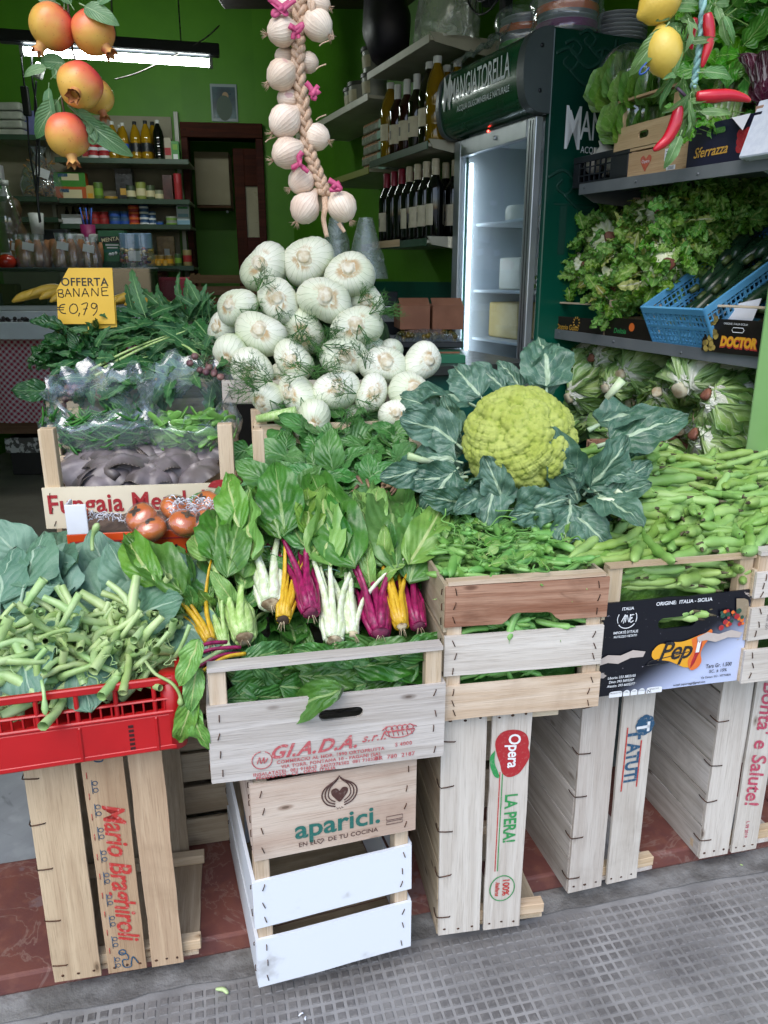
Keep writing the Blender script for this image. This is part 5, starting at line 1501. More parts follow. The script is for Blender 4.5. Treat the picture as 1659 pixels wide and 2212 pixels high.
def fen_root(i):
 mb=MB();mb.lathe([(.0001,-.004),(.011,-.0042),(.0135,-.003),(.0145,-.0005),(.019,.0005),(.022,.0025),(.02,.006)],20,lambda a,k:1+(.13*mnoise.noise(V((math.cos(a)*3,math.sin(a)*3,i+k*.8))))*(1 if k>2 else .4))
 return mb.mesh('root_plate',M_fenr)
fens,fenr=[fen_mesh(i)for i in range(5)],[fen_root(i)for i in range(4)]
fstk=[MB().tube(sm([(0,0,0),(.004*k,.002,.03),(.012*k,.004,.065+.01*k)],4),[.010,.0095,.009,.0088,.0085,.0082,.008,.008,.008],8,True,.8).mesh('stalk',M_fens)for k in range(3)]
def frond_mesh(i):
 rr=random.Random(i+400);mb=MB()
 def br(p,d,l,r,dep):
  q=p+d*l;mid=p+d*l*.5+V((rr.uniform(-.1,.1),rr.uniform(-.1,.1),rr.uniform(-.1,.1)))*l
  mb.tube([p,mid,q],[r,r*.85,r*.6],3,False)
  if dep>0:
   for k in range(4 if dep>1 else 3):
    s=rr.uniform(.3,1.0);nd=(d+V((rr.gauss(0,.6),rr.gauss(0,.6),rr.gauss(0,.6)))).normalized()
    br(p+d*l*s,nd,l*rr.uniform(.45,.7),r*.65,dep-1)
 for k in range(3):br(V((0,0,0)),V((rr.gauss(0,.5),1,rr.gauss(0,.5))).normalized(),.04,.0011,3)
 return mb.mesh('frond',M_frond)
fronds=[frond_mesh(i)for i in range(4)]
fen_list=[(390,290,250,-20,-25,'leftmost of the three at the top'),(640,250,255,-10,-20,'topmost of the whole heap'),(890,335,240,-5,-45,'rightmost of the three at the top'),(800,345,140,30,40,'small, wedged below the top right one'),(465,485,230,10,-20,'second row from the top, middle left'),(740,480,270,15,-25,'second row from the top, large one in the middle'),(230,520,205,-45,-20,'second row from the top, leftmost'),(985,490,185,0,0,'second row from the top, rightmost and turned away'),(365,680,260,5,-35,'third row from the top, large left one with brown edge'),(615,655,235,0,30,'third row from the top, middle one behind fronds'),(925,640,260,5,-20,'third row from the top, right one veiled by fronds'),(150,640,175,-50,0,'far left edge of the heap, third row'),(190,780,190,-30,60,'left edge of the heap, with a browned neck'),(560,830,220,-15,0,'fourth row, second from the left, neck to the right'),(850,810,235,15,-10,'fourth row, in the middle with neck to the left'),(1085,865,240,25,-35,'fourth row, second from the right'),(1305,840,210,60,-15,'rightmost of the heap, beside the fridge'),(310,880,220,-10,20,'lower left, resting on the white crate rim'),(590,1030,220,-70,-10,'fifth row, left, long neck to the right'),(810,1010,240,15,-25,'fifth row, in the middle'),(1015,1030,200,25,-25,'fifth row, small right-of-middle one'),(1240,1020,225,25,-35,'fifth row, right, next to the cauliflower leaves'),(405,1050,180,-40,30,'bottom left corner, half covered by fronds'),(660,1180,230,10,40,'bottom row, half buried in the spinach'),(1160,1150,180,0,-20,'bottom row right, mostly hidden by leaves'),(1350,1110,190,40,0,'bottom right, under a cauliflower leaf'),(1010,755,150,30,20,'small one between third and fourth rows on the right'),(1125,775,130,20,10,'smallest one, right side between third and fourth rows'),(915,1160,150,0,10,'bottom row centre, veiled by fronds'),(500,940,170,-20,20,'gap between fourth and fifth rows, left')]
rr=random.Random(9)
for k,(X,Y,w,ox,oy,lb)in enumerate(fen_list):
 u,v=(500+X/2.37)*.8641,(550+Y/2.37)*.8641
 d=2.16-.36*(Y-250)/900+(.08 if k in(3,7,9,26,27,28,29,11)else 0)
 p=Pd(u,v,d)
 s=(w/2.37*.8641)*(d*.98)/1660/.086
 back=V((-ox/(w*.5)*.9,1.0,oy/(w*.5)*.9-.05)).normalized()
 org=p-back*.045*s
 M=look(org,back,V((rr.uniform(-.6,.6),0,1)),0,s)@RX(-PI/2)
 t=thing('fennel_bulb',f'white fennel bulb: {lb}','fennel',org,'fennel bulbs in the heap')
 M=M@RZ(rr.uniform(0,6.28))
 put('bulb',fens[k%5],M,t);put('root_plate',fenr[k%4],M@SC(.82,.82,1),t)
 for j in range(2 if k%3 else 3):
  put('stalk',fstk[j],M@T(.006*(j-1),.004*(j-.5),.098)@RZ(2.1*j),t)
 if k in(0,4,6,9,10,7,13,17,22,18,19,28,15):
  put('frond',fronds[k%4],look(org+back*.05*s+V((rr.uniform(-.05,.05),-.055,.0)),V((rr.uniform(-.8,.8),-.2,rr.uniform(-.9,.6))),ZUP,0,1.1),t)
for X,Y,dx,dz in((940,620,.2,-.6),(1000,560,.6,.3),(860,640,-.5,-.3),(640,620,-.4,-.4),(560,560,.3,-.8),(640,700,.2,-.6),(760,650,0,-.6),(1060,560,.7,.1),(360,900,-.6,.5),(400,960,-.8,-.1),(350,1010,-.9,.1),(430,960,-.5,.3),(880,1120,-.2,-.7),(820,1110,.3,-.5),(340,420,.3,.3),(690,900,.6,.1),(640,910,-.4,0),(730,740,.6,-.3),(930,1060,.3,-.4)):
 u,v=(500+X/2.37)*.8641,(550+Y/2.37)*.8641
 o=put('fennel_frond',fronds[rr.randrange(4)],look(Pd(u,v,2.16-.36*(Y-250)/900-.075),V((dx,-.1,dz)),ZUP,rr.uniform(-1,1),rr.uniform(.9,1.3)))
 tag(o,'feathery dark green frond trailing over the fennel bulbs','fennel frond','fennel fronds')
mb=MB();p,q=Pd(555,905,1.75),Pd(640,890,1.74);mb.tube([(0,0,0),tuple(q-p)],[.009,.014],8);tag(put('fennel_stalk',mb.mesh('fennel_stalk',M_fens),T(p)),'short thick green fennel stalk sticking out at the lower left','fennel stalk')
FA=Pd(487,868,1.86)
plain_crate('white-sided crate at the left end of the fennel heap',(FA.x,FA.y),6,.40,.28,FA.z-.005,Pd(487,818,1.86).z-FA.z,W_cream,((.05,.98),))
FA2=Pd(556,960,1.76)
plain_crate('wooden crate under the fennel heap, with a slanting end slat',(FA2.x,FA2.y),9,.46,.30,FA2.z-.08,.13,W_new,((.02,.42),(.6,.98)),.14)
plain_crate('dull crate at the bottom of the fennel stack',(FA2.x,FA2.y),9,.46,.30,.55,FA2.z-.085-.55,W_dull)
plain_crate('dull crate inside the fennel stack',(FA2.x+.02,FA2.y+.3),9,.46,.25,.55,.42,W_dull)
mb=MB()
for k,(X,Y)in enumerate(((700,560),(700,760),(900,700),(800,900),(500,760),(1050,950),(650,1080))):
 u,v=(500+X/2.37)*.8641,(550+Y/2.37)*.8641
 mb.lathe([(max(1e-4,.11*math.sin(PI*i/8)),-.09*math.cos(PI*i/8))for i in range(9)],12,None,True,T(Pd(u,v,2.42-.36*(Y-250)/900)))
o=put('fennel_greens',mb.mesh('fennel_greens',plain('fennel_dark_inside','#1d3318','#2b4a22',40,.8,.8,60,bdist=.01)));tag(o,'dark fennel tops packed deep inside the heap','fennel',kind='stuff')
def cauli_mesh():
 bm=bmesh.new();bmesh.ops.create_icosphere(bm,subdivisions=7,radius=1.0)
 P=np.array([v.co[:]for v in bm.verts])
 rs=np.random.RandomState(4)
 def fib(n,jit):
  i=np.arange(n)+.5;ph_=np.arccos(1-2*i/n);th_=PI*(1+5**.5)*i
  q=np.stack([np.cos(th_)*np.sin(ph_),np.sin(th_)*np.sin(ph_),np.cos(ph_)],1)+rs.normal(0,jit,(n,3));return q/np.linalg.norm(q,axis=1)[:,None]
 def lay(n,jit,amp,pw=1.0):
  S=fib(n,jit);d=np.empty(len(P));
  for a in range(0,len(P),4000):
   D=P[a:a+4000]@S.T;d[a:a+4000]=np.arccos(np.clip(D.max(1),-1,1))
  r=math.sqrt(4*PI/n)*.62
  return amp*np.sqrt(np.clip(1-(d/r)**2,0,1))**pw
 h=1+lay(60,.05,.15,.8)+lay(620,.014,.060,.8)+lay(5200,.003,.026,.8)
 Q=P*h[:,None];Q[:,2]*=.92
 for v,q in zip(bm.verts,Q):v.co=q
 me=bpy.data.meshes.new('curd');bm.to_mesh(me);bm.free()
 me.polygons.foreach_set('use_smooth',[True]*len(me.polygons));return me
t=NT('cauliflower_curd');vec=t.coord('Object',(1,1,1))
c=t.mix(t.ramp(t.noise(vec,2.5,4),.3,.7),col('#aebb56'),col('#c0cb70'))
c=t.mix(t.ramp(t.n('NewGeometry').outputs['Pointiness'],.42,.51,.7,0),c,col('#809a3c'))  # occlusion shade painted into the colour: creases darkened by pointiness
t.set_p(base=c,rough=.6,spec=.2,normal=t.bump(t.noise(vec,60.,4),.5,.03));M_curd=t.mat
cd=1.50;cc=Pd(1122,952,cd)
ca=thing('cauliflower','large lime-green cauliflower with dark blue-green leaves on the peas','cauliflower',cc)
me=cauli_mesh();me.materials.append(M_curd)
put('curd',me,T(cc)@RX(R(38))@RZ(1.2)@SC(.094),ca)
cl=variants('caulileaf',7,lambda i:leaf_mesh(.20,.12+.02*(i%3),L_cauli,20,10,.4+.5*(i%3),.12,.09,1.4+.5*(i%3),(3.5,.13),.03,.006,.60,.52,i+160,.08,.10,.13))
cl_list=[(1290,965,1.52,1480,930,1.50,1.05,(0,-.5,1)),(1270,930,1.56,1440,870,1.60,1.0,(-.3,-.6,.8)),(1180,860,1.62,1190,705,1.66,.95,(-.2,-1,.1)),(1150,870,1.62,1215,760,1.68,.7,(.5,-1,.1)),(1030,880,1.60,890,840,1.56,.95,(0,-.6,1)),(1050,870,1.6,960,800,1.62,.8,(0,-.8,.8)),(1100,850,1.64,1020,800,1.66,.8,(0,-1,.6)),(1130,850,1.64,1080,790,1.7,.7,(.2,-1,.5)),(1000,970,1.50,880,900,1.5,.8,(-.4,-.9,.4)),(1000,1000,1.48,880,1000,1.46,.85,(-.3,-.9,.5)),(1010,1030,1.46,890,1070,1.42,.8,(-.4,-.9,.4)),(980,930,1.55,900,960,1.46,.75,(-.3,-1,.2)),(990,1010,1.46,930,1100,1.40,.75,(-.5,-1,.1)),(1000,950,1.53,950,880,1.5,.6,(-.3,-.9,.4)),(1060,1060,1.44,1000,1120,1.38,.7,(-.2,-1,.4)),(1090,1090,1.42,1060,1040,1.38,.6,(0,-1,.3)),(1100,1100,1.42,1170,1130,1.36,.65,(0,-1,.4)),(1250,1080,1.44,1185,960,1.39,.85,(-.3,-1,.3)),(1260,1070,1.44,1340,1010,1.42,.8,(.3,-1,.5)),(1230,1080,1.42,1240,1170,1.34,.9,(0,-1,.2)),(1280,1060,1.44,1330,1120,1.36,.85,(.3,-1,.3)),(1270,1020,1.48,1360,1060,1.42,.7,(.4,-.9,.6)),(1180,1100,1.42,1150,1140,1.36,.6,(-.1,-1,.3)),(1220,1100,1.42,1290,1180,1.33,.6,(.2,-1,.2)),(1290,1000,1.5,1400,985,1.5,.7,(.2,-.6,.9)),(930,1000,1.46,880,1060,1.42,.6,(-.5,-1,0)),(960,900,1.56,880,880,1.52,.6,(-.2,-.8,.6)),(1020,1090,1.42,940,1110,1.38,.6,(-.3,-1,.2)),(1300,1080,1.44,1370,1090,1.40,.55,(.3,-.8,.6)),(1320,1050,1.46,1400,1040,1.44,.5,(.2,-.8,.8))]
rr=random.Random(15)
for k,(u0,v0,d0,u1,v1,d1,s,up)in enumerate(cl_list):
 p,q=Pd(u0,v0,d0),Pd(u1,v1,d1)
 put('leaf',cl[k%7],look(p,q-p+V((0,0,.03)),up,rr.uniform(-.35,.35),(q-p).length/.20*.98 if(q-p).length>.09 else s*.8),ca)
for k in range(20):
 an=rr.uniform(0,6.28);p=cc+V((math.cos(an)*.10,.02+math.sin(an)*.06,-.05+.02*math.sin(an)+rr.uniform(-.03,.03)))
 d=V((math.cos(an),math.sin(an)*.6-.25,rr.uniform(-.5,.3)))
 put('leaf',cl[k%7],look(p,d,V((0,-.6,1)),rr.uniform(-.8,.8),rr.uniform(.35,.6)),ca)
M_rib=plain('cauliflower_rib','#a9c08f','#c9d4b5',14,.45,.1)
for u0,v0,u1,v1,d in((1310,860,1345,820,1.55),(1290,1080,1350,1085,1.40),(935,1000,880,985,1.45),(1330,1060,1375,1095,1.40)):
 p,q=Pd(u0,v0,d),Pd(u1,v1,d-.01);mb=MB();mb.tube([(0,0,0),tuple(q-p)],[.007,.010],8,True,.7);put('rib',mb.mesh('rib',M_rib),T(p),ca)
M_twine=plain('twig','#6b5a45','#4c3f30',30,.7,.3)
def mk_pom():
 t=NT('pomegranate_skin');vec=t.coord('Object',(1,1,1))
 z=t.n('SeparateXYZ',{0:t.n('TexCoord').outputs['Object']})
 n1=t.noise(vec,14.,4);oi=t.n('ObjectInfo').outputs['Random']
 f=t.math('ADD',t.math('ADD',t.math('MULTIPLY',z.outputs[2],14.),t.math('MULTIPLY',z.outputs[0],9.)),t.math('MULTIPLY_ADD',n1,1.3,t.math('MULTIPLY_ADD',oi,.9,-.72)))
 c=t.mix(t.ramp(f,.05,.75),col('#dcae52'),col('#dd6f4a'));c=t.mix(t.ramp(f,.6,1.15),c,col('#c93a44'))
 c=t.mix(t.ramp(t.noise(vec,160.,3),.62,.7,0,.35),c,col('#8a4a2c'))
 t.set_p(base=c,rough=.32,spec=.45,normal=t.bump(t.noise(vec,45.,4),.08,.003));return t.mat
M_pom=mk_pom();M_calyx=plain('pomegranate_calyx','#c99a52','#b36a44',40,.6,.3)
def pom_mesh(i):
 mb=MB();mb.lathe([(max(1e-4,.0405*math.sin(PI*k/16)**.93),.038*math.cos(PI*k/16)*(1 if k<8 else 1.03))for k in range(17)],26,lambda a,k:1+.022*math.cos(5*a+i)+.015*math.cos(3*a+2*i))
 return mb.mesh('fruit',M_pom)
def crown_mesh():
 mb=MB();n=12
 for r0,s in((1.0,1),(.78,-1)):
  vs,fs=[],[]
  for k in range(n):
   a=2*PI*k/n;tip=1.0 if k%2==0 else .42
   vs+=[V((.011*r0*math.cos(a),.011*r0*math.sin(a),0)),V((.0085*r0*math.cos(a),.0085*r0*math.sin(a),-.008)),V(((.009+.006*tip)*r0*math.cos(a),(.009+.006*tip)*r0*math.sin(a),-.010-.012*tip))]
  for k in range(n):
   a,b_=3*k,3*((k+1)%n)
   for j in(0,1):fs.append((a+j,b_+j,b_+j+1,a+j+1)if s<0 else(a+j,a+j+1,b_+j+1,b_+j))
  mb.add(vs,fs)
 return mb.mesh('calyx',M_calyx)
poms,crown=[pom_mesh(i)for i in range(3)],crown_mesh()
HD=1.63
pb=thing('pomegranate_bunch','hanging bunch of yellow-red pomegranates tied on a leafy twig, top left','pomegranates',Pd(150,0,HD))
Lp=leafmat('pomegranate_leaf','#4f7a4c','#6c9460','#9db98a','#88a878',8.,.5,.06,.06,.4,.25,.3)
for k,(X,Y,r_,cx_,cy_,dd)in enumerate(((310,155,125,-70,115,0),(550,190,121,95,110,.01),(475,505,125,5,70,-.02),(572,570,100,40,110,.045),(400,800,126,25,140,-.01),(335,735,70,-20,60,.05))):
 p=Pd(X*.3646,Y*.3646,HD+dd);s=r_*.3646*1.49/1660/.0405
 dn=V((cx_/r_,-.95 if abs(cy_)<80 else-.25,-cy_/r_)).normalized()
 M=frame(p,*(lambda z:(lambda x:(x,z.cross(x),z))(z.orthogonal().normalized()))(-dn))@SC(s)
 f=put('fruit',poms[k%3],M,pb);puts('calyx',crown,M@T(0,0,-.0375),f)
tw=MB();q=[Pd(X*.3646,Y*.3646,HD+.035)for X,Y in((400,-40),(405,60),(420,200),(430,300),(440,370),(350,420),(360,540),(375,640),(390,700))]
tw.tube(sm([tuple(p)for p in q],4),.0022,6);put('twig',tw.mesh('twig',M_twine),None,pb)
pl=variants('poml',4,lambda i:leaf_mesh(.045+.006*i,.024,Lp,10,4,.8,.15,.04,1,None,.008,.001,.7,.7,i+300,.02,.15))
for X,Y,dx,dz,s in((470,20,.4,-.2,1.5),(440,60,-.3,.6,1.2),(380,60,.2,1,1.2),(330,340,.3,-.6,1.3),(420,380,-.8,.1,1.2),(300,400,-1,-.1,1.0),(290,490,-.1,-.8,1.1),(300,470,.3,.2,.8),(370,560,-.8,-.9,1.6),(350,580,-.2,-1,1.0),(420,620,.6,-.8,1.7),(480,690,.8,-.7,1.6),(560,40,.7,.5,1.0),(360,30,-.6,.3,1.0)):
 put('leaf',pl[rr.randrange(4)],look(Pd(X*.3646,Y*.3646,HD-.015),V((dx,-.15,dz)),V((0,-1,.2)),rr.uniform(-.6,.6),s),pb)
q=[Pd(X*.3646,Y*.3646,HD-.02)for X,Y in((400,620),(470,690),(540,740),(575,800),(560,850),(530,830),(545,760),(520,720))]
tw=MB();tw.tube(sm([tuple(p)for p in q],5),.0035,6,True,.35);put('twisted_leaf',tw.mesh('twisted_leaf',Lp),None,pb)
def mk_gar():
 t=NT('garlic_skin');uv=t.n('SeparateXYZ',{0:t.n('TexCoord').outputs['UV']});vec=t.coord('Object',(1,1,1))
 st=t.math('ABSOLUTE',t.math('SUBTRACT',t.math('FRACT',t.math('MULTIPLY',t.math('ADD',uv.outputs[0],t.math('MULTIPLY',t.noise(vec,30.,3),.05)),26.)),.5))
 c=t.mix(t.ramp(t.noise(vec,30.,4),.3,.7),col('#e3d3c0'),col('#d2bba6'));c=t.mix(t.ramp(st,.36,.5,0,.6),c,col('#a98f7c'))
 c=t.mix(t.ramp(uv.outputs[1],.80,1.,0,.7),c,col('#c2a88c'));c=t.mix(t.ramp(t.noise(vec,24.,3),.66,.72,0,.5),c,col('#b06a78'))
 t.set_p(base=t.rnd_hsv(c,.01,.1,.07),rough=.5,normal=t.bump(t.math('ADD',st,t.noise(vec,90.,3)),.3,.002));return t.mat
M_gar=mk_gar();M_straw=plain('dry_garlic_leaf','#d0b49a','#b39478',20,.6,.4,70,(30,30,3));M_ribn=plain('magenta_ribbon','#a02a58','#bb4a74',20,.5,.4)
def gar_mesh(i):
 mb=MB();mb.lathe([(.0006,-.0285),(.005,-.0275),(.012,-.0245),(.021,-.016),(.0262,-.004),(.026,.006),(.021,.016),(.013,.024),(.008,.030),(.006,.040)],30,lambda a,k:1+(.045*abs(math.sin(2.5*a+i))-.02)*(1 if 1<k<8 else .3)+.02*math.sin(a+i))
 return mb.mesh('garlic_bulb',M_gar)
def hair_mesh(i):
 r2=random.Random(i);mb=MB()
 for k in range(16):
  d=V((r2.gauss(0,.5),r2.gauss(0,.5),-1)).normalized();mb.tube([d*.002,d*.008,d*.014+V((r2.uniform(-.004,.004),r2.uniform(-.004,.004),0))],[.0006,.0004,.0002],3)
 return mb.mesh('root_hairs',M_straw)
gars,hairs=[gar_mesh(i)for i in range(4)],[hair_mesh(i)for i in range(2)]
Z2=lambda X,Y,d=HD:Pd((600+X/2.37)*.8641,Y/2.37*.8641,d)
gb_=thing('garlic_braid','long plaited string of garlic bulbs hanging at top centre','garlic braid',Z2(360,0))
spine=[(372,-120),(362,0),(350,130),(345,250),(345,350),(350,480),(375,620),(390,750),(405,880),(440,980),(480,1080),(500,1150)]
sp_=sm([tuple(Z2(X,Y,HD))for X,Y in spine],10)
for k in range(3):
 mb=MB();pts,w=[],[]
 for i,p in enumerate(sp_):
  a=i*.42+k*2*PI/3;pts.append(p+V((.0085*math.sin(a),.006*math.sin(2*a)-.004,0)));w.append(.0072+.0014*math.sin(2*a))
 mb.tube(pts,w,8,True,.8);put('braid_strand',mb.mesh('braid_strand',M_straw),None,gb_)
for k,(X,Y,r_,ax_,az_,dd)in enumerate(((250,185,82,-1,-.3,-.012),(460,150,84,.8,-.7,-.005),(270,340,60,-.8,.1,.02),(245,445,84,-.9,-.7,-.012),(405,370,58,.9,-.1,.015),(290,585,66,-.9,0,.01),(265,720,92,-.8,-.75,-.015),(455,810,76,.8,-.3,.005),(280,905,90,-.9,-.5,-.015),(365,1070,80,-.8,-.6,0),(385,1235,88,-.6,-.9,-.015),(605,1225,88,.55,-.9,-.012),(490,1200,50,.1,-1,.03),(465,25,66,.8,-.3,0),(280,40,60,-.8,.2,.02))):
 p=Z2(X,Y,HD+dd);s=r_/2.37*.8641*1.5/1660/.0265
 dn=V((ax_,-.35,az_)).normalized()
 M=frame(p,*(lambda z:(lambda x:(x,z.cross(x),z))(z.orthogonal().normalized()))(-dn))@SC(s)
 f=put('garlic_bulb',gars[k%4],M@RZ(k),gb_)
 if k not in(2,4,5,12):puts('root_hairs',hairs[k%2],M@T(0,0,-.027),f)
def strip(pts,w,mat,name):
 mb=MB();q=sm([tuple(p)for p in pts],5);mb.tube(q,[w*(1-.3*i/len(q))for i in range(len(q))],6,True,.18,up=(0,1,0));put(name,mb.mesh(name,mat),None,gb_)
strip([Z2(500,1140),Z2(505,1230,HD-.02),Z2(495,1300,HD-.02),Z2(515,1405,HD-.02)],.007,M_straw,'dry_leaf');strip([Z2(585,1320,HD-.02),Z2(600,1345,HD-.02),Z2(620,1375,HD-.02)],.005,M_straw,'dry_leaf');strip([Z2(520,150),Z2(535,190),Z2(545,235)],.007,M_straw,'dry_leaf');strip([Z2(430,0,HD-.02),Z2(430,50,HD-.025),Z2(440,95,HD-.02)],.006,M_straw,'dry_leaf')
for X,Y,pts in((240,40,[(-70,-50),(-20,-20),(10,10),(-40,30),(-30,50),(60,-20),(90,-40)]),(330,170,[(-40,-20),(0,0),(40,-25),(20,10),(-10,30),(-15,60),(0,0),(38,12)]),(430,540,[(-40,-50),(-20,-30),(10,10),(40,0),(10,20),(15,45),(-10,30)]),(350,960,[(20,-60),(0,-30),(0,10),(-45,35),(0,15),(30,40),(55,60)]),(560,1100,[(-35,-35),(-10,-20),(20,0),(35,20),(0,25),(-30,28)])):
 strip([Z2(X+a,Y+b_,HD-.04)for a,b_ in pts],.006,M_ribn,'ribbon');strip([Z2(X-a*.7+6,Y+b_*.8+8,HD-.035-.004*(i_%3))for i_,(a,b_)in enumerate(pts)],.005,M_ribn,'ribbon')
for k in range(6):
 X,Y=((150,480),(470,260),(150,830),(450,700),(450,400),(500,1090))[k]
 strip([Z2(X+60,Y-20,HD-.02),Z2(X+20,Y-5,HD-.02),Z2(X,Y+12,HD-.02)],.0014,M_straw,'dry_leaf')
Z3=lambda X,Y,d=1.56:Pd((1220+X/2.37)*.8641,Y/2.37*.8641,d)
M_lem=plain('lemon_skin','#dcc25c','#cfae45',10,.4,.35,160,rnd=.05,bdist=.002);M_chi=plain('chilli_skin','#c2182c','#a81024',10,.22,.05,40,coat=.3);M_cord=plain('blue_cord','#8fb9b4','#6f9c9a',60,.7,.4)
lc=thing('lemon_chilli_garland','hanging garland of lemons, red chillies and leaves on a blue cord, top right','garland',Z3(1270,0))
mb=MB();q=sm([tuple(Z3(X,Y))for X,Y in((1278,-120),(1270,60),(1262,200),(1245,330),(1228,450),(1218,520))],8)
for k in range(2):mb.tube([p+V((.003*math.sin(i*.8+k*PI),.003*math.cos(i*.8+k*PI),0))for i,p in enumerate(q)],.0042,6)
put('cord',mb.mesh('cord',M_cord),None,lc)
def lem_mesh():
 mb=MB();mb.lathe([(.0005,-.040),(.005,-.0385),(.009,-.034),(.020,-.026),(.0275,-.012),(.0285,.002),(.026,.014),(.018,.026),(.009,.034),(.0045,.038),(.0005,.039)],22);return mb.mesh('lemon',M_lem)
lem=lem_mesh()
put('lemon',lem,T(Z3(1040,305))@RY(R(-14))@SC(1.17),lc);put('lemon',lem,T(Z3(1020,20))@RY(R(60))@SC(1.12),lc)
for pts,r_ in(([(1300,80),(1308,160),(1310,250),(1285,340),(1268,400)],.0112),([(1235,570),(1330,570),(1430,565),(1510,580),(1555,598)],.0125),([(1130,630),(1110,730),(1065,820),(1010,870),(980,890)],.0125),([(1225,110),(1205,200),(1200,310)],.010)):
 q=sm([tuple(Z3(X,Y,1.55 if r_>.0105 else 1.58))for X,Y in pts],6);n=len(q)
 mb=MB();mb.tube(q,[r_*(.62+.38*math.sin(min(1,3.5*i/n)*PI/2))*(1-(i/n)**2.2*.86)for i in range(n)],10);put('chilli',mb.mesh('chilli',M_chi),None,lc)
Lg=leafmat('garland_leaf','#5c8a4c','#78a362','#a9c592','#8fb07e',7.,.5,.08,.06,.4,.3,.3)
gl_=variants('garl',4,lambda i:leaf_mesh(.06+.012*i,.020+.004*(i%2),Lg,10,4,1.0,.2,.10,2,None,.01,.0012,.7,.7,i+320,.06,.3))
for k in range(52):
 X,Y=rr.choice(((1120,40),(1160,120),(1080,80),(1140,250),(1110,400),(1130,470),(1210,560),(1200,640),(1190,600),(1350,30),(1380,60),(1170,60),(1230,690),(1180,480),(1150,180)))
 put('leaf',gl_[rr.randrange(4)],look(Z3(X+rr.uniform(-40,40),Y+rr.uniform(-40,30),1.56+rr.uniform(-.02,.02)),V((rr.uniform(-.6,.6),rr.uniform(-.4,.2),rr.uniform(-1,.1))),V((rr.uniform(-.5,.5),-1,.2)),rr.uniform(-1,1),rr.uniform(.4,.75)),lc)
for X,Y,dx,dz,s in((1075,130,-.7,-.9,1.6),(1240,430,1,.05,1.2),(1150,770,-.3,-.9,1.1)):
 put('leaf',gl_[1],look(Z3(X,Y,1.545),V((dx,-.1,dz)),V((0,-1,.3)),0,s*.8),lc)
mb=MB();mb.tube(sm([tuple(Z3(X,Y,1.54))for X,Y in((940,370),(905,410),(900,440),(930,430),(955,400))],5),.002,5,True,.5);put('blue_tie',mb.mesh('blue_tie',plain('blue_tie','#274f9c')),None,lc)
mb=MB()
for a in(((1215,500),(1240,570)),((1110,510),(1180,580))):mb.tube([Z3(*a[0]),Z3(*a[1])],.003,6)
put('twig',mb.mesh('twig',plain('dark_twig','#4a3a4c')),None,lc)
M_galv=plain('grey_shelf_metal','#7f8488','#74797e',8,.45,.05,60,metal=.35)
SLf=lambda t,z:V((SHR.x,SHR.y,z))+DW*t
def disp_shelf(label,pr,pl_,depth):
 pr,pl_=V(pr),V(pl_)
 d=(pl_-pr).normalized();nrm=V((d.y,-d.x,0)).normalized();up=nrm.cross(d)
 M=frame(pr,d,nrm,d.cross(nrm)if d.cross(nrm).z>0 else-d.cross(nrm))
 L=(pl_-pr).length
 t=thing('display_shelf',label,'shelf',pr)
 put('shelf_plate',MB().box((0,0,0),(L+.25,depth,.003)).mesh('shelf_plate',M_galv,False),frame(pr,d,nrm,ZUP)@T(L/2-.125,depth/2+.004,.0),t)
 put('front_lip',MB().box((0,0,0),(L+.25,.004,.034)).mesh('front_lip',M_galv,False,.001),frame(pr,d,nrm,ZUP)@T(L/2-.125,0,-.004),t)
 mb=MB();mb.prism([(0,0),(depth,0),(depth,-.07),(.06,-.05),(0,-.02)],.004,frame(pl_-d*.002,nrm,ZUP,nrm.cross(ZUP)));put('bracket',mb.mesh('bracket',M_galv,False),None,t)
 for k in range(3):put('bolt',MB().lathe([(.004,0),(.004,.002),(.001,.003)],8).mesh('bolt',M_galv),frame(pr+d*(L*(.3+.33*k))-nrm*.0022+V((0,0,-.006)),d,ZUP,-nrm)@Matrix.Identity(4),t)
 return d,nrm
sr2,sl2=SHR+V((0,0,.0)),Ppl(1196,712,SHR,V((DW.y,-DW.x,0)))
lo_d,lo_n=disp_shelf('lower grey metal display shelf holding frisee and courgettes',SHR,sl2,.43)
ur=Ppl(1659,352,SHR,V((DW.y,-DW.x,0)));ul=Ppl(1252,402,SHR,V((DW.y,-DW.x,0)))
up_d,up_n=disp_shelf('upper grey metal display shelf holding fruit crates',ur,ul,.40)
def on_low(u,v):return Ppl(u,v,SHR,V((DW.y,-DW.x,0)))
LOW=lambda t,w,h=0.0:SHR.lerp(sl2,t)+lo_n*w+V((0,0,h+.004))
UPS=lambda t,w,h=0.0:ur.lerp(ul,t)+up_n*w+V((0,0,h+.004))
M_blk=plain('black_print_card','#1a1614','#241d18',10,.4,.1);M_gold2=I_gold
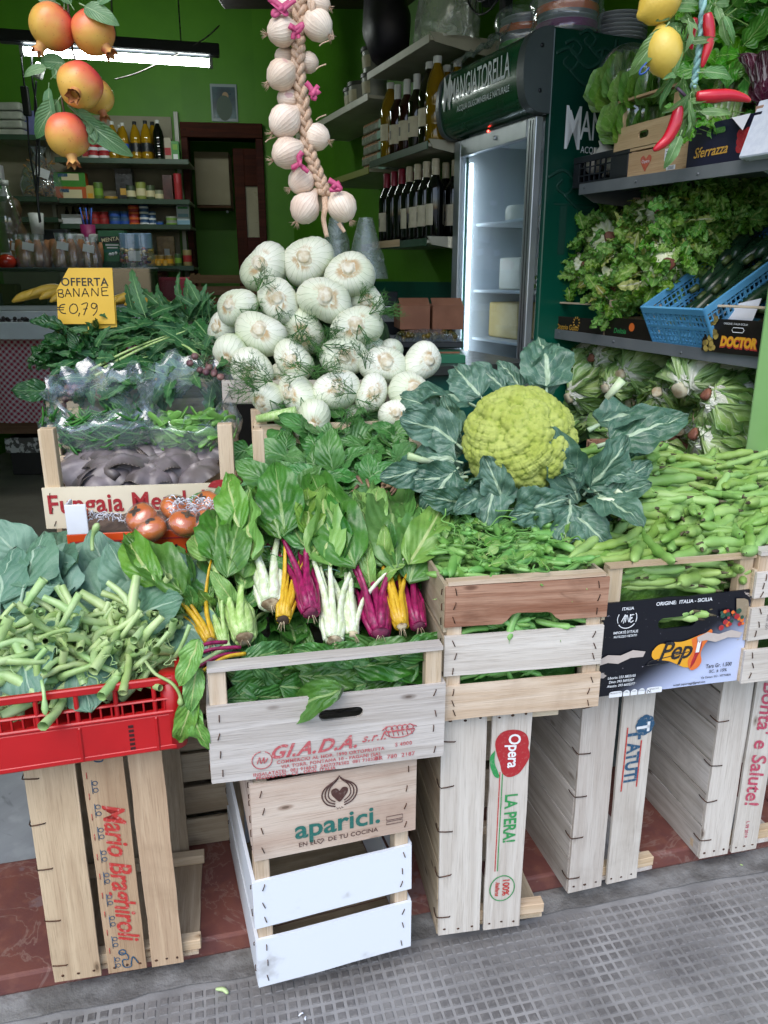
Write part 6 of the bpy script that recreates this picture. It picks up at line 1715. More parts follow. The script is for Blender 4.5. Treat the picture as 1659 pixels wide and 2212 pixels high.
def tray(name,label,o,xd,nd,L,W,H,mfront,mwood,tilt=0.0,rim=True,post=None,cat='crate',extra=None):
 """shallow fruit tray; front-left corner o, X along xd, Y (into the shelf) along nd"""
 x=V(xd).normalized();y=V(nd).normalized();z=x.cross(y)
 if z.z<0:z=-z
 y=z.cross(x)
 M=frame(o,x,y,z)@RX(tilt)
 t=thing(name,label,cat,o)
 bx_=lambda nm,c_,d_,m_:put(nm,MB().box((0,0,0),d_).mesh(nm,m_,False,.001),M@T(c_),t)
 bx_('front_panel',(L/2,.002,H/2),(L,.004,H),mfront);bx_('back_panel',(L/2,W-.002,H/2),(L,.004,H),mfront)
 for xx in(.003,L-.003):bx_('side_panel',(xx,W/2,H/2),(.005,W-.009,H),mfront if extra=='card' else mwood)
 bx_('bottom',(L/2,W/2,.003),(L-.012,W-.01,.004),mwood)
 if post:
  for xx in(.014,L-.014):
   for yy in(.015,W-.015):bx_('post',(xx,yy,post/2),(.024,.02,post),mwood)
  if rim:
   for yy in(.012,W-.012):bx_('top_rail',(L/2,yy,post+.003),(L,.022,.006),mwood)
 return t,M
tiltf=R(-8)
FRD=-lo_d
def low_tray(label,u0,v0,u1,v1,W,H,mf,post,**kw):
 a,b_=on_low(u0,v0),on_low(u1,v1);a.z=b_.z=LOW(0,0).z+.012
 return tray('fruit_tray',label,a+lo_n*.01,(b_-a),lo_n,(b_-a).length,W,H,mf,W_pale,0,kw.get('rim',True),post)
t1,m1=low_tray('black printed tray at the left end of the lower shelf, full of frisee',1182,705,1295,728,.36,.062,M_blk,.105)
put('lettering',text_mesh('Doppio Gusto',.026,I_gold,.0004,.15,1,.85),m1@frame((.11,-.0012,.026),(1,0,0),(0,0,1),(0,-1,0)),t1)
b=MB()
for k in range(10):b.tube([(.012*math.cos(k*.63),.012*math.sin(k*.63),0),(.02*math.cos(k*.63),.02*math.sin(k*.63),0)],.003,4)
me=b.mesh('sunflower_mark',I_gold);me.transform(SC(1,1,.2));put('sunflower_mark',me,m1@frame((.16,-.0012,.045),(1,0,0),(0,0,1),(0,-1,0)),t1)
t2,m2=low_tray('dark printed tray beside the blue crate on the lower shelf, full of frisee',1300,730,1408,752,.36,.07,M_blk,.125,rim=False)
put('lettering',text_mesh('Delizia',.022,I_green,.0004,.2),m2@frame((.075,-.0012,.03),(1,0,0),(0,0,1),(0,-1,0)),t2)
b=MB();q_=arc(0,0,.013,0,340,12);b.add([(x,y,0)for x,y in q_],[tuple(range(len(q_)))]);put('round_picture',b.mesh('round_picture',I_org,False),m2@frame((.13,-.0012,.045),(1,0,0),(0,0,1),(0,-1,0)),t2)
M_blue=plain('light_blue_plastic','#5fa3cf','#5598c6',5,.4,.05)
a,b_=on_low(1408,752),on_low(1540,772);a.z=b_.z=LOW(0,0).z+.012
bx=(b_-a).normalized();bl=(b_-a).length;by=lo_n
BM=frame(a+lo_n*.012,bx,by,ZUP)@RX(R(30))
bc=thing('plastic_crate','light blue lattice plastic crate of dark courgettes tilted on the lower shelf','crate',a)
BLW,BLH=.46,.13
def lat(name,L,H,M,nx,nz,solid=.022):
 """open lattice panel in local XZ"""
 bb=MB();bb.box((L/2,0,solid*.35),(L,.005,solid*.7));bb.box((L/2,0,H-solid*.4),(L,.010,solid*.8));bb.box((L/2,0,H*.52),(L,.006,.008))
 for k in range(nx+1):bb.box((L*k/nx,0,H/2),(.0035 if k%4 else .009,.0052,H-.001))
 for k in range(nz):bb.box((L/2,0,solid*.7+(H-solid*1.5)*(k+.5)/nz),(L,.0045,.0032))
 put(name,bb.mesh(name,M_blue,False),M,bc)
lat('front_lattice',bl,BLH,BM,16,6);lat('back_lattice',bl,BLH,BM@T(0,BLW,0),16,6)
lat('side_lattice',BLW,BLH,BM@RZ(PI/2),26,6);lat('side_lattice',BLW,BLH,BM@T(bl,0,0)@RZ(PI/2),26,6)
put('crate_floor',MB().box((bl/2,BLW/2,.003),(bl-.01,BLW-.01,.005)).mesh('crate_floor',M_blue,False),BM,bc)
M_cour=plain('courgette_skin','#142a1c','#1f3a24',24,.28,.05,60,rnd=.1);M_courp=plain('courgette_end','#5b6b3a','#3a4a26',20,.5,.2)
def cour_mesh(i):
 mb=MB();n=14;mb.tube([(.012*math.sin(2.5*s+i),.21*s,.008*math.sin(3*s))for s in[k/n for k in range(n+1)]],[.019*math.sqrt(max(.02,1-(2*s-1)**8))*(.86+.22*s)for s in[k/n for k in range(n+1)]],10);mb.m=1;mb.tube([(0,.004,0),(0,-.022,.002)],[.010,.008],6);return mb.mesh('courgette',[M_cour,M_courp])
cours=[cour_mesh(i)for i in range(3)]
for k in range(15):
 xx=bl*(.16+.17*(k%5));yy=.05+.1*(k//5)+.02*(k%2);zz=.045+.036*(k//5)+.012*(k%2)
 o=put('courgette',cours[k%3],BM@T(xx,yy,zz)@RZ(R(-18+9*(k%4)))@RX(R(6))@SC(1.1))
 tag(o,'dark green courgette lying in the light blue crate','courgette','courgettes in the blue crate')
a2,b2=on_low(1520,768),on_low(1636,790);a2.z=b2.z=LOW(0,0).z+.012
t3,m3=tray('fruit_tray','black grape-print tray with a wooden rail, cut by the green pillar',a2-lo_n*.012,b2-a2,lo_n,.26,.36,.088,M_blk,W_pale,0,True,.118)
put('lettering',text_mesh('DOCTOR',.034,I_yel,.0022,.12,1.0,.8),m3@frame((.125,-.0016,.03),(1,0,0),(0,0,1),(0,-1,0)),t3)
put('lettering_edge',text_mesh('DOCTOR',.034,I_red,.0042,.12,1.0,.8),m3@frame((.125,-.0008,.028),(1,0,0),(0,0,1),(0,-1,0)),t3)
put('lettering',text_mesh('ORIGINE: ITALIA-SICILIA',.0075,I_white),m3@frame((.11,-.0012,.077),(1,0,0),(0,0,1),(0,-1,0)),t3)
b=MB();r2=random.Random(3)
for k in range(34):
 cc_=arc(r2.uniform(0,.045),r2.uniform(0,.085),.0075,0,330,10);b.m=k%2;b.add([(x,y,.0001*k)for x,y in cc_],[tuple(range(len(cc_)))])
put('grape_picture',b.mesh('grape_picture',[ink('ink_grape','#a9944c',.1),ink('ink_grape_dark','#7d6c33',.1)],False),m3@frame((.006,-.0012,.004),(1,0,0),(0,0,1),(0,-1,0)),t3)
b=MB();b.tube([(p[0]*1.0,p[1],0)for p in[(-.02,0),(-.016,.006),(.016,.006),(.02,0),(.016,-.006),(-.016,-.006),(-.02,0)]],.0012,4);me=b.mesh('hand_hole_mark',I_white);me.transform(SC(1,1,.3));put('hand_hole_mark',me,m3@frame((.12,-.0012,.062),(1,0,0),(0,0,1),(0,-1,0)),t3)
for k in range(4):
 o=put('courgette',cours[k%3],m3@T(.06+.05*k,.10,.10+.01*(k%2))@RZ(R(-60))@SC(1.0));tag(o,'green courgette in the grape-print tray','courgette','courgettes in the black tray')
o=put('white_paper',MB().box((0,0,0),(.1,.08,.002)).mesh('white_paper',M_whc,False),m3@T(.06,.06,.10)@RX(R(50))@RZ(.3));tag(o,'white paper sheet tucked in the grape-print tray','paper')
M_tomr=plain('tomato_skin','#b9301c','#a32415',8,.25,.05,40,coat=.3)
mb=MB();mb.lathe([(max(1e-4,.033*math.sin(PI*i/10)),-.027*math.cos(PI*i/10))for i in range(11)],18,lambda a,i:1+.04*math.cos(5*a));tomm=mb.mesh('tomato',M_tomr)
o=put('tomato',tomm,BM@T(bl*.72,BLW*.86,.12));tag(o,'bagged tomato behind the light blue crate, at the right edge','tomato')
fri=variants('fri',6,lambda i:leaf_mesh(.075+.008*(i%3),.055,L_frise,16,8,.9,.1,.20,4.2+i%2,(6.5,.40),.02,.002,.8,.55,i+350,.12,.1))
friy=variants('friy',3,lambda i:leaf_mesh(.07,.036,L_frisey,12,6,.7,.1,.14,3.5,(5.5,.4),.02,.003,.8,.55,i+370,.1,.1))
S_pale2=plain('lettuce_rib','#d3d8bd','#b9c48f',14,.4,.15,50,(12,1,12),.06)
wrib=variants('wrib',3,lambda i:leaf_mesh(.055,.016+.003*i,S_pale2,6,4,.9,-.2,.05,1,None,0,.002,.5,.4,i+380,.02,.1))
M_cut=plain('cut_lettuce_end','#8a5a45','#6b3d33',30,.6,.3)
mb=MB();mb.lathe([(.0001,.004),(.008,.004),(.0125,.002),(.014,-.004)],12,lambda a,i:1+.1*math.sin(3*a));cutm=mb.mesh('cut_end',M_cut)
def frisee(label,p,r,face=None,n=46,yellow=.15,seed=0):
 r2=random.Random(seed);p=V(p);t=thing('frisee_head',label,'frisee lettuce',p,'frisee heads on the lower shelf')
 for k in range(n):
  a=r2.uniform(0,6.28);q=math.sqrt(r2.random())
  d=V((math.cos(a)*q,-.55+.35*math.sin(a)*q-.2*r2.random(),math.sin(a)*q+.25)).normalized()
  b0=p+d*r*r2.uniform(.45,.85)
  m=r2.choice(friy)if r2.random()<yellow else r2.choice(fri)
  dd=(d+V((r2.gauss(0,.7),r2.gauss(0,.4),r2.gauss(0,.7)))).normalized()
  put('leaf',m,look(b0,dd,d+V((0,-.3,.3)),r2.uniform(-1.2,1.2),r2.uniform(.42,.72)*r/.085),t)
 if face:
  f=V(face).normalized();c_=p+f*r*1.05
  e1=f.orthogonal().normalized();e2=f.cross(e1)
  for k in range(13):
   a=k/13*6.28;rd=e1*math.cos(a)+e2*math.sin(a)
   put('white_rib',r2.choice(wrib),look(c_+rd*.006,rd*1.0-f*.25,f,r2.uniform(-.2,.2),r2.uniform(.9,1.3)*r/.085),t)
  put('cut_end',cutm,frame(c_+f*.004,e1,e2,f)@SC(r/.085),t)
 return t
KS=1.17
def Z6(X,Y,d):
 u,v=(1220+X/2.37)*.8641,(Y/2.37)*.8641
 return Pd(u,v,on_low(u,v).y+.10+(d-2.06)*.62)
fr_l=[('frisee head with red-tipped white heart, highest on the pile',Z6(980,1300,2.42),.105,(-.2,-1,.2),.1),('frisee head with pale open heart, upper left of the pile',Z6(680,1470,2.34),.115,(-.1,-1,.25),.12),('frisee head at the far left end, red cut end showing',Z6(530,1600,2.24),.105,(.0,-1,.1),.12),('frisee head with broad white ribs and red cut end, nearest the blue crate',Z6(980,1600,2.10),.115,(0,-1,.12),.3),('dark curly frisee head at the back right of the pile',Z6(1250,1300,2.36),.125,None,.05),('frisee head with white star-shaped heart spilling over the dark tray',Z6(710,1690,2.12),.10,(-.1,-1,0),.2),('yellowish frisee head between the white-hearted ones',Z6(840,1530,2.2),.11,None,.4),('frisee head behind the blue crate',Z6(1180,1440,2.25),.11,None,.12),('low curly frisee head hanging over the printed tray front',Z6(750,1800,2.06),.085,None,.05),('frisee head on the left tray rim',Z6(430,1690,2.2),.085,None,.1),('dark frisee head at the very back under the upper shelf',Z6(1430,1220,2.45),.12,None,0)]
for k,(lb,p,r_,f_,yl)in enumerate(fr_l):frisee(lb,p,r_*KS*.92,f_,72,yl,k+1)
p=Z6(1000,1190,2.5);mb=MB();mb.box((0,0,0),(.16,.01,.02));mb.box((-.07,0,-.03),(.02,.012,.05));mb.box((.07,0,-.03),(.02,.012,.05));tag(put('crate_rail',mb.mesh('crate_rail',W_pale,False),T(p)),'wooden rail of a tray sticking up behind the frisee','crate rail')
romL=variants('rom',6,lambda i:leaf_mesh(.19+.015*(i%3),.125+.012*(i%2),L_roma,14,8,-.30-.15*(i%3),.30,.035,3.0,None,0,.004,.42,.55,i+400,.05,-.2))
rends=plain('romaine_cut_end','#cfcab0','#b59f7c',30,.6,.3)
mb=MB();mb.lathe([(.0001,.003),(.014,.003),(.018,0),(.018,-.01)],14,lambda a,i:1+.08*math.sin(4*a));rcut=mb.mesh('cut_end',rends)
def romaine(label,base,dirv,L,r,n=16,seed=0,mcut=None,tight=1.0):
 r2=random.Random(seed);base=V(base);ax=V(dirv).normalized()
 t=thing('lettuce_head',label,'lettuce',base,'lettuce heads under the lower shelf')
 e1=ax.cross(ZUP).normalized();e2=e1.cross(ax)
 for k in range(n):
  a=2*PI*k/n*2.4+r2.uniform(-.2,.2);lay=k/n
  rd=e1*math.cos(a)+e2*math.sin(a)
  d=ax+rd*(.42+.22*lay)*tight
  put('leaf',r2.choice(romL),look(base+rd*r*(.12+.18*lay)+ax*.012*lay,d,-rd,r2.uniform(-.15,.15),L/.19*r2.uniform(.85,1.08)),t)
 put('cut_end',cutm if mcut else rcut,frame(base-ax*.001,e1,-e2,-ax)@SC(r/.085),t)
def Z7(X,Y,d):
 u,v=(1220+X/2.37)*.8641,(600+Y/2.37)*.8641
 return Pd(u,v,on_low(u,v).y-.12+(d-1.78)*.55)
Z3s=lambda X,Y,d:Z3(X,Y,d*KS)
rom=[('escarole head with red-brown end, highest under the shelf at the left',(610,700,2.18),(.75,.5,-.05),.19,.075,1),('escarole head with two red-brown scars at the far left',(455,810,2.1),(.6,.6,.35),.19,.08,1),('long pale ribbed escarole head lying left of the big leaf',(470,940,2.0),(.85,.25,.35),.21,.075,0),('romaine head in the middle at the back under the shelf',(780,800,2.15),(.9,.5,.1),.19,.07,0),('big romaine head with round white cut end at upper right',(1130,895,2.0),(.75,.5,.38),.23,.09,0),('romaine head with brownish end pointing left, right side',(1290,915,1.90),(.75,.2,-.45),.20,.085,1),('romaine head with pink-brown end lowest on the right',(1215,1150,1.86),(.8,.15,-.35),.21,.09,1),('small romaine head behind the big cauliflower leaf',(1000,900,2.05),(.5,.7,-.4),.16,.06,0),('lettuce head half hidden under the big cauliflower leaf',(860,1240,1.80),(.2,.2,-.8),.15,.07,0),('lettuce head in shade between the cauliflower leaf and the romaine',(1010,1200,1.84),(.35,.3,-.8),.15,.07,1),('dark lettuce head lowest at the left behind the cauliflower',(700,1280,1.78),(.4,.2,-.6),.14,.07,1),('romaine head at the back right under the shelf lip',(1180,760,2.2),(.9,.4,.1),.2,.08,0),('romaine head deep in the shade behind the right ones',(1250,1050,2.0),(.7,.4,-.3),.2,.08,0),('pale lettuce head peeping between the left escaroles',(690,880,2.06),(.7,.4,.2),.15,.06,0)]
for k,(lb,c_,d_,L_,r_,mc)in enumerate(rom):romaine(lb,Z7(*c_),d_,L_*KS*1.12,r_*KS*1.1,13,k+60,mc)
plain_crate('wooden crate under the lettuce heads on the right',(Z7(800,1330,1.70).x-.02,1.99),10,.46,.38,.62,.20,W_brown,((.02,.3),(.4,.7),(.75,.98)))
for k,(X,Y,d)in enumerate(((640,1010,2.3),(840,960,2.35),(1000,1010,2.3),(900,1100,2.25),(1130,1130,2.3),(560,900,2.4),(760,1150,2.2),(1050,800,2.45))):
 romaine('lettuce head in the shaded second layer behind the front heads',Z7(X,Y,d),(rr.uniform(-.2,1),.5,rr.uniform(-.3,.6)),.23,.09,15,k+90,0)
M_blkp=plain('black_plastic','#14171c','#1b1f25',6,.4,.05)
def up_at(u,v):q=Ppl(u,v,ur,V((up_n.x,up_n.y,0)));q.z=UPS(0,0).z+.014;return q
a,b_=up_at(1232,392),up_at(1350,378);xb=(b_-a).normalized();Lb=(b_-a).length
KM=frame(a+up_n*.012,xb,up_n,ZUP)
kc=thing('plastic_crate','black plastic crate with lattice window at the left end of the upper shelf','crate',a)
for nm,c_,d_ in(('front_rail',(Lb/2,0,.008),(Lb,.006,.016)),('front_rail',(Lb/2,0,.085),(Lb,.008,.02)),('back_panel',(Lb/2,.25,.045),(Lb,.005,.09)),('side_panel',(.003,.125,.045),(.005,.24,.09)),('side_panel',(Lb-.003,.125,.045),(.005,.24,.09)),('bottom',(Lb/2,.125,.004),(Lb-.01,.24,.005)),('front_panel',(Lb*.84,0,.045),(Lb*.3,.0055,.06)),('front_panel',(Lb*.06,0,.045),(Lb*.12,.0055,.06))):
 put(nm,MB().box((0,0,0),d_).mesh(nm,M_blkp,False,.001),KM@T(c_),kc)
for k in range(6):put('lattice_bar',MB().box((0,0,0),(.004,.005,.07)).mesh('lattice_bar',M_blkp,False),KM@T(Lb*(.12+.095*k),0,.045),kc)
for k in range(2):put('lattice_bar',MB().box((0,0,0),(Lb*.6,.0045,.004)).mesh('lattice_bar',M_blkp,False),KM@T(Lb*.4,0,.035+.024*k),kc)
M_onw=plain('white_onion_skin','#d9d6cf','#c4c0b5',16,.4,.1,60)
mb=MB();mb.lathe([(.001,-.03),(.02,-.026),(.034,-.008),(.033,.01),(.02,.026),(.005,.034),(.003,.05)],18);onm=mb.mesh('onion',M_onw)
for k in range(7):
 o=put('white_onion',onm,KM@T(.04+.055*(k%4),.05+.07*(k//4),.075+.02*(k%2))@RX(.6*k));tag(o,'white onion in the black lattice crate on the upper shelf','onion','white onions')
def up_crate(label,u0,v0,u1,v1,z,H,spec,post,mat,W=.26,tz=0.0):
 a,b_=up_at(u0,v0),up_at(u1,v1);a.z=b_.z=z
 x=(b_-a).normalized();L=(b_-a).length
 c=Crate('wooden_crate',label,frame(a+x*(L/2)+up_n*(W/2+.012),x,up_n,ZUP)@RY(tz),L,W,H)
 fr_=c.slats('-y',[(H*q[0],H*q[1],mat,*([q[2]]if len(q)>2 else[]))for q in spec],staple=0)
 for s_ in('+y','-x','+x'):c.slats(s_,[(H*q[0],H*q[1],mat)for q in spec],staple=0)
 c.posts(.024,.02,post,mat);c.rail('-y',post,.022,.007,mat);c.rail('+y',post,.022,.007,mat);c.bottom(3,.004,mat)
 return c,fr_
zb=UPS(0,0).z+.012
W_card=wood('plywood_print','#cbb08a','#bfa27b','#9c7d58',.2)
c1,f1=up_crate('shallow wooden crate with a red heart mark on the upper shelf',1352,378,1480,362,zb,.075,((.02,.98),),.078,W_card)
b=MB();q_=[(x*1.35,y*1.35)for x,y in sm2([(0,.007),(.008,.0145),(.017,.010),(.015,0),(.004,-.012),(0,-.018),(-.006,-.012),(-.015,0),(-.017,.010),(-.008,.0145),(0,.007)],4)];b.add([(x,y,0)for x,y in q_],[tuple(range(len(q_)))[::-1]]);c1.text('-y',b.mesh('heart_mark',ink('ink_heart','#bb5a42',.3),False),-.045,.04,name='heart_mark',part=f1[0])
me=text_mesh('Opera',.013,I_white);me.transform(T(0,0,.0008));c1.text('-y',me,-.045,.043,part=f1[0])
for xx,yy,w_,h_ in((.05,.05,.035,.032),(.062,.014,.035,.012)):
 c1.text('-y',MB().box((0,0,0),(w_,h_,.0006)).mesh('white_label',I_white,False),xx,yy,name='white_label',part=f1[0])
 for k in range(3):c1.text('-y',MB().box((0,0,.0006),(w_*.7,.0012,.0004)).mesh('print_line',I_black,False),xx,yy+h_*(.25-.25*k),name='print_line',part=f1[0])
c2,f2=up_crate('taller wooden crate of bagged lettuce stacked, tilted, on the heart-mark crate',1322,330,1452,303,zb+.088,.09,((.0,.72,dict(hole=(.0,.0,.045,.02))),),.135,W_card,.25,0.0)
t4,m4=tray('fruit_box','dark printed box with gold script and tomato picture on the upper shelf',up_at(1478,362)+up_n*.005+V((0,0,.0)),up_at(1618,342)-up_at(1478,362),up_n,.24,.26,.105,plain('navy_print_card','#14142a','#1b1b33',10,.4,.05),W_brown,0,False,.12,'box')
put('lettering',text_mesh('Sferrazza',.036,I_gold,.0004,.3,1,.9),m4@frame((.085,-.0012,.035),(1,0,0),(0,0,1),(0,-1,0)),t4)
b=MB()
for k in range(8):
 q_=arc(.0+.022*(k%3),.016*(k//3),.013,0,340,10);b.add([(x,y,.0002*k)for x,y in q_],[tuple(range(len(q_)))])
put('tomato_picture',b.mesh('tomato_picture',I_crim,False),m4@frame((.185,-.0012,.03),(1,0,0),(0,0,1),(0,-1,0)),t4)
b=MB();q_=[(-.022,-.004),(-.018,.006),(.018,.006),(.022,-.004),(.018,-.008),(-.018,-.008)];b.add([(x,y,0)for x,y in q_],[tuple(range(6))[::-1]]);put('hand_hole_mark',b.mesh('hand_hole_mark',ink('ink_leaf','#3c6a2c',.1),False),m4@frame((.11,-.0014,.083),(1,0,0),(0,0,1),(0,-1,0)),t4)
b=MB();b.grid(lambda a,s:V((.06*a,-.004-.02*s*a,.105-.04*s*a)),4,4);put('torn_flap',b.mesh('torn_flap',M_whc),m4@T(.15,0,0),t4)
q=up_at(1612,345);fo=thing('foam_box','white foam box at the right end of the upper shelf, holding radicchio','box',q)
FOM=frame(q-up_n*.02,-up_d,up_n,ZUP)@RX(R(-18))
for nm,c_,d_ in(('front_panel',(.15,0,.07),(.3,.016,.14)),('side_panel',(.008,.13,.07),(.016,.25,.14)),('back_panel',(.15,.26,.07),(.3,.016,.14)),('bottom',(.15,.13,.008),(.28,.25,.016))):put(nm,MB().box((0,0,0),d_).mesh(nm,plain('white_foam','#dde3ee','#d2d9e6',60,.8,.15),False,.003),FOM@T(c_),fo)
L_rad=leafmat('radicchio_leaf','#4a1026','#5f1a35','#d9c9cf',None,6.,.6,.16,.09,.35,.12,.6,vamt=.9)
radl=variants('rad',3,lambda i:leaf_mesh(.13,.075,L_rad,12,6,.4,.4,.06,2,None,0,.003,.5,.6,i+430,.05,-.2))
q=Z3s(1640,640,1.86);rd_=thing('radicchio_head','dark purple radicchio head with white ribs standing in the foam box','radicchio',q)
for k in range(14):
 a=k*2.4;put('leaf',radl[k%3],look(q+V((.02*math.cos(a),.02*math.sin(a),0)),V((.25*math.cos(a)-.1,.25*math.sin(a)-.1,1)),V((-math.cos(a),-math.sin(a),0)),0,rr.uniform(.85,1.1)),rd_)
cel=variants('cel',5,lambda i:leaf_mesh(.06+.008*i,.055,L_celery,12,6,.9,.1,.10,2.5,(3.2,.55),.05,.0022,.7,.6,i+440,.06,.1))
ce=thing('celery_bunch','tall leafy green celery heaped at the right of the upper shelf','celery',Z3s(1450,620,1.98))
for k in range(120):
 X,Y=rr.uniform(1330,1700),rr.uniform(-20,560)
 if Y>330 and X>1560:X-=150
 put('leaf',cel[k%5],look(Z3s(X,Y,2.02+rr.uniform(-.06,.06)),V((rr.uniform(-1,1),rr.uniform(-.8,.2),rr.uniform(-.5,.9))),V((rr.uniform(-.4,.4),-1,.4)),rr.uniform(-.8,.8),rr.uniform(.8,1.35)),ce)
for k in range(16):
 p,q=Z3s(1290+12*k,720-8*(k%4),1.96),Z3s(1400+14*k,420-20*(k%5),2.0)
 mb=MB();mb.tube(sm([(0,0,0),tuple((q-p)*.5+V((-.01,0,.01))),tuple(q-p)],4),[.011,.0108,.010,.009,.008,.007,.006,.005,.004],7,True,.6);put('stalk',mb.mesh('stalk',S_pale if k%3 else S_white),T(p),ce)
for k in range(26):put('leaf',cel[k%5],look(Z3s(rr.uniform(1120,1480),rr.uniform(660,800),1.93),V((rr.uniform(-1,1),-.5,rr.uniform(-.6,.3))),V((0,-1,.4)),rr.uniform(-.8,.8),rr.uniform(.4,.7)),ce)
M_filmg=film('lettuce_wrap',(.85,.95,.85),.30,.10,.10)
L_ice=leafmat('iceberg_leaf','#5f9433','#86b455','#c3d79a',None,6.,.6,.08,.1,.4,.25,.8)
icel=variants('ice',3,lambda i:leaf_mesh(.12,.12,L_ice,10,8,.9,.5,.05,2,None,0,.003,.6,.5,i+460,.08,-.2))
for X,Y,d,lb in((825,470,2.32,'left of the two'),(1000,470,2.25,'right of the two'),(900,690,2.28,'lower one inside the crate')):
 q=Z3s(X,Y,d);t=thing('bagged_lettuce',f'pale lettuce head wrapped in clear film on the upper shelf, {lb}','lettuce',q,'bagged lettuces on the upper shelf')
 for k in range(16):
  a=k*2.4;el=rr.uniform(-.6,.9);n_=V((math.cos(a)*math.cos(el),-abs(math.sin(a))*math.cos(el),math.sin(el)))
  put('leaf',icel[k%3],look(q+n_*.062-V((0,0,.06)),V((n_.x*.3,n_.y*.3,1)),-n_*-1,rr.uniform(-.5,.5),.78),t)
 mb=MB();mb.lathe([(max(1e-4,.084*math.sin(PI*i/20)),-.085*math.cos(PI*i/20))for i in range(21)],34,lambda a,i:1+.10*fbm((math.cos(a)*2.5,math.sin(a)*2.5,i*.3+X),1.2,3));put('film',mb.mesh('film',M_filmg),T(q)@SC(KS),t)
fc=Pd(1197,56,2.8)
FT=fc.z
FW_,FD_=.60,.56
FX,FY=DW,NW
FF=frame((fc.x,fc.y,0),FX,FY,ZUP)
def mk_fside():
 t=NT('fridge_side_green');z=t.n('SeparateXYZ',{0:t.n('TexCoord').outputs['Object']}).outputs[2]
 c=t.mix(t.ramp(z,-.9,.9),col('#0b6a52'),col('#07352b'));t.set_p(base=c,rough=.28,coat=.15);return t.mat  # green panel colour, darker towards the top
M_fs=mk_fside();M_fh=plain('fridge_header_green','#0c5230','#0a4628',4,.25,.02,coat=.3);M_fg=plain('fridge_grey_cap','#4a5254','#434b4d',8,.4,.04)
M_alu=plain('aluminium','#b4b9bd','#a5abb0',6,.35,.03,metal=.7);M_liner=plain('fridge_liner','#cdd2d6','#c2c8cd',4,.5,.02);M_pane=glass('fridge_glass',(.86,.93,.98),.02)
fg=thing('drinks_fridge','green drinks fridge with lit glass door and lettered header','fridge',FF@V((0,0,0)))
fb=lambda nm,c_,d_,m_,bv=.004:put(nm,MB().box((0,0,0),d_).mesh(nm,m_,False,bv,2),FF@T(c_),fg)
zb_,zt_=.08,FT
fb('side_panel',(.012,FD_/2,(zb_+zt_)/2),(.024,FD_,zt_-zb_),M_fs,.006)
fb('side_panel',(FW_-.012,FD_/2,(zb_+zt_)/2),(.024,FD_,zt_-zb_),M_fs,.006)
fb('back_panel',(FW_/2,FD_-.012,(zb_+zt_)/2),(FW_-.05,.022,zt_-zb_),M_liner);fb('top_panel',(FW_/2,FD_/2,zt_-.012),(FW_-.05,FD_-.03,.024),M_fs);fb('base_panel',(FW_/2,FD_/2,zb_+.10),(FW_-.05,FD_-.03,.20),M_fg)
zh0=Ppl(1165,238,FF@V((0,-.05,0)),FY).z
fb('inner_roof',(FW_/2,FD_/2-.01,zh0-.01),(FW_-.052,FD_-.05,.02),M_liner)
for xx in(.03,FW_-.03):fb('inner_wall',(xx,FD_/2-.01,(zh0+.3)/2),(.008,FD_-.05,zh0-.32),M_liner,0)
hp=sm2([(.0,zh0),(-.05,zh0+.004),(-.085,zh0+.03),(-.10,zh0+.09),(-.10,zh0+.15),(-.085,zt_-.045),(-.05,zt_-.012),(.0,zt_)],5)
mb=MB();n_=len(hp)
mb.add([(x,y,z)for x in(.035,FW_-.002)for y,z in hp],[(i,i+1,n_+i+1,n_+i)for i in range(n_-1)]);put('header_panel',mb.mesh('header_panel',M_fh),FF,fg)
for x0,x1 in((-.006,.036),(FW_-.003,FW_+.02)):
 hq=[(y*1.06-.002,zh0-.004+(z-zh0)*1.02)for y,z in hp];mb=MB()
 mb.add([(x,y,z)for x in(x0,x1)for y,z in hq],[(i,i+1,n_+i+1,n_+i)for i in range(n_-1)]+[tuple(range(n_))[::-1],tuple(range(n_,2*n_))]);put('header_cap',mb.mesh('header_cap',M_fg,False),FF,fg)
for yy,zz in((-.045,zt_-.06),(-.045,zh0+.06)):put('screw',MB().lathe([(.007,0),(.006,.002),(.0005,.002)],10).mesh('screw',M_blkp),FF@frame((-.0075,yy,zz),(0,1,0),(0,0,1),(-1,0,0)),fg)
HM=FF@frame((FW_/2,-.104,(zh0+zt_)/2+.005),(-1,0,0),(0,0,1),(0,-1,0))
put('lettering',text_mesh('MANGIATORELLA',.105,I_white,.0006,0,.95,.52),HM@T(0,.018,0),fg)
put('lettering',text_mesh('M',.17,I_white,.001,0,.95,.5),HM@T(-.235,.012,.001),fg)
put('lettering',text_mesh('ACQUA OLIGOMINERALE NATURALE',.028,I_white,.0002,0,1.0,.78),HM@T(.03,-.05,0),fg)
SM2=FF@frame((-.0012,0,0),(0,1,0),(0,0,1),(-1,0,0))
ys=lambda u,v:(lambda q:((q-FF@V((0,0,0))).dot(FY),q.z))(Ppl(u,v,FF@V((-.0012,0,0)),FX))
y0,z0=ys(1262,275)
put('lettering',text_mesh('MANGIATORELLA',.125,I_white,.0008,0,.95,.55),SM2@T(y0+.20,z0,0),fg);put('lettering',text_mesh('M',.19,I_white,.0012,0,.95,.5),SM2@T(y0-.045,z0-.012,.0006),fg)
put('lettering',text_mesh('ACQUA OLIGOMINERALE',.03,I_white,.0002,0,1,.8),SM2@T(y0+.13,z0-.07,0),fg)
I_dkg=ink('ink_emboss_green','#06392e',0)
y1,z1_=ys(1245,505);put('numeral',text_mesh('100',.22,I_dkg,.004),SM2@T(y1+.05,z1_,0),fg)
def swirl(pts,w):
 return stroke_mesh([sm2(pts,6)],w,I_dkg)
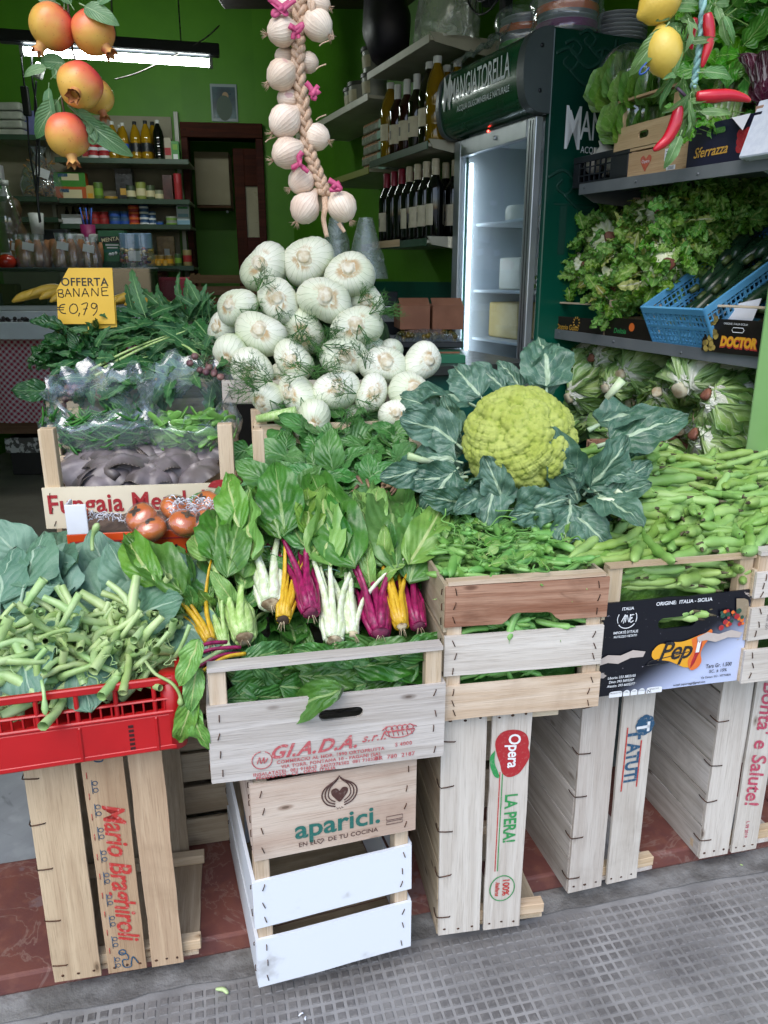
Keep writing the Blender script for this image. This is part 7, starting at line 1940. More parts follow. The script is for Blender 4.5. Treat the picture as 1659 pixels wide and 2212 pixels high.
for(u,v,k)in((1230,420,1),(1240,150,.8),(1320,150,.8),(1280,100,.6),(1250,120,.6)):
 yy,zz=ys(u,v);put('ornament',swirl([(-.09*k,.05*k),(-.03*k,.075*k),(.02*k,.04*k),(-.01*k,.0),(-.05*k,.02*k),(-.03*k,.045*k)],.006),SM2@T(yy,zz,0),fg);put('ornament',swirl([(-.02*k,0),(.06*k,-.05*k),(.14*k,-.02*k),(.16*k,.05*k)],.007),SM2@T(yy,zz,0),fg)
yy,zz=ys(1300,445);put('ornament',MB().box((0,0,0),(.4,.006,.0008)).mesh('ornament',I_dkg,False),SM2@T(yy,zz,0),fg)
dz0,dz1=.32,zh0-.008
for nm,c_,d_ in(('door_frame',(.045,-.022,(dz0+dz1)/2),(.05,.03,dz1-dz0)),('door_frame',(FW_-.03,-.022,(dz0+dz1)/2),(.05,.03,dz1-dz0)),('door_frame',(FW_/2+.008,-.022,dz1-.03),(FW_-.13,.03,.06)),('door_frame',(FW_/2+.008,-.022,dz0+.025),(FW_-.13,.03,.05))):fb(nm,c_,d_,M_alu)
for k in range(2):fb('frame_groove',(.036+.016*k,-.0376,(dz0+dz1)/2),(.003,.001,dz1-dz0-.02),M_blkp,0)
fb('door_gasket',(.068,-.006,(dz0+dz1)/2),(.012,.012,dz1-dz0-.1),M_blkp,0)
fb('door_glass',(FW_/2+.008,-.022,(dz0+dz1)/2),(FW_-.125,.006,dz1-dz0-.1),M_pane,0)
fb('lock',(.28,-.04,dz1-.03),(.014,.008,.014),M_alu)
fb('indicator_lamp',(.33,-.038,dz1+.0),(.008,.004,.006),emit('red_lamp',(1,.05,.03),6.0),0)
fb('light_strip',(FW_-.062,.012,(dz0+dz1)/2),(.012,.01,dz1-dz0-.16),emit('fridge_led',(.93,.97,1.0),6.0),0)
fsz=[Ppl(1120,v,FF@V((0,.1,0)),FY).z for v in(473,625,735,845)]
for zz in fsz:fb('fridge_shelf',(FW_/2,.26,zz-.01),(FW_-.08,.42,.012),M_liner)
M_chs=plain('cheese_rind','#d2bd84','#c4ab6c',8,.5,.05);M_chw=plain('white_cheese','#d9d6c9','#cdc9ba',8,.5,.05)
for k,(u0,v0,u1,v1,m_,lb,nm)in enumerate(((1062,655,1130,735,M_chs,'large yellow block of cheese in the fridge, lowest one','cheese_block'),(1085,440,1135,473,M_chw,'white round cheese on the upper fridge shelf','round_cheese'),(1085,555,1135,625,M_chw,'bagged white cheese on the middle fridge shelf','cheese_block'),(1055,790,1130,845,M_chw,'wrapped pale cheese on the lowest fridge shelf','cheese_block'))):
 pa,pb_=Ppl(u0,v1,FF@V((0,.14,0)),FY),Ppl(u1,v0,FF@V((0,.14,0)),FY)
 zz=fsz[(2,0,1,3)[k]]-.003;w_=abs((pb_-pa).dot(FX));h_=max(.04,pb_.z-zz)
 ctr=FF@V((((pa+pb_)/2-FF@V((0,0,0))).dot(FX),.2,zz+h_/2))
 if nm=='round_cheese':me=MB().lathe([(.001,-h_/2),(w_*.48,-h_/2),(w_*.5,-h_*.3),(w_*.5,h_*.3),(w_*.46,h_/2),(.001,h_/2)],24).mesh(nm,m_,True,auto=.6)
 else:me=MB().box((0,0,0),(w_,.16,h_)).mesh(nm,m_,False,.008,2)
 tag(put(nm,me,frame(ctr,FX,FY,ZUP)),lb,'cheese')
M_plate=plain('white_plastic_plates','#cdd2d8','#bcc2ca',8,.35,.05);I_cob=ink('ink_cobalt','#2c59b8',.05);I_plum=ink('ink_plum','#7a1f6a',.05);I_grn=ink('ink_leafgreen','#4a9a3a',.05)
for k,(xx,lb,m2_)in enumerate(((.12,'film-wrapped stack of white plates on the fridge, right one',I_plum),(.36,'film-wrapped stack of cups on the fridge, left one',I_grn))):
 t=thing('plate_pack',lb,'plates',FF@V((xx,.2,zt_)))
 for j in range(9):put('plate',cached('plate',lambda:MB().lathe([(.001,0),(.075,.001),(.098,.010),(.10,.011),(.097,.0125),(.074,.004),(.001,.003)],26).mesh('plate',M_plate)),FF@T(xx,.13,zt_+.01+.0125*j+.0),t)
 for j in range(7):put('plate',_cache['plate'],FF@T(xx+.02,.36,zt_+.01+.0125*j),t)
 for j,m_ in enumerate((m2_,I_cob,I_org,I_grn)):put('printed_band',MB().lathe([(.1035,.02+.025*j),(.1035,.043+.025*j)],26,None,False).mesh('printed_band',m_),FF@T(xx,.13,zt_),t)if j%2==0 else None
 mb=MB();mb.grid(lambda a,s:V(((.118+.02*mnoise.noise(V((a*9,s*5,k))))*math.cos(2*PI*a)*(1 if s<.85 else 1-(s-.85)*3),(.118+.02*mnoise.noise(V((a*9,s*5,k+3))))*math.sin(2*PI*a)*(1 if s<.85 else 1-(s-.85)*3),.005+.165*s)),40,12);put('film',mb.mesh('film',M_film),FF@T(xx,.13,zt_),t)
mb=MB();mb.grid(lambda a,s:V((.30+.30*a,-.06+.10*s+.02*mnoise.noise(V((a*8,s*6,2))),.01+.08*s*(1-a*.3)+.03*mnoise.noise(V((a*7,s*9,5))))),20,12);tag(put('plastic_film',mb.mesh('plastic_film',M_film),FF@T(0,0,zt_)),'loose crumpled clear film hanging over the fridge header','plastic film')
M_shw=plain('white_shelf_board','#b9b7a4','#aaa895',6,.5,.05);M_edge=plain('green_shelf_edge','#1e4a2c','#1a4026',6,.4,.05)
onS=lambda u,v:Ppl(u,v,SF,NW)
def wall_shelf(label,near,far,dep=.33,edge=None,br=True):
 L=(V((far.x,far.y,0))-V((near.x,near.y,0))).length;z=near.z
 t=thing('wall_shelf',label,'shelf',near);M=frame(near,DW,NW,ZUP)
 put('board',MB().box((0,0,0),(L,dep,.014)).mesh('board',M_shw,False,.001),M@T(L/2,dep/2+.002,-.008),t)
 put('front_edge',MB().box((0,0,0),(L+.004,.005,.03)).mesh('front_edge',edge or M_shw,False,.001),M@T(L/2,-.0025,-.010),t)
 if br:
  mb=MB();mb.prism([(0,.012),(dep+.02,.012),(dep+.02,-.055),(dep*.6,-.045),(.02,-.02)],.005,M@frame((-.006,0,0),(0,1,0),(0,0,1),(1,0,0)));put('bracket',mb.mesh('bracket',M_shw,False),None,t)
 return M,L
s2M,s2L=wall_shelf('middle wall shelf with green edge, holding oil and vinegar bottles',SF,onS(800,350),edge=M_edge)
zt3=onS(930,75).z;p=SF.copy();p.z=zt3;sA,sAL=wall_shelf('topmost white wall shelf beside the fridge',p,onS(795,155))
z3_=onS(910,518).z;p=SF.copy();p.z=z3_;s3M,s3L=wall_shelf('wine shelf on the side wall, below the oil bottles',p,onS(782,520),edge=M_edge)
p=SF+DW*(s2L+.02);p.z=onS(835,170).z-.02;sB,sBL=wall_shelf('farther high wall shelf holding four tubs',p,p+DW*1.15,br=False)
p=SF+DW*(s2L+.02);p.z=onS(770,372).z;sC,sCL=wall_shelf('farther low wall shelf with yellow-green edge, holding packets',p,p+DW*.7,edge=plain('yellow_edge','#8a8f3a'),br=False)
p=SF+DW*.3;put('rail',MB().box((0,0,0),(.02,.02,2.4)).mesh('rail',M_shw,False),T(p.x+NW.x*.335,p.y+NW.y*.335,1.5),None)['kind']='structure'
def glassy(name,c,trans,rough=.06):
 def mk():
  t=NT(name);t.set_p(base=c,rough=rough,trans=trans,ior=1.4,spec=.6,coat=.3);return t.mat
 return cached(('mat',name),mk)
G_wine=glassy('wine_glass','#0b0d0c',0.0);G_oil=glassy('oil_yellow','#b08a1c',.55);G_red=glassy('vinegar_red','#2c0a0a',.1);G_dk=glassy('dark_oil','#1c1a0c',.1);G_clear=glassy('clear_pet','#d6dde0',.9)
M_lab=plain('cream_label','#cfc6ad','#c2b89d',30,.6,.05);M_cap=plain('cream_capsule','#b9ae93','#aba083',30,.45,.05);M_capr=plain('red_capsule','#8a1f33','#7a1a2c',30,.4,.05);M_capw=plain('white_cap','#d2d4d2',None,20,.4,.02)
def bottle(kind,M,label,group,mg,mc,ml=None,k=1.0,cat='bottle',name='bottle'):
 t=thing(name,label,cat,M@V((0,0,0)),group)
 prof={'wine':[(.001,0),(.034,.001),(.037,.006),(.037,.19),(.034,.205),(.02,.23),(.0145,.245),(.014,.30),(.001,.30)],'pet':[(.001,0),(.038,.002),(.041,.012),(.040,.06),(.0385,.065),(.040,.07),(.040,.12),(.0385,.125),(.040,.13),(.041,.17),(.034,.21),(.018,.25),(.0135,.258),(.0135,.275),(.001,.275)],'jar':[(.001,0),(.032,.001),(.034,.006),(.034,.07),(.030,.08),(.001,.08)]}[kind]
 put('glass',cached(('bg',kind,mg.name),lambda:MB().lathe(prof,20).mesh('glass',mg,True,auto=.7)),M@SC(k),t)
 cz={'wine':(.0155,.235,.302),'pet':(.0155,.262,.285),'jar':(.034,.078,.092)}[kind]
 put('cap',cached(('bc',kind,mc.name),lambda:MB().lathe([(.001,cz[1]),(cz[0],cz[1]),(cz[0],cz[2]-.002),(cz[0]*.9,cz[2]),(.001,cz[2])],16).mesh('cap',mc,True,auto=.7)),M@SC(k),t)
 if ml is not None:
  lz={'wine':(.0376,.055,.135),'pet':(.0416,.07,.13),'jar':(.0346,.015,.06)}[kind]
  mb=MB();n=10
  fn=lambda a,s:V((lz[0]*math.cos(-PI*.98+a*PI*.96),lz[0]*math.sin(-PI*.98+a*PI*.96),lz[1]+(lz[2]-lz[1])*s))
  put('paper_label',cached(('bl',kind,ml.name),lambda:MB().grid(fn,10,1).mesh('paper_label',ml)),M@SC(k),t)
  if kind=='wine':put('print_mark',cached('wmark',lambda:MB().grid(lambda a,s:V(((lz[0]+.0006)*math.cos(-PI*.62+a*.35),(lz[0]+.0006)*math.sin(-PI*.62+a*.35),.075+.035*s)),4,1).mesh('print_mark',ink('ink_grey','#6a6458',.2))),M@SC(k),t)
 return t
rr=random.Random(44)
ORD=('first','second','third','fourth','fifth','sixth','seventh','eighth')
L2=[(.03,.06,'pet',G_oil,M_capw,None),(.05,.16,'pet',G_oil,M_capw,None),(.12,.07,'pet',G_dk,M_capw,M_lab),(.14,.16,'pet',G_oil,M_capw,None),(.22,.06,'wine',G_dk,M_capw,M_lab),(.23,.15,'pet',G_oil,M_capw,None),(.32,.06,'wine',G_red,M_capw,M_lab),(.33,.15,'wine',G_dk,M_capw,M_lab),(.42,.06,'wine',G_red,M_capw,M_lab),(.43,.16,'wine',G_red,M_capw,M_lab),(.50,.06,'pet',G_oil,M_capw,M_lab)]
for k,(t_,w_,kd,mg,mc,ml)in enumerate(L2):
 what={'oil_yellow':'plastic bottle of yellow oil','dark_oil':'dark oil bottle','vinegar_red':'red vinegar bottle'}[mg.name]
 row='front' if w_<.1 else 'back'
 bottle(kd,s2M@T(t_+.02,w_,.0)@RZ(rr.uniform(-.3,.3)+.3),f'{what}, middle wall shelf, {row} row, {ORD[k // 2]} from the fridge','oil and vinegar bottles',mg,mc,ml,1.12 if kd=='pet' else .98)
for k in range(14):
 row='front' if k%2==0 else 'back';j=k//2
 red=j>3
 bottle('wine',s3M@T(.04+.085*j,.055 if k%2==0 else .145,0)@RZ(rr.uniform(-.3,.3)+.5),f'dark wine bottle with {"red" if red else "cream"} capsule, {row} row, {ORD[j]} from the fridge','wine bottles on the side shelf',G_wine,M_capr if red else M_cap,M_lab if j<4 or k%3==0 else None,1.03)
o=put('price_strip',MB().box((0,0,0),(.32,.003,.03)).mesh('price_strip',W_card,False),s3M@T(.42,-.008,-.004));tag(o,'wooden strip with faded lettering fixed to the wine shelf edge','price strip')
for k,(t_,w_,z_)in enumerate(((.12,.08,0),(.30,.08,0),(.14,.09,.115),(.42,.1,0))):
 M=sB@T(t_,w_,z_);t=thing('plastic_tub',('grey tub with lid, nearest on the farther high shelf','grey tub with lid, middle one on the farther high shelf','grey tub stacked on top of another tub','grey tub with lid, farthest on the high shelf')[k],'tub',M@V((0,0,0)))
 put('tub',cached('tub',lambda:MB().lathe([(.001,0),(.055,.001),(.062,.095),(.001,.095)],20).mesh('tub',plain('grey_tub','#8d9189','#7f837b',6,.4,.02),True,auto=.6)),M,t);put('lid',cached('tublid',lambda:MB().lathe([(.001,.094),(.067,.094),(.067,.110),(.06,.112),(.001,.112)],20).mesh('lid',plain('dark_lid','#3c3f3c'),True,auto=.6)),M,t)
 put('paper_label',cached('tubl',lambda:MB().grid(lambda a,s:V(((.0582+.004*s)*math.cos(-2.4+a*1.6),(.0582+.004*s)*math.sin(-2.4+a*1.6),.025+.05*s)),8,1).mesh('paper_label',M_lab)),M,t)
for k in range(5):
 M=sC@T(.18+.02*(k%2),.16,.001+.048*k);t=thing('egg_pack',f'clear egg pack, {ORD[k]} layer from the bottom of the stack','eggs',M@V((0,0,0)),'egg packs')
 put('tray',cached('eggt',lambda:MB().box((0,0,.02),(.30,.12,.034)).mesh('tray',plain('clear_grey_tray','#98a092','#7d8577',30,.25,.3),False,.006,2)),M,t);put('paper_band',cached('eggb',lambda:MB().box((-.10,0,.0215),(.08,.123,.038)).mesh('paper_band',plain('pale_green_band','#7fae9a'),False,.002)),M,t)
 for j in range(6):put('egg',cached('egg',lambda:MB().lathe([(max(1e-4,.018*math.sin(PI*i/8)),-.022*math.cos(PI*i/8))for i in range(9)],10).mesh('egg',plain('brown_egg','#b98a66'))),M@T(-.04+.037*j,-.04,.03)@RX(.5),t)
o=put('sugar_pack',MB().box((0,0,0),(.09,.07,.16)).mesh('sugar_pack',plain('white_blue_pack','#c3cbd6','#5f7fb8',9,.5,.05,lo=.5,hi=.6),False,.01,2),s2M@T(.60,.1,.082));tag(o,'white and blue paper packet at the far end of the middle shelf','packet')
mb=MB();mb.grid(lambda a,s:V(((.17-.03*s)*(1+.16*fbm((math.cos(6.28*a)*2,math.sin(6.28*a)*2,s*3),1.2,3))*math.cos(6.28*a),(.12-.03*s)*(1+.16*fbm((math.cos(6.28*a)*2,math.sin(6.28*a)*2,s*3+7),1.2,3))*math.sin(6.28*a),.30*s)),40,16)
tag(put('plastic_bag',mb.mesh('plastic_bag',film('milky_bag',(.75,.82,.76),.25,.2,.5)),sA@T(.12,.13,.002)),'stuffed translucent carrier bag on the topmost wall shelf','plastic bag')
ft_=thing('electric_fan','dark round fan standing on the topmost wall shelf behind the fridge','fan',sA@V((-.25,.15,.0)))
FNM=sA@T(-.22,.12,.20)@RX(PI/2)
mb=MB()
for r_ in(.17,.13,.09,.05):mb.tube([(r_*math.cos(a),r_*math.sin(a),.02*(1-r_/.17))for a in[6.28318*i/28 for i in range(29)]],.004,5)
for k in range(18):mb.tube([(.02*math.cos(k*.349),.02*math.sin(k*.349),.03),(.17*math.cos(k*.349),.17*math.sin(k*.349),0)],.002,4)
put('guard',mb.mesh('guard',M_blkp),FNM,ft_)
for k in range(4):put('blade',MB().prism(sm2([(.02,-.02),(.08,-.06),(.14,-.03),(.14,.04),(.06,.03),(.02,.02),(.02,-.02)],4),.003).mesh('blade',M_blkp,False),FNM@T(0,0,-.02)@RZ(k*PI/2)@RX(.3),ft_)
put('motor',MB().lathe([(.001,-.1),(.05,-.09),(.06,-.03),(.001,-.03)],18).mesh('motor',M_blkp),FNM,ft_);put('stand',MB().box((0,0,0),(.04,.04,.2)).mesh('stand',M_blkp,False,.006),sA@T(-.22,.2,.1),ft_)
tag(put('leather_bag',MB().lathe([(.02,0),(.10,.02),(.13,.14),(.10,.28),(.05,.34),(.02,.35)],18,lambda a,i:.7+.3*abs(math.cos(a))).mesh('leather_bag',plain('dark_leather','#1c1a22','#262030',8,.5,.2)),sB@T(-.12,.06,.13)@RY(.35)),'dark shoulder bag hanging beside the high shelf','bag')
for k,(u,v)in enumerate(((725,500),(790,500))):
 mb=MB();mb.grid(lambda a,s:V(((.03+.07*s)*math.cos(6.28*a)*(1+.2*mnoise.noise(V((a*8,s*4,k)))),(.02+.03*s)*math.sin(6.28*a),-.26*s)),24,12)
 tag(put('carrier_bag',mb.mesh('carrier_bag',film('pale_green_bag',(.62,.72,.66),.2,.25,.55)),T(Pd(u,v-30,3.9-.25*k))),('limp pale carrier bag hanging left of the wine bottles','limp pale carrier bag hanging just below the wine bottles')[k],'carrier bag')
ct=Pd(930,778,2.72);cz_=ct.z
t=thing('low_counter','dark low counter behind the fennel, carrying the scale','counter',(ct.x,ct.y,0))
CM=frame((ct.x,ct.y,0),DW,NW,ZUP)
put('counter_top',MB().box((.45,.0,cz_-.015),(1.3,.62,.03)).mesh('counter_top',plain('dark_counter','#2c2f2e','#232625',6,.4,.05),False,.003),CM,t);put('counter_body',MB().box((.45,.02,(cz_-.03)/2+.02),(1.24,.52,cz_-.07)).mesh('counter_body',M_dgreen,False,.003),CM,t)
p=Pd(835,640,3.25);p.z=cz_+.02
sc=thing('weighing_scale','grey electronic weighing scale with steel pan behind the fennel','scale',p)
SCM=frame(p,V((.92,.39,0)),V((-.39,.92,0)),ZUP)
for nm,c_,d_,m_ in(('body',(0,0,.06),(.24,.26,.11),plain('scale_grey','#8a8f90','#7d8283',6,.4,.03)),('display',(0,-.132,.065),(.16,.004,.05),M_blkp),('rear_display',(.0,.12,.17),(.2,.02,.06),M_blkp)):put(nm,MB().box((0,0,0),d_).mesh(nm,m_,False,.004),SCM@T(c_),sc)
put('pan',MB().lathe([(.001,.125),(.13,.126),(.165,.145),(.168,.147),(.163,.15),(.128,.131),(.001,.130)],28).mesh('pan',M_alu),SCM,sc)
M_kraft=plain('brown_card','#8a5c43','#7a4f39',7,.7,.1)
for k,(u0,v0,u1,v1,d,lb)in enumerate(((864,660,930,712,2.92,'brown carton behind the fennel, left of two'),(934,660,1003,712,2.92,'brown carton behind the fennel, right of two next to the fridge'),(930,780,1000,810,2.62,'brown carton low down between fennel and fridge'))):
 a,b_=Pd(u0,v1,d),Pd(u1,v0,d);w_,h_=b_.x-a.x,b_.z-a.z
 t=thing('carton',lb,'carton',a);M=frame(a,(1,0,0),(0,1,0),ZUP)@RZ(.1)
 for nm,c_,d_ in(('front',(w_/2,0,h_/2),(w_,.004,h_)),('back',(w_/2,.2,h_/2),(w_,.004,h_)),('side',(.002,.1,h_/2),(.004,.196,h_)),('side',(w_-.002,.1,h_/2),(.004,.196,h_)),('bottom',(w_/2,.1,.003),(w_-.01,.19,.004))):put(nm,MB().box((0,0,0),d_).mesh(nm,M_kraft,False,.001),M@T(c_),t)
 put('flap',MB().box((0,0,0),(w_,.06,.003)).mesh('flap',M_kraft,False),M@T(w_/2,.03,h_+.01)@RX(.5),t)
a,b_=Pd(850,752,2.80),Pd(1000,722,2.80)
t=thing('olive_tray','film-covered tray of dark olives behind the fennel','tray',a);w_=b_.x-a.x
put('tray',MB().box((w_/2,.09,.012),(w_,.19,.022)).mesh('tray',M_blkp,False,.003),T(a),t)
me=cached('olive',lambda:MB().lathe([(max(1e-4,.010*math.sin(PI*i/6)),-.013*math.cos(PI*i/6))for i in range(7)],8).mesh('olive',plain('olive_skin','#6b5a1c','#2c3312',12,.3,.05,rnd=.3)))
for k in range(70):put('olive',me,T(a+V((rr.uniform(.02,w_-.02),rr.uniform(.01,.17),.03+rr.uniform(0,.018))))@RX(rr.uniform(0,3))@RZ(rr.uniform(0,3)),t)
mb=MB();mb.grid(lambda q,s:a+V((w_*q,.19*s-.004,.022+.038*math.sin(PI*q)**.4*math.sin(PI*s)**.4+.008*mnoise.noise(V((q*7,s*5,0))))),24,10);put('film',mb.mesh('film',M_film),None,t)
o=put('green_board',MB().box((0,0,0),(.16,.2,.03)).mesh('green_board',plain('green_board','#1d6a4c'),False,.003),T(Pd(950,770,2.72)));tag(o,'green board under the olive tray','board')
ZB=lambda X:X*.3646
onB=lambda u,v,off=0.0:Ppl(u,v,wb-BKN*off,BKN)
BF=lambda u,v,off:frame(onB(u,v,off),BKD,BKN,ZUP)
M_peg=plain('beige_back_panel','#8f8a76','#857f6c',5,.6,.05);M_bshelf=plain('shelf_steel_green','#2f4a38','#27402f',6,.4,.05);M_bwhite=plain('shelf_steel_white','#a9aa9f','#9d9e93',6,.4,.05)
def back_shelf(label,u0,u1,v,dep=.34,edge=M_bshelf):
 a,b_=onB(u0,v,.02+dep),onB(u1,v,.02+dep);L=(b_-a).dot(BKD)
 M=frame(V((a.x,a.y,(a.z+b_.z)/2)),BKD,BKN,ZUP);t=thing('wall_shelf',label,'shelf',a)
 put('board',MB().box((L/2,dep/2,-.012),(L,dep,.016)).mesh('board',M_bwhite,False,.001),M,t);put('front_edge',MB().box((L/2,-.004,-.012),(L,.008,.034)).mesh('front_edge',edge,False,.002),M,t)
 return M,L
pp0,pp1=onB(ZB(-60),600,.01),onB(ZB(1082),600,.01);zT=onB(300,ZB(690),.01).z
bp=put('back_panel',MB().box(((pp1-pp0).dot(BKD)/2,-.006,(zT+.6)/2),((pp1-pp0).dot(BKD),.012,zT-.6)).mesh('back_panel',M_peg,False),frame(V((pp0.x,pp0.y,0)),BKD,BKN,ZUP));tag(bp,'beige perforated back panel of the grocery shelves','panel')
for u in(ZB(340),ZB(1090)):
 q=onB(u,500,.03);tag(put('shelf_upright',MB().box((0,0,0),(.03,.03,2.0)).mesh('shelf_upright',M_bwhite,False,.002),frame(V((q.x,q.y,1.45)),BKD,BKN,ZUP)),'slotted metal upright between the left and right shelf bays' if u<200 else 'slotted metal upright at the right end of the grocery shelves','shelf upright')
sh1=back_shelf('grocery shelf with oil bottles, topmost of the right bay',ZB(325),ZB(1118),ZB(942));sh2=back_shelf('grocery shelf with tins and boxes, second of the right bay',ZB(350),ZB(1124),ZB(1182));sh3=back_shelf('grocery shelf with stacked tins, third of the right bay',ZB(358),ZB(1130),ZB(1332));sh4=back_shelf('lowest visible grocery shelf with jars, right bay',ZB(850),ZB(1148),ZB(1578))
sl1=back_shelf('high shelf with white paper packs, left bay',ZB(-40),ZB(325),ZB(802));sl2=back_shelf('shelf behind the water bottle, left bay',ZB(-40),ZB(340),ZB(1168));sl3=back_shelf('low shelf of the left bay behind the cables',ZB(-40),ZB(345),ZB(1290))
PX=lambda d:d*.985/1660
SD=5.82
def shelf_base(X,sh):
 """base point on a back shelf below picture column X (front row)"""
 a=sh[0]@V((0,0,0));q=onB(ZB(X),450,.02+.22);return V((q.x,q.y,a.z-.0035))
def can(X,sh,w,h,m_,lb,n=1,z0=0,band=None,lid=M_alu,grp='tins on the grocery shelves'):
 r_,hh_=ZB(w)/2*PX(SD),ZB(h)*PX(SD)
 for k in range(n):
  p=shelf_base(X,sh)+V((0,0,k*hh_*1.01));t=thing('tin_can',lb if n==1 else f'{lb}, {("bottom", "second", "third", "top")[k]} of the stack','tin',p,grp)
  put('body',MB().lathe([(r_*.96,0),(r_,.003),(r_,hh_-.003),(r_*.96,hh_)],18).mesh('body',m_),T(p),t);put('lid',MB().lathe([(.0005,hh_*.985),(r_*.93,hh_*.985),(r_*.985,hh_*1.004),(r_*.97,hh_*.99)],18,None,False).mesh('lid',lid),T(p),t)
  if band:put('printed_band',MB().lathe([(r_*1.012,hh_*.3),(r_*1.012,hh_*.68)],18,None,False).mesh('printed_band',band),T(p),t)
def box(X0,X1,Yt,sh,m_,lb,marks=(),dep=.08,base=None,Yb=None,cat='box',d=None,name='grocery_box'):
 d=d or SD
 p=base or shelf_base((X0+X1)/2,sh);w_=ZB(X1-X0)*PX(d)
 h_=Pd(ZB((X0+X1)/2),ZB(Yt),p.y).z-p.z
 t=thing(name,lb,cat,p);M=frame(p-BKD*(w_/2),BKD,BKN,ZUP)
 put('body',MB().box((w_/2,dep/2,h_/2),(w_,dep,h_)).mesh('body',m_,False,.002),M,t)
 for k,(x0,y0,x1,y1,mm)in enumerate(marks):put('print_patch',MB().box((w_*(x0+x1)/2,-.0006-.0004*k,h_*(y0+y1)/2),(w_*(x1-x0),.0012,h_*(y1-y0))).mesh('print_patch',mm,False),M,t)
 return t,M,w_,h_
I_cream=ink('ink_cream','#d9cfa8',.05);I_lime=ink('ink_lime','#7aa83c',.05)
for k,(X,m1_)in enumerate(((588,I_crim),(650,I_cob))):
 can(X,sh1,58,42,plain('tomato_tin_red','#a8232a'),('red and white tomato tin','blue-topped tomato tin')[k]+' beside the oil bottles',2,0,I_white)
Mob=glassy('sunflower_oil','#b98f1a',.4)
for k,(X,Yt,mg,ml,lb)in enumerate(((708,720,Mob,I_cob,'yellow oil bottle with blue label, first from the left'),(768,728,Mob,I_cob,'yellow oil bottle with blue label, second from the left'),(838,720,Mob,M_blkp,'oil bottle with dark label, third from the left'),(900,715,Mob,M_blkp,'oil bottle with dark label, fourth from the left'),(970,712,G_wine,None,'black bottle at the right end of the oil bottles'),(740,740,Mob,I_cob,'yellow oil bottle half hidden behind the first two'),(930,722,Mob,M_blkp,'oil bottle in the back row before the black one'))):
 p=shelf_base(X,sh1)+(BKN*.09 if k>4 else V((0,0,0)));h_=Pd(ZB(X),ZB(Yt),p.y).z-p.z
 bottle('pet',T(p),lb,'oil bottles on the grocery shelf',mg,M_blkp if ml is M_blkp else M_capw,ml,h_/.285)
box(1000,1040,815,sh1,plain('pale_jar_pack','#a9a08c'),'small pale packet next to the black bottle',((.1,.3,.9,.6,I_crim),));box(1042,1084,835,sh1,plain('green_box','#3f8a3c'),'small green box at the right end of the top grocery shelf',((.2,.1,.8,.4,I_white),(.2,.6,.8,.85,I_lime)))
box(520,560,855,sh1,plain('pale_jar_pack','#a9a08c'),'little pale jar pack left of the tomato tins',((.1,.3,.9,.6,I_crim),))
box(345,516,1020,sh2,plain('orange_box','#c2561f'),'green over orange pasta box on the second grocery shelf',((0,.5,1,1,ink('ink_mid_green','#3f8a2c',.05)),(.25,.1,.85,.4,I_cream),(.25,.72,.8,.95,I_cream),(.15,.3,.45,.42,I_blue),(.15,.84,.45,.95,I_blue)))
box(520,568,1098,sh2,plain('yellow_box','#c9b06a'),'small pale yellow box beside the orange pasta box',((.2,.2,.8,.5,I_yel),));can(594,sh2,50,98,plain('green_olive_tin','#5c7a34'),'tall green vegetable tin on the second grocery shelf',1,0,I_lime);can(664,sh2,74,26,plain('yellow_tin','#b08a2c'),'flat yellow tin on the second grocery shelf')
box(700,796,998,sh2,plain('black_bag','#15161a','#2b2d33',20,.3,.4),'black coffee bag on the second grocery shelf',((.25,.2,.7,.4,I_gold),));
for k,(X,w,h,m_,lb)in enumerate(((785,52,84,plain('dark_tin','#3c4a34'),'dark green tin in front of the coffee bag'),(845,56,102,plain('artichoke_jar','#8f9a4a'),'tall olive-green jar right of the coffee bag'),(900,50,86,plain('dark_jar','#4a5a3c'),'dark jar, second right of the coffee bag'),(951,48,62,plain('pale_jar','#8a8f74'),'short pale jar on the second grocery shelf'))):can(X,sh2,w,h,m_,lb,1,0,I_cream,M_blkp)
box(975,1030,1035,sh2,plain('dark_red_bag','#3a1a1c','#522a26',20,.35,.3),'dark red foil bag near the right end of the second shelf');can(1064,sh2,44,150,plain('red_bottle','#a82a34'),'tall red bottle at the right end of the second shelf',1,0,I_crim,I_crim)
t,M,w_,h_=box(362,484,1268,sh3,M_whc,'white six-bottle carton of beer on the third shelf',(),.1)
for k in range(3):put('bottle',cached('beer',lambda:MB().lathe([(.001,0),(.019,.001),(.019,.055),(.008,.085),(.008,.11),(.001,.11)],12).mesh('bottle',G_dk,True,auto=.7)),M@T(w_*(.2+.3*k),.05,h_*.5)@SC(.85),t)
can(500,sh3,42,116,plain('dark_orange_can','#3a2018'),'tall dark can with orange print on the third shelf',1,0,I_org)
for X,w,h,m_,n_,lb,bd in((556,58,38,plain('red_tin','#a82f2c'),2,'red fish tin of the first pile',I_crim),(610,54,38,plain('red_tin','#a82f2c'),2,'red fish tin of the second pile',I_crim),(677,66,40,plain('blue_tin','#3c5f8a'),2,'blue tuna tin of the first pile',I_cob),(735,50,40,plain('blue_tin','#3c5f8a'),2,'blue tuna tin of the second pile',I_cob),(790,58,28,plain('red_tin','#a82f2c'),4,'small red tin of the four-high pile',I_org),(851,52,29,plain('blue_tin','#3c5f8a'),4,'small blue tin of the four-high pile',I_white),(899,40,27,plain('blue_tin','#3c5f8a'),3,'small blue tin of the three-high pile',I_white),(940,42,27,plain('blue_tin','#3c5f8a'),1,'single small blue tin',I_cob),(1011,62,27,plain('white_tin','#9aa08f'),2,'white and green tin of the last pile',I_pgr if False else I_lime)):
 can(X,sh3,w,h,m_,lb,n_,0,bd)
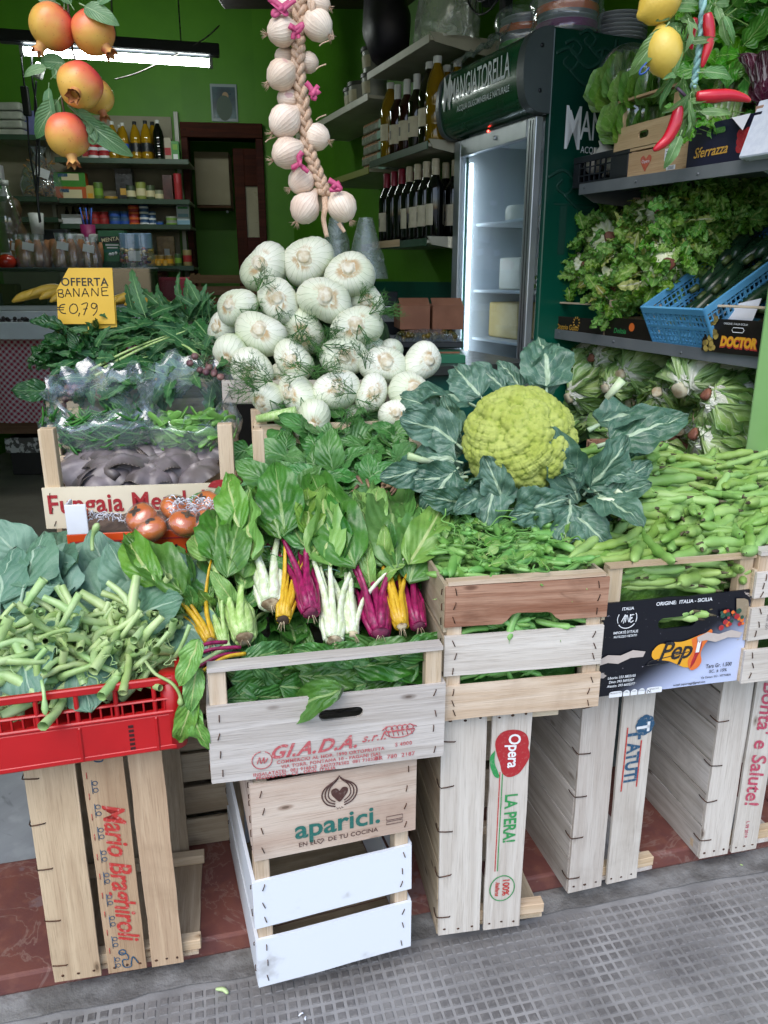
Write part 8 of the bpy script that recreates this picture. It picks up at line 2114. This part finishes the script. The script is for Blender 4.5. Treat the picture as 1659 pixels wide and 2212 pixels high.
box(1046,1118,1214,sh3,plain('white_blue_box','#b9c6cc'),'white box with slanting blue stripes at the end of the third shelf',((0,.1,1,.3,ink('ink_sky','#7fa6bb',.05)),(.1,.45,.9,.6,ink('ink_sky','#7fa6bb',.05)),(.1,.82,.9,.92,I_green)))
for k,(X,lb)in enumerate(((890,'first'),(930,'second'),(980,'third'))):can(X,sh4,46,66,plain('jar_amber','#8a7038'),f'small amber jar, {lb} from the green box',1,0,I_yel,M_capw)
can(1034,sh4,40,74,plain('jar_green','#3f5a34'),'dark green jar on the lowest grocery shelf',1,0,I_lime);can(1090,sh4,50,96,plain('tin_gold_red','#9a8a5a'),'gold tin with red print at the right end of the lowest shelf',1,0,I_crim)
can(868,sh4,44,60,plain('jar_amber','#8a7038'),'amber jar standing higher behind the green box',2,0,I_yel,M_capw)
box(905,1005,1400,sh4,plain('breadstick_bag','#b08f5a','#8a6a3c',25,.3,.3),'clear packet of breadsticks behind the amber jars',((.4,.3,.7,.6,I_white),),.04,shelf_base(955,sh4)+BKN*.08)
box(-20,92,662,sl1,plain('white_pack','#b9bcb4','#a5a89f',12,.5,.3),'white wrapped paper pack with red print, far left',((.3,.2,.8,.35,I_crim),),.12);
for k in range(4):
 p=shelf_base(140,sl1)+V((0,0,.055*k));tag(put('napkin_pack',MB().box((0,0,.026),(.18+.01*(k%2),.14,.05)).mesh('napkin_pack',plain('white_pack','#b9bcb4'),False,.014,3),T(p)@RZ(.05*(-1)**k)),f'soft white napkin pack, {("lowest", "second", "third", "topmost")[k]} of the pile on the left bay','napkins')
box(200,285,655,sl1,plain('blue_pack','#5a5f92','#6f75a8',12,.4,.2),'blue wrapped pack right of the napkin pile',(),.12)
p=shelf_base(265,sl2);t=thing('pasta_bag','clear bag of dry pasta with white tag on the left bay','pasta',p);q=PX(SD)
for k in range(60):put('pasta',cached('pasta',lambda:MB().tube([(-.04,0,0),(0,.004,.012),(.04,0,0)],.006,6).mesh('pasta',plain('dry_pasta','#a8814c','#8f6a3a',14,.6,.1))),T(p+V((rr.uniform(-.09,.09),rr.uniform(-.04,.04),.02+rr.random()**1.5*.22)))@RZ(rr.uniform(0,3))@RY(rr.uniform(-1.2,1.2)),t)
mb=MB();mb.lathe([(.001,0),(.13,.004),(.14,.09),(.11,.19),(.05,.26),(.03,.29),(.06,.34)],22,lambda a,i:(.75+.25*abs(math.cos(a)))*(1+.08*math.sin(5*a+i)));put('film',mb.mesh('film',M_film),T(p),t);put('paper_tag',MB().box((0,-.115,.17),(.1,.003,.06)).mesh('paper_tag',M_whc,False),T(p)@RY(.35),t)
box(0,34,975,sl2,M_whc,'white bottle-shaped packet at the far left of the left bay',((.2,.3,.8,.6,I_green),),.06)
CD=4.85
ca_,cb_=Pd(-60,578,CD),Pd(336,578,CD)
cnt=thing('display_counter','deli counter with dark glass front along the left of the shop','counter',(ca_.x,CD,0.05))
Wc=cb_.x-ca_.x;zt=ca_.z;zg=Pd(100,660,CD).z;zw=Pd(100,690,CD).z
M_cg=glass('counter_glass',(.55,.60,.60),.03,.2)
cbx=lambda nm,x0,x1,y0,y1,z0,z1,m_,bv=.003:put(nm,MB().box(((x0+x1)/2,(y0+y1)/2,(z0+z1)/2),(x1-x0,y1-y0,z1-z0)).mesh(nm,m_,False,bv),T(ca_.x,CD,0)@RZ(R(2)),cnt)
cbx('counter_top',0,Wc,.02,.62,zt-.02,zt,plain('counter_top_steel','#4d5557','#444c4e',5,.35,.04));cbx('front_glass',0,Wc,0,.008,zg,zt-.004,M_cg,0);cbx('end_glass',Wc-.008,Wc,.01,.6,zg,zt-.02,M_cg,0)
cbx('display_deck',0,Wc,.01,.6,zg-.03,zg,plain('white_deck','#b5b9b8','#a7abaa',5,.4,.03));cbx('ledge',0,Wc,-.03,.05,zw,zg-.032,M_whc);cbx('body',.0,Wc-.02,.04,.6,.34,zw,plain('counter_body_grey','#4a4440'));cbx('void_block',.02,Wc-.05,.1,.55,.05,.30,plain('void_block_dark','#1d1a18'));cbx('brown_board',0,Wc,.02,.05,.34,.42,W_dark)  # base block coloured near-black to paint the dark void under the counter
cbx('pebble_strip',0,Wc-.05,.085,.098,.20,.30,plain('pebble_print','#c9c7bf','#57534c',30,.6,.3,lo=.45,hi=.5))
for k,(X,Y,w_,h_,m_,lb)in enumerate(((70,830,110,120,plain('yellow_pack','#a5904a'),'yellow packet in the counter display, left'),(210,880,120,90,plain('amber_pack','#8a7a44'),'amber packet in the counter display, middle'),(20,940,60,80,plain('white_pack','#b9bcb4'),'white tub at the far left in the counter display'),(330,890,70,70,plain('white_pack','#b9bcb4'),'white packet behind the price sign in the counter display'))):
 p=Pd(ZB(X),655,CD+.15);p.z=zg;w2,h2=ZB(w_)*PX(CD),ZB(h_)*PX(CD)
 tag(put('food_pack',MB().box((0,0,h2/2),(w2,.08,h2)).mesh('food_pack',m_,False,.012,2),T(p)),lb,'food pack')
def mk_ging():
 t=NT('red_check_cloth');s_=t.n('SeparateXYZ',{0:t.n('TexCoord').outputs['Object']})
 a=t.math('ADD',s_.outputs[0],s_.outputs[2]);b_=t.math('SUBTRACT',s_.outputs[0],s_.outputs[2])
 f=lambda q:t.ramp(t.math('ABSOLUTE',t.math('SUBTRACT',t.math('FRACT',t.math('MULTIPLY',q,26.)),.5)),.20,.26)
 m=t.math('MULTIPLY_ADD',f(a),.5,t.math('MULTIPLY',f(b_),.5))
 t.set_p(base=t.mix(m,col('#d6cdd0'),col('#a83048')),rough=.8,normal=t.bump(t.noise(t.coord('Object',(1,1,1)),300.,2),.2,.002));return t.mat
zc0,zc1=Pd(40,731,CD-.05).z,Pd(40,914,CD-.05).z
mb=MB();mb.grid(lambda a,s:V((Wc*a,-.045+.012*math.sin(a*40)*s,zc0+(zc1-zc0)*s)),80,8)
tag(put('check_cloth',mb.mesh('check_cloth',mk_ging()),T(ca_.x,CD,0)@RZ(R(2))),'red and white checked cloth hanging in front of the counter','cloth')
p=Pd(50,712,CD-.12);t=thing('foam_box','white foam box with dark grapes on the counter ledge, far left','box',p)
for nm,c_,d_ in(('front',(0,-.1,0),(.62,.02,.1)),('bottom',(0,0,-.045),(.6,.18,.01)),('end',(.3,0,0),(.02,.18,.1)),('back',(0,.1,0),(.6,.02,.1))):put(nm,MB().box((0,0,0),d_).mesh(nm,M_whc,False,.004),T(p)@T(c_),t)
me=cached('grape',lambda:MB().lathe([(max(1e-4,.012*math.sin(PI*i/6)),-.012*math.cos(PI*i/6))for i in range(7)],8).mesh('grape',plain('black_grape','#1a1018','#281a22',20,.3,.05)))
gt_=thing('grape_bunch','black grapes lying in the foam box on the counter ledge','grapes',p+V((0,0,.04)))
for k in range(70):put('grape',me,T(p+V((rr.uniform(-.28,.2),rr.uniform(-.07,.07),.035+rr.uniform(0,.03)))),gt_)
def on_counter(X,dy=.15):q=Pd(ZB(X),578,CD+dy);return V((q.x,CD+dy,zt))
for k,(X,w_,Yt,lb)in enumerate(((210,210,1395,'clear bag of long bread loaves on the counter, left of three'),(410,200,1390,'clear bag of long bread loaves on the counter, middle of three'),(550,120,1412,'clear bag of bread on the counter, right of three'),(130,90,1400,'single loaf bag leaning at the left of the bread bags'))):
 p=on_counter(X,.16+.05*(k==3));s_=PX(CD)*1.03;h_=Pd(ZB(X),ZB(Yt),p.y).z-p.z;wd=ZB(w_)*s_
 t=thing('bread_bag',lb,'bread',p,'bread bags')
 for j in range(4 if w_>100 else 2):
  mb=MB();mb.tube([(0,0,0),(.004,0,h_*.3),(0,0,h_*.6),(.0,0,h_*.85)],[wd*.12,wd*.17,wd*.165,wd*.08],10,True,.85);put('loaf',mb.mesh('loaf',plain('bread_crust','#a8734a','#8a5a36',12,.7,.3)),T(p)@T(-wd*.3+wd*.2*j,.02*(j%2),.005)@RY(-.12+.08*j),t)
 mb=MB();mb.lathe([(wd*.46,.001),(wd*.5,h_*.15),(wd*.46,h_*.55),(wd*.3,h_*.85),(wd*.34,h_*1.05)],30,lambda a,i:(.45+.55*abs(math.cos(a)))*(1+.1*mnoise.noise(V((math.cos(a)*4,math.sin(a)*4,i+k)))),False);put('film',mb.mesh('film',M_film),T(p),t)
 put('paper_tag',MB().box((0,0,0),(.07,.002,.045)).mesh('paper_tag',M_whc,False),T(p)@T(0,-wd*.3,h_*.65)@RY(.2),t)
t,M,w_,h_=box(604,750,1366,None,plain('green_sweet_box','#1e6a42','#1a5c39',8,.35,.05),'tall green sweets box with gold-edged lettering on the counter',((.08,.42,.92,.5,I_teal),(.1,.02,.9,.18,I_pg if False else ink('ink_deep_green','#0e3a26',.05)),(.25,.6,.75,.64,I_white),(.3,.53,.7,.56,I_white)),.10,on_counter(677,.22),d=CD+.2)
put('banner',MB().box((w_/2,-.004,h_*.76),(w_*.86,.002,h_*.17)).mesh('banner',M_blkp,False),M@T(0,0,0),t);put('lettering',text_mesh('MENTAL',w_*.2,I_cream,.0006),M@frame((w_/2,-.006,h_*.765),(1,0,0),(0,0,1),(0,-1,0))@RZ(.12),t)
for k,(x_,y_)in enumerate(((.5,.28),(.62,.3),(.4,.27))):put('sweet_picture',MB().lathe([(.001,0),(w_*.06,0),(w_*.06,.0005)],12).mesh('sweet_picture',I_white),M@frame((w_*x_,-.003,h_*(y_+.1)),(1,0,0),(0,0,1),(0,-1,0)),t)
p=on_counter(818,.2);t=thing('sweets_bag','clear bag of coloured sweets with a blue card top, beside the green box','sweets',p)
sw_m=[MB().lathe([(max(1e-4,.016*math.sin(PI*i/6)),-.012*math.cos(PI*i/6))for i in range(7)],8).mesh('sweet',plain('sweet_'+n_,c_))for n_,c_ in(('yellow','#b5963a'),('purple','#5a3a6a'),('red','#9c3a34'),('cream','#b9ab8c'))]
for k in range(46):put('sweet',sw_m[k%4],T(p+V((rr.uniform(-.09,.09),rr.uniform(-.03,.03),.015+rr.random()*.10))),t)
put('card_top',MB().box((0,0,.16),(.2,.01,.09)).mesh('card_top',plain('sky_blue_card','#5f83b0','#7a9cc4',9,.4,.05),False,.003),T(p),t);put('film',MB().lathe([(.10,0),(.112,.05),(.105,.13),(.1,.2)],20,lambda a,i:.4+.6*abs(math.cos(a)),False).mesh('film',M_film),T(p),t);put('paper_tag',MB().box((0,-.05,.07),(.075,.002,.06)).mesh('paper_tag',M_whc,False),T(p),t)
o=put('tomato',tomm,T(on_counter(45,.1)+V((0,0,.035)))@SC(1.7));tag(o,'red tomato on the counter at the far left','tomato')
p=on_counter(90,.28);bt_=thing('water_bottle','empty clear plastic water bottle on the counter, left','bottle',p)
k_=(Pd(ZB(90),ZB(1065),p.y).z-p.z)/.285;put('bottle_body',MB().lathe([(.001,0),(.042,.002),(.044,.012),(.042,.05),(.040,.055),(.043,.06),(.043,.11),(.040,.115),(.043,.12),(.043,.17),(.032,.215),(.016,.25),(.0135,.258),(.0135,.27)],22).mesh('bottle_body',film('pet_film',(.85,.9,.92),.35,.06,.06)),T(p)@SC(k_*.9,k_*.9,k_),bt_);put('cap',MB().lathe([(.001,.268),(.016,.268),(.016,.284),(.001,.285)],14).mesh('cap',M_capw),T(p)@SC(k_*.9,k_*.9,k_),bt_);put('paper_label',MB().lathe([(.0445,.02),(.0445,.05)],22,None,False).mesh('paper_label',M_whc),T(p)@SC(k_*.9,k_*.9,k_),bt_)
p=on_counter(125,.3);mb=MB();mb.lathe([(.05,0),(.055,.02),(.03,.05),(.045,.12),(.05,.18),(.03,.22),(.028,.25),(.036,.28),(.03,.32),(.005,.34)],16,lambda a,i:1+.12*math.sin(4*a+i));tag(put('figurine',mb.mesh('figurine',plain('dark_bronze','#4a3824','#5f4a30',12,.5,.2)),T(p)@SC(1.25)),'small dark bronze-coloured figurine on the counter','figurine')
p=on_counter(250,.34);t=thing('cash_register','pale grey cash register with cup behind the bread bags','cash register',p)
for nm,c_,d_,m_ in(('body',(.20,0,.08),(.34,.2,.16),plain('register_grey','#a5a8a6')),('printer',(.30,.0,.18),(.2,.16,.05),plain('register_white','#bfc2c0')),('display',(.12,.0,.20),(.16,.06,.07),M_blkp)):put(nm,MB().box((0,0,0),d_).mesh(nm,m_,False,.01,2),T(p)@T(c_),t)
tag(put('cup',MB().lathe([(.001,0),(.035,0),(.045,.12),(.042,.12),(.001,.01)],18).mesh('cup',M_capw),T(on_counter(250,.2)+V((0,0,.20)))),'white paper cup on the cash register','cup')
p=on_counter(545,.3);t=thing('pen_cup','magenta cup of pens behind the bread bags','pen cup',p);put('cup',MB().lathe([(.001,.1),(.04,.1),(.045,.26),(.001,.24)],16).mesh('cup',plain('magenta_cup','#8a1f5a')),T(p),t)
for k in range(5):put('pen',MB().tube([(0,0,0),(.01*(k-2),.01*(k%2),.14)],.005,6).mesh('pen',(I_cob,M_blkp)[k%2]),T(p+V((.008*(k-2),0,.22))),t)
for k,X in enumerate((958,998)):
 q=onB(ZB(X),650,.3);bottle('wine',T(V((q.x,q.y,Pd(ZB(X),655,q.y).z))),('dark bottle with gold neck below the jar shelf, left of two','dark bottle with gold neck below the jar shelf, right of two')[k],'gold-necked bottles',G_wine,I_gold,None,1.0)
q=Pd(390,645,5.4);tag(put('snack_bag',MB().box((0,0,0),(.22,.06,.28)).mesh('snack_bag',plain('red_snack_bag','#9c2f3c','#b5485a',6,.35,.2),False,.025,3),T(q)),'red snack bag below the jar shelf','snack bag')
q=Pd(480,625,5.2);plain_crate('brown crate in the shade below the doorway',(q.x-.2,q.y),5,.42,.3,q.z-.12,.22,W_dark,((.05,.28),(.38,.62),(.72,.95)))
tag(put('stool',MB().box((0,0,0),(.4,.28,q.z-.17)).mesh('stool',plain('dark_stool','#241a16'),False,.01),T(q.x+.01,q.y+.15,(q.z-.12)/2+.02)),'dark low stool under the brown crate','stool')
M_door=wood('dark_door_wood','#4a1f14','#38160e','#240d08',.4)
dfr=thing('door_frame','dark brown frame of the back doorway','door frame',onB(405,600,0)*1.0)
for nm,a,b_ in(('jamb',(398,300,412),None),('jamb',(556,300,572),None)):
 l,r_=onB(a[0],400,.02),onB(a[2],400,.02);w_=(r_-l).dot(BKD);put(nm,MB().box((w_/2,.06,(ztop+.03)/2),(w_,.16,ztop+.03)).mesh(nm,M_door,False,.004),frame(V((l.x,l.y,0)),BKD,BKN,ZUP),dfr)
l,r_=onB(398,400,.03),onB(572,400,.03);w_=(r_-l).dot(BKD);put('head',MB().box((w_/2,.06,ztop+.05),(w_,.17,.10)).mesh('head',M_door,False,.004),frame(V((l.x,l.y,0)),BKD,BKN,ZUP),dfr)
l,r_=Ppl(417,327,wb+BKN*.45,BKN),Ppl(500,449,wb+BKN*.45,BKN);w_,h_=(r_-l).dot(BKD),l.z-r_.z
t=thing('wall_cupboard','plain beige wall cupboard seen through the doorway','cupboard',V((l.x,l.y,r_.z)));M=frame(V((l.x,l.y,r_.z)),BKD,BKN,ZUP)
put('body',MB().box((w_/2,.17,h_/2),(w_,.3,h_)).mesh('body',W_dark,False,.003),M,t);put('door',MB().box((w_/2,.008,h_/2+.01),(w_-.01,.018,h_-.02)).mesh('door',plain('beige_laminate','#a89f7c','#9c9370',4,.5,.03),False,.002),M,t);put('knob',MB().lathe([(.001,0),(.012,.002),(.012,.012),(.001,.016)],10).mesh('knob',M_alu),M@frame((w_*.88,-.002,-.03),(1,0,0),(0,0,1),(0,-1,0)),t)
l,r_=onB(515,560,-.12),onB(600,560,-.12);w_=(r_-l).dot(BKD);zd=onB(560,322,-.12).z
t=thing('wooden_door','dark wooden door with arched glazed panel standing open','door',V((l.x,l.y,.05)));M=frame(V((l.x,l.y,.05)),BKD,BKN,ZUP);hd=zd-.05
for nm,c_,d_ in(('stile',(w_*.13,0,hd/2),(w_*.26,.04,hd)),('stile',(w_*.87,0,hd/2),(w_*.26,.04,hd)),('rail',(w_/2,0,hd*.94),(w_*.48,.04,hd*.12)),('rail',(w_/2,0,hd*.68),(w_*.48,.04,hd*.06)),('rail',(w_/2,0,hd*.06),(w_*.48,.04,hd*.12))):put(nm,MB().box(c_,d_).mesh(nm,M_door,False,.003),M,t)
put('glass_panel',MB().box((w_/2,.01,hd*.80),(w_*.48,.006,hd*.2)).mesh('glass_panel',plain('frosted_pane','#8f8a68','#857f5e',6,.3,.05),False),M,t);put('lower_panel',MB().box((w_/2,.012,hd*.38),(w_*.48,.012,hd*.54)).mesh('lower_panel',M_door,False),M,t);put('handle',MB().tube([(0,-.03,0),(0,-.07,0),(.1,-.07,0)],.009,8).mesh('handle',M_alu),M@T(w_*.1,0,hd*.5),t)
l,r_=onB(ZB(1242),ZB(495),.012),onB(ZB(1412),ZB(722),.012);w_,h_=(r_-l).dot(BKD),l.z-r_.z
t=thing('framed_picture','small framed devotional picture of a figure in blue on the green wall','picture',V((l.x,l.y,r_.z)));M=frame(V((l.x,l.y,r_.z)),BKD,BKN,ZUP)
put('mount',MB().box((w_/2,.006,h_/2),(w_,.012,h_)).mesh('mount',plain('picture_mount','#8f9aa0'),False,.002),M,t);put('print',MB().box((w_/2,-.001,h_/2),(w_*.86,.002,h_*.84)).mesh('print',plain('picture_print','#4a6a72','#2c3a44',5,.3,.02),False),M,t)
for nm,c_,r2_,m_ in(('figure',(.5,.36),(.30,.34),ink('ink_robe','#4a5a50',0)),('figure',(.45,.4),(.16,.22),ink('ink_skin','#a88a6a',0)),('figure',(.56,.68),(.12,.11),ink('ink_skin','#a88a6a',0)),('figure',(.36,.55),(.09,.08),ink('ink_skin','#a88a6a',0))):put(nm,MB().lathe([(.0005,0),(1,0)],20,None,False).mesh(nm,m_),M@frame((w_*c_[0],-.0026-.0004*(nm=='figure')*r2_[0],h_*c_[1]),(1,0,0),(0,0,1),(0,-1,0))@SC(w_*r2_[0],h_*r2_[1],1),t)
la,lb_=Pd(50,110,4.75),Pd(452,136,4.95)
t=thing('fluorescent_lamp','lit white fluorescent tube on a dark fitting below the ceiling','lamp',la)
dl=(lb_-la);Ll=dl.length
put('tube',MB().tube([(0,0,0),tuple(dl)],.021,14).mesh('tube',emit('lamp_tube',(.93,1.0,.95),24.0)),T(la),t);put('fitting',MB().box((0,Ll/2-.03,.065),(.075,Ll+.18,.06)).mesh('fitting',M_blkp,False,.006),look(la,dl,ZUP),t)
for s_ in(-.015,1.0):put('holder',MB().tube([tuple(dl*s_),tuple(dl*(s_+.02))],.028,12).mesh('holder',M_capw),T(la),t)
for s_ in(.12,.85):put('hanger',MB().tube([(0,0,.09),(0,0,1.1)],.004,5).mesh('hanger',M_wire),T(la+dl*s_),t)
for k,pts in enumerate((((120,280),(135,420),(150,560),(160,680),(175,900),(210,1100),(235,1320)),((190,290),(192,480),(215,620),(220,800),(215,1000),(235,1310)),((215,480),(205,650),(228,780),(232,1000),(222,1150),(240,1315)))):
 mb=MB();mb.tube(sm([tuple(Pd(ZB(X),ZB(Y),4.8))for X,Y in pts],5),.0055,5);tag(put('electric_cable',mb.mesh('electric_cable',M_blkp),None),('black cable with adapter hanging down from the lamp, leftmost of three','black cable hanging beside the adapter cable, middle of three','black cable from the plug, rightmost of three')[k],'cable')
tag(put('power_adapter',MB().box((0,0,0),(.04,.03,.15)).mesh('power_adapter',M_blkp,False,.006,2),T(Pd(ZB(154),ZB(600),4.78))),'slim black adapter on the left cable','adapter');tag(put('power_plug',MB().box((0,0,0),(.05,.04,.08)).mesh('power_plug',M_capw,False,.01,2),T(Pd(ZB(232),ZB(420),4.78))@RY(.4)),'white plug below the lamp','plug')
mb=MB();mb.tube(sm([tuple(onB(ZB(X),ZB(Y),.02))for X,Y in((660,0),(665,100),(680,180),(690,250))],4),.006,5);o=put('wall_cable',mb.mesh('wall_cable',M_wire));tag(o,'thin cable running down the green wall behind the pomegranates','cable')
mb=MB();mb.tube(sm([tuple(Pd(ZB(X),ZB(Y),4.9))for X,Y in((680,470),(820,430),(1010,340),(1210,230),(1300,150))],4),.004,5);o=put('wall_cable',mb.mesh('wall_cable',M_wire));tag(o,'thin slanting wire across the lamp towards the wall hook','wire')
for k,(u,v)in enumerate(((467,2140),(645,2196),(660,2205),(1605,1870))):
 p=Pz(u,v,.004);mb=MB();mb.tube(sm([(0,0,.003),(.012,.003,.005),(.022,0,.004)],4),[.003,.004,.0045,.005,.005,.005,.0045,.004,.0025],6,True,.7);tag(put('stem_scrap',mb.mesh('stem_scrap',(S_green,M_shred,M_shred,S_green)[k]),T(p)@RZ(-.4+k)@SC((1.2,.45,.35,.3)[k])),('bit of green stem dropped on the pavement below the white crate','small white scrap on the pavement, left','tiny white scrap beside the small one on the pavement','tiny green scrap on the pavement near the right edge')[k],'scrap')
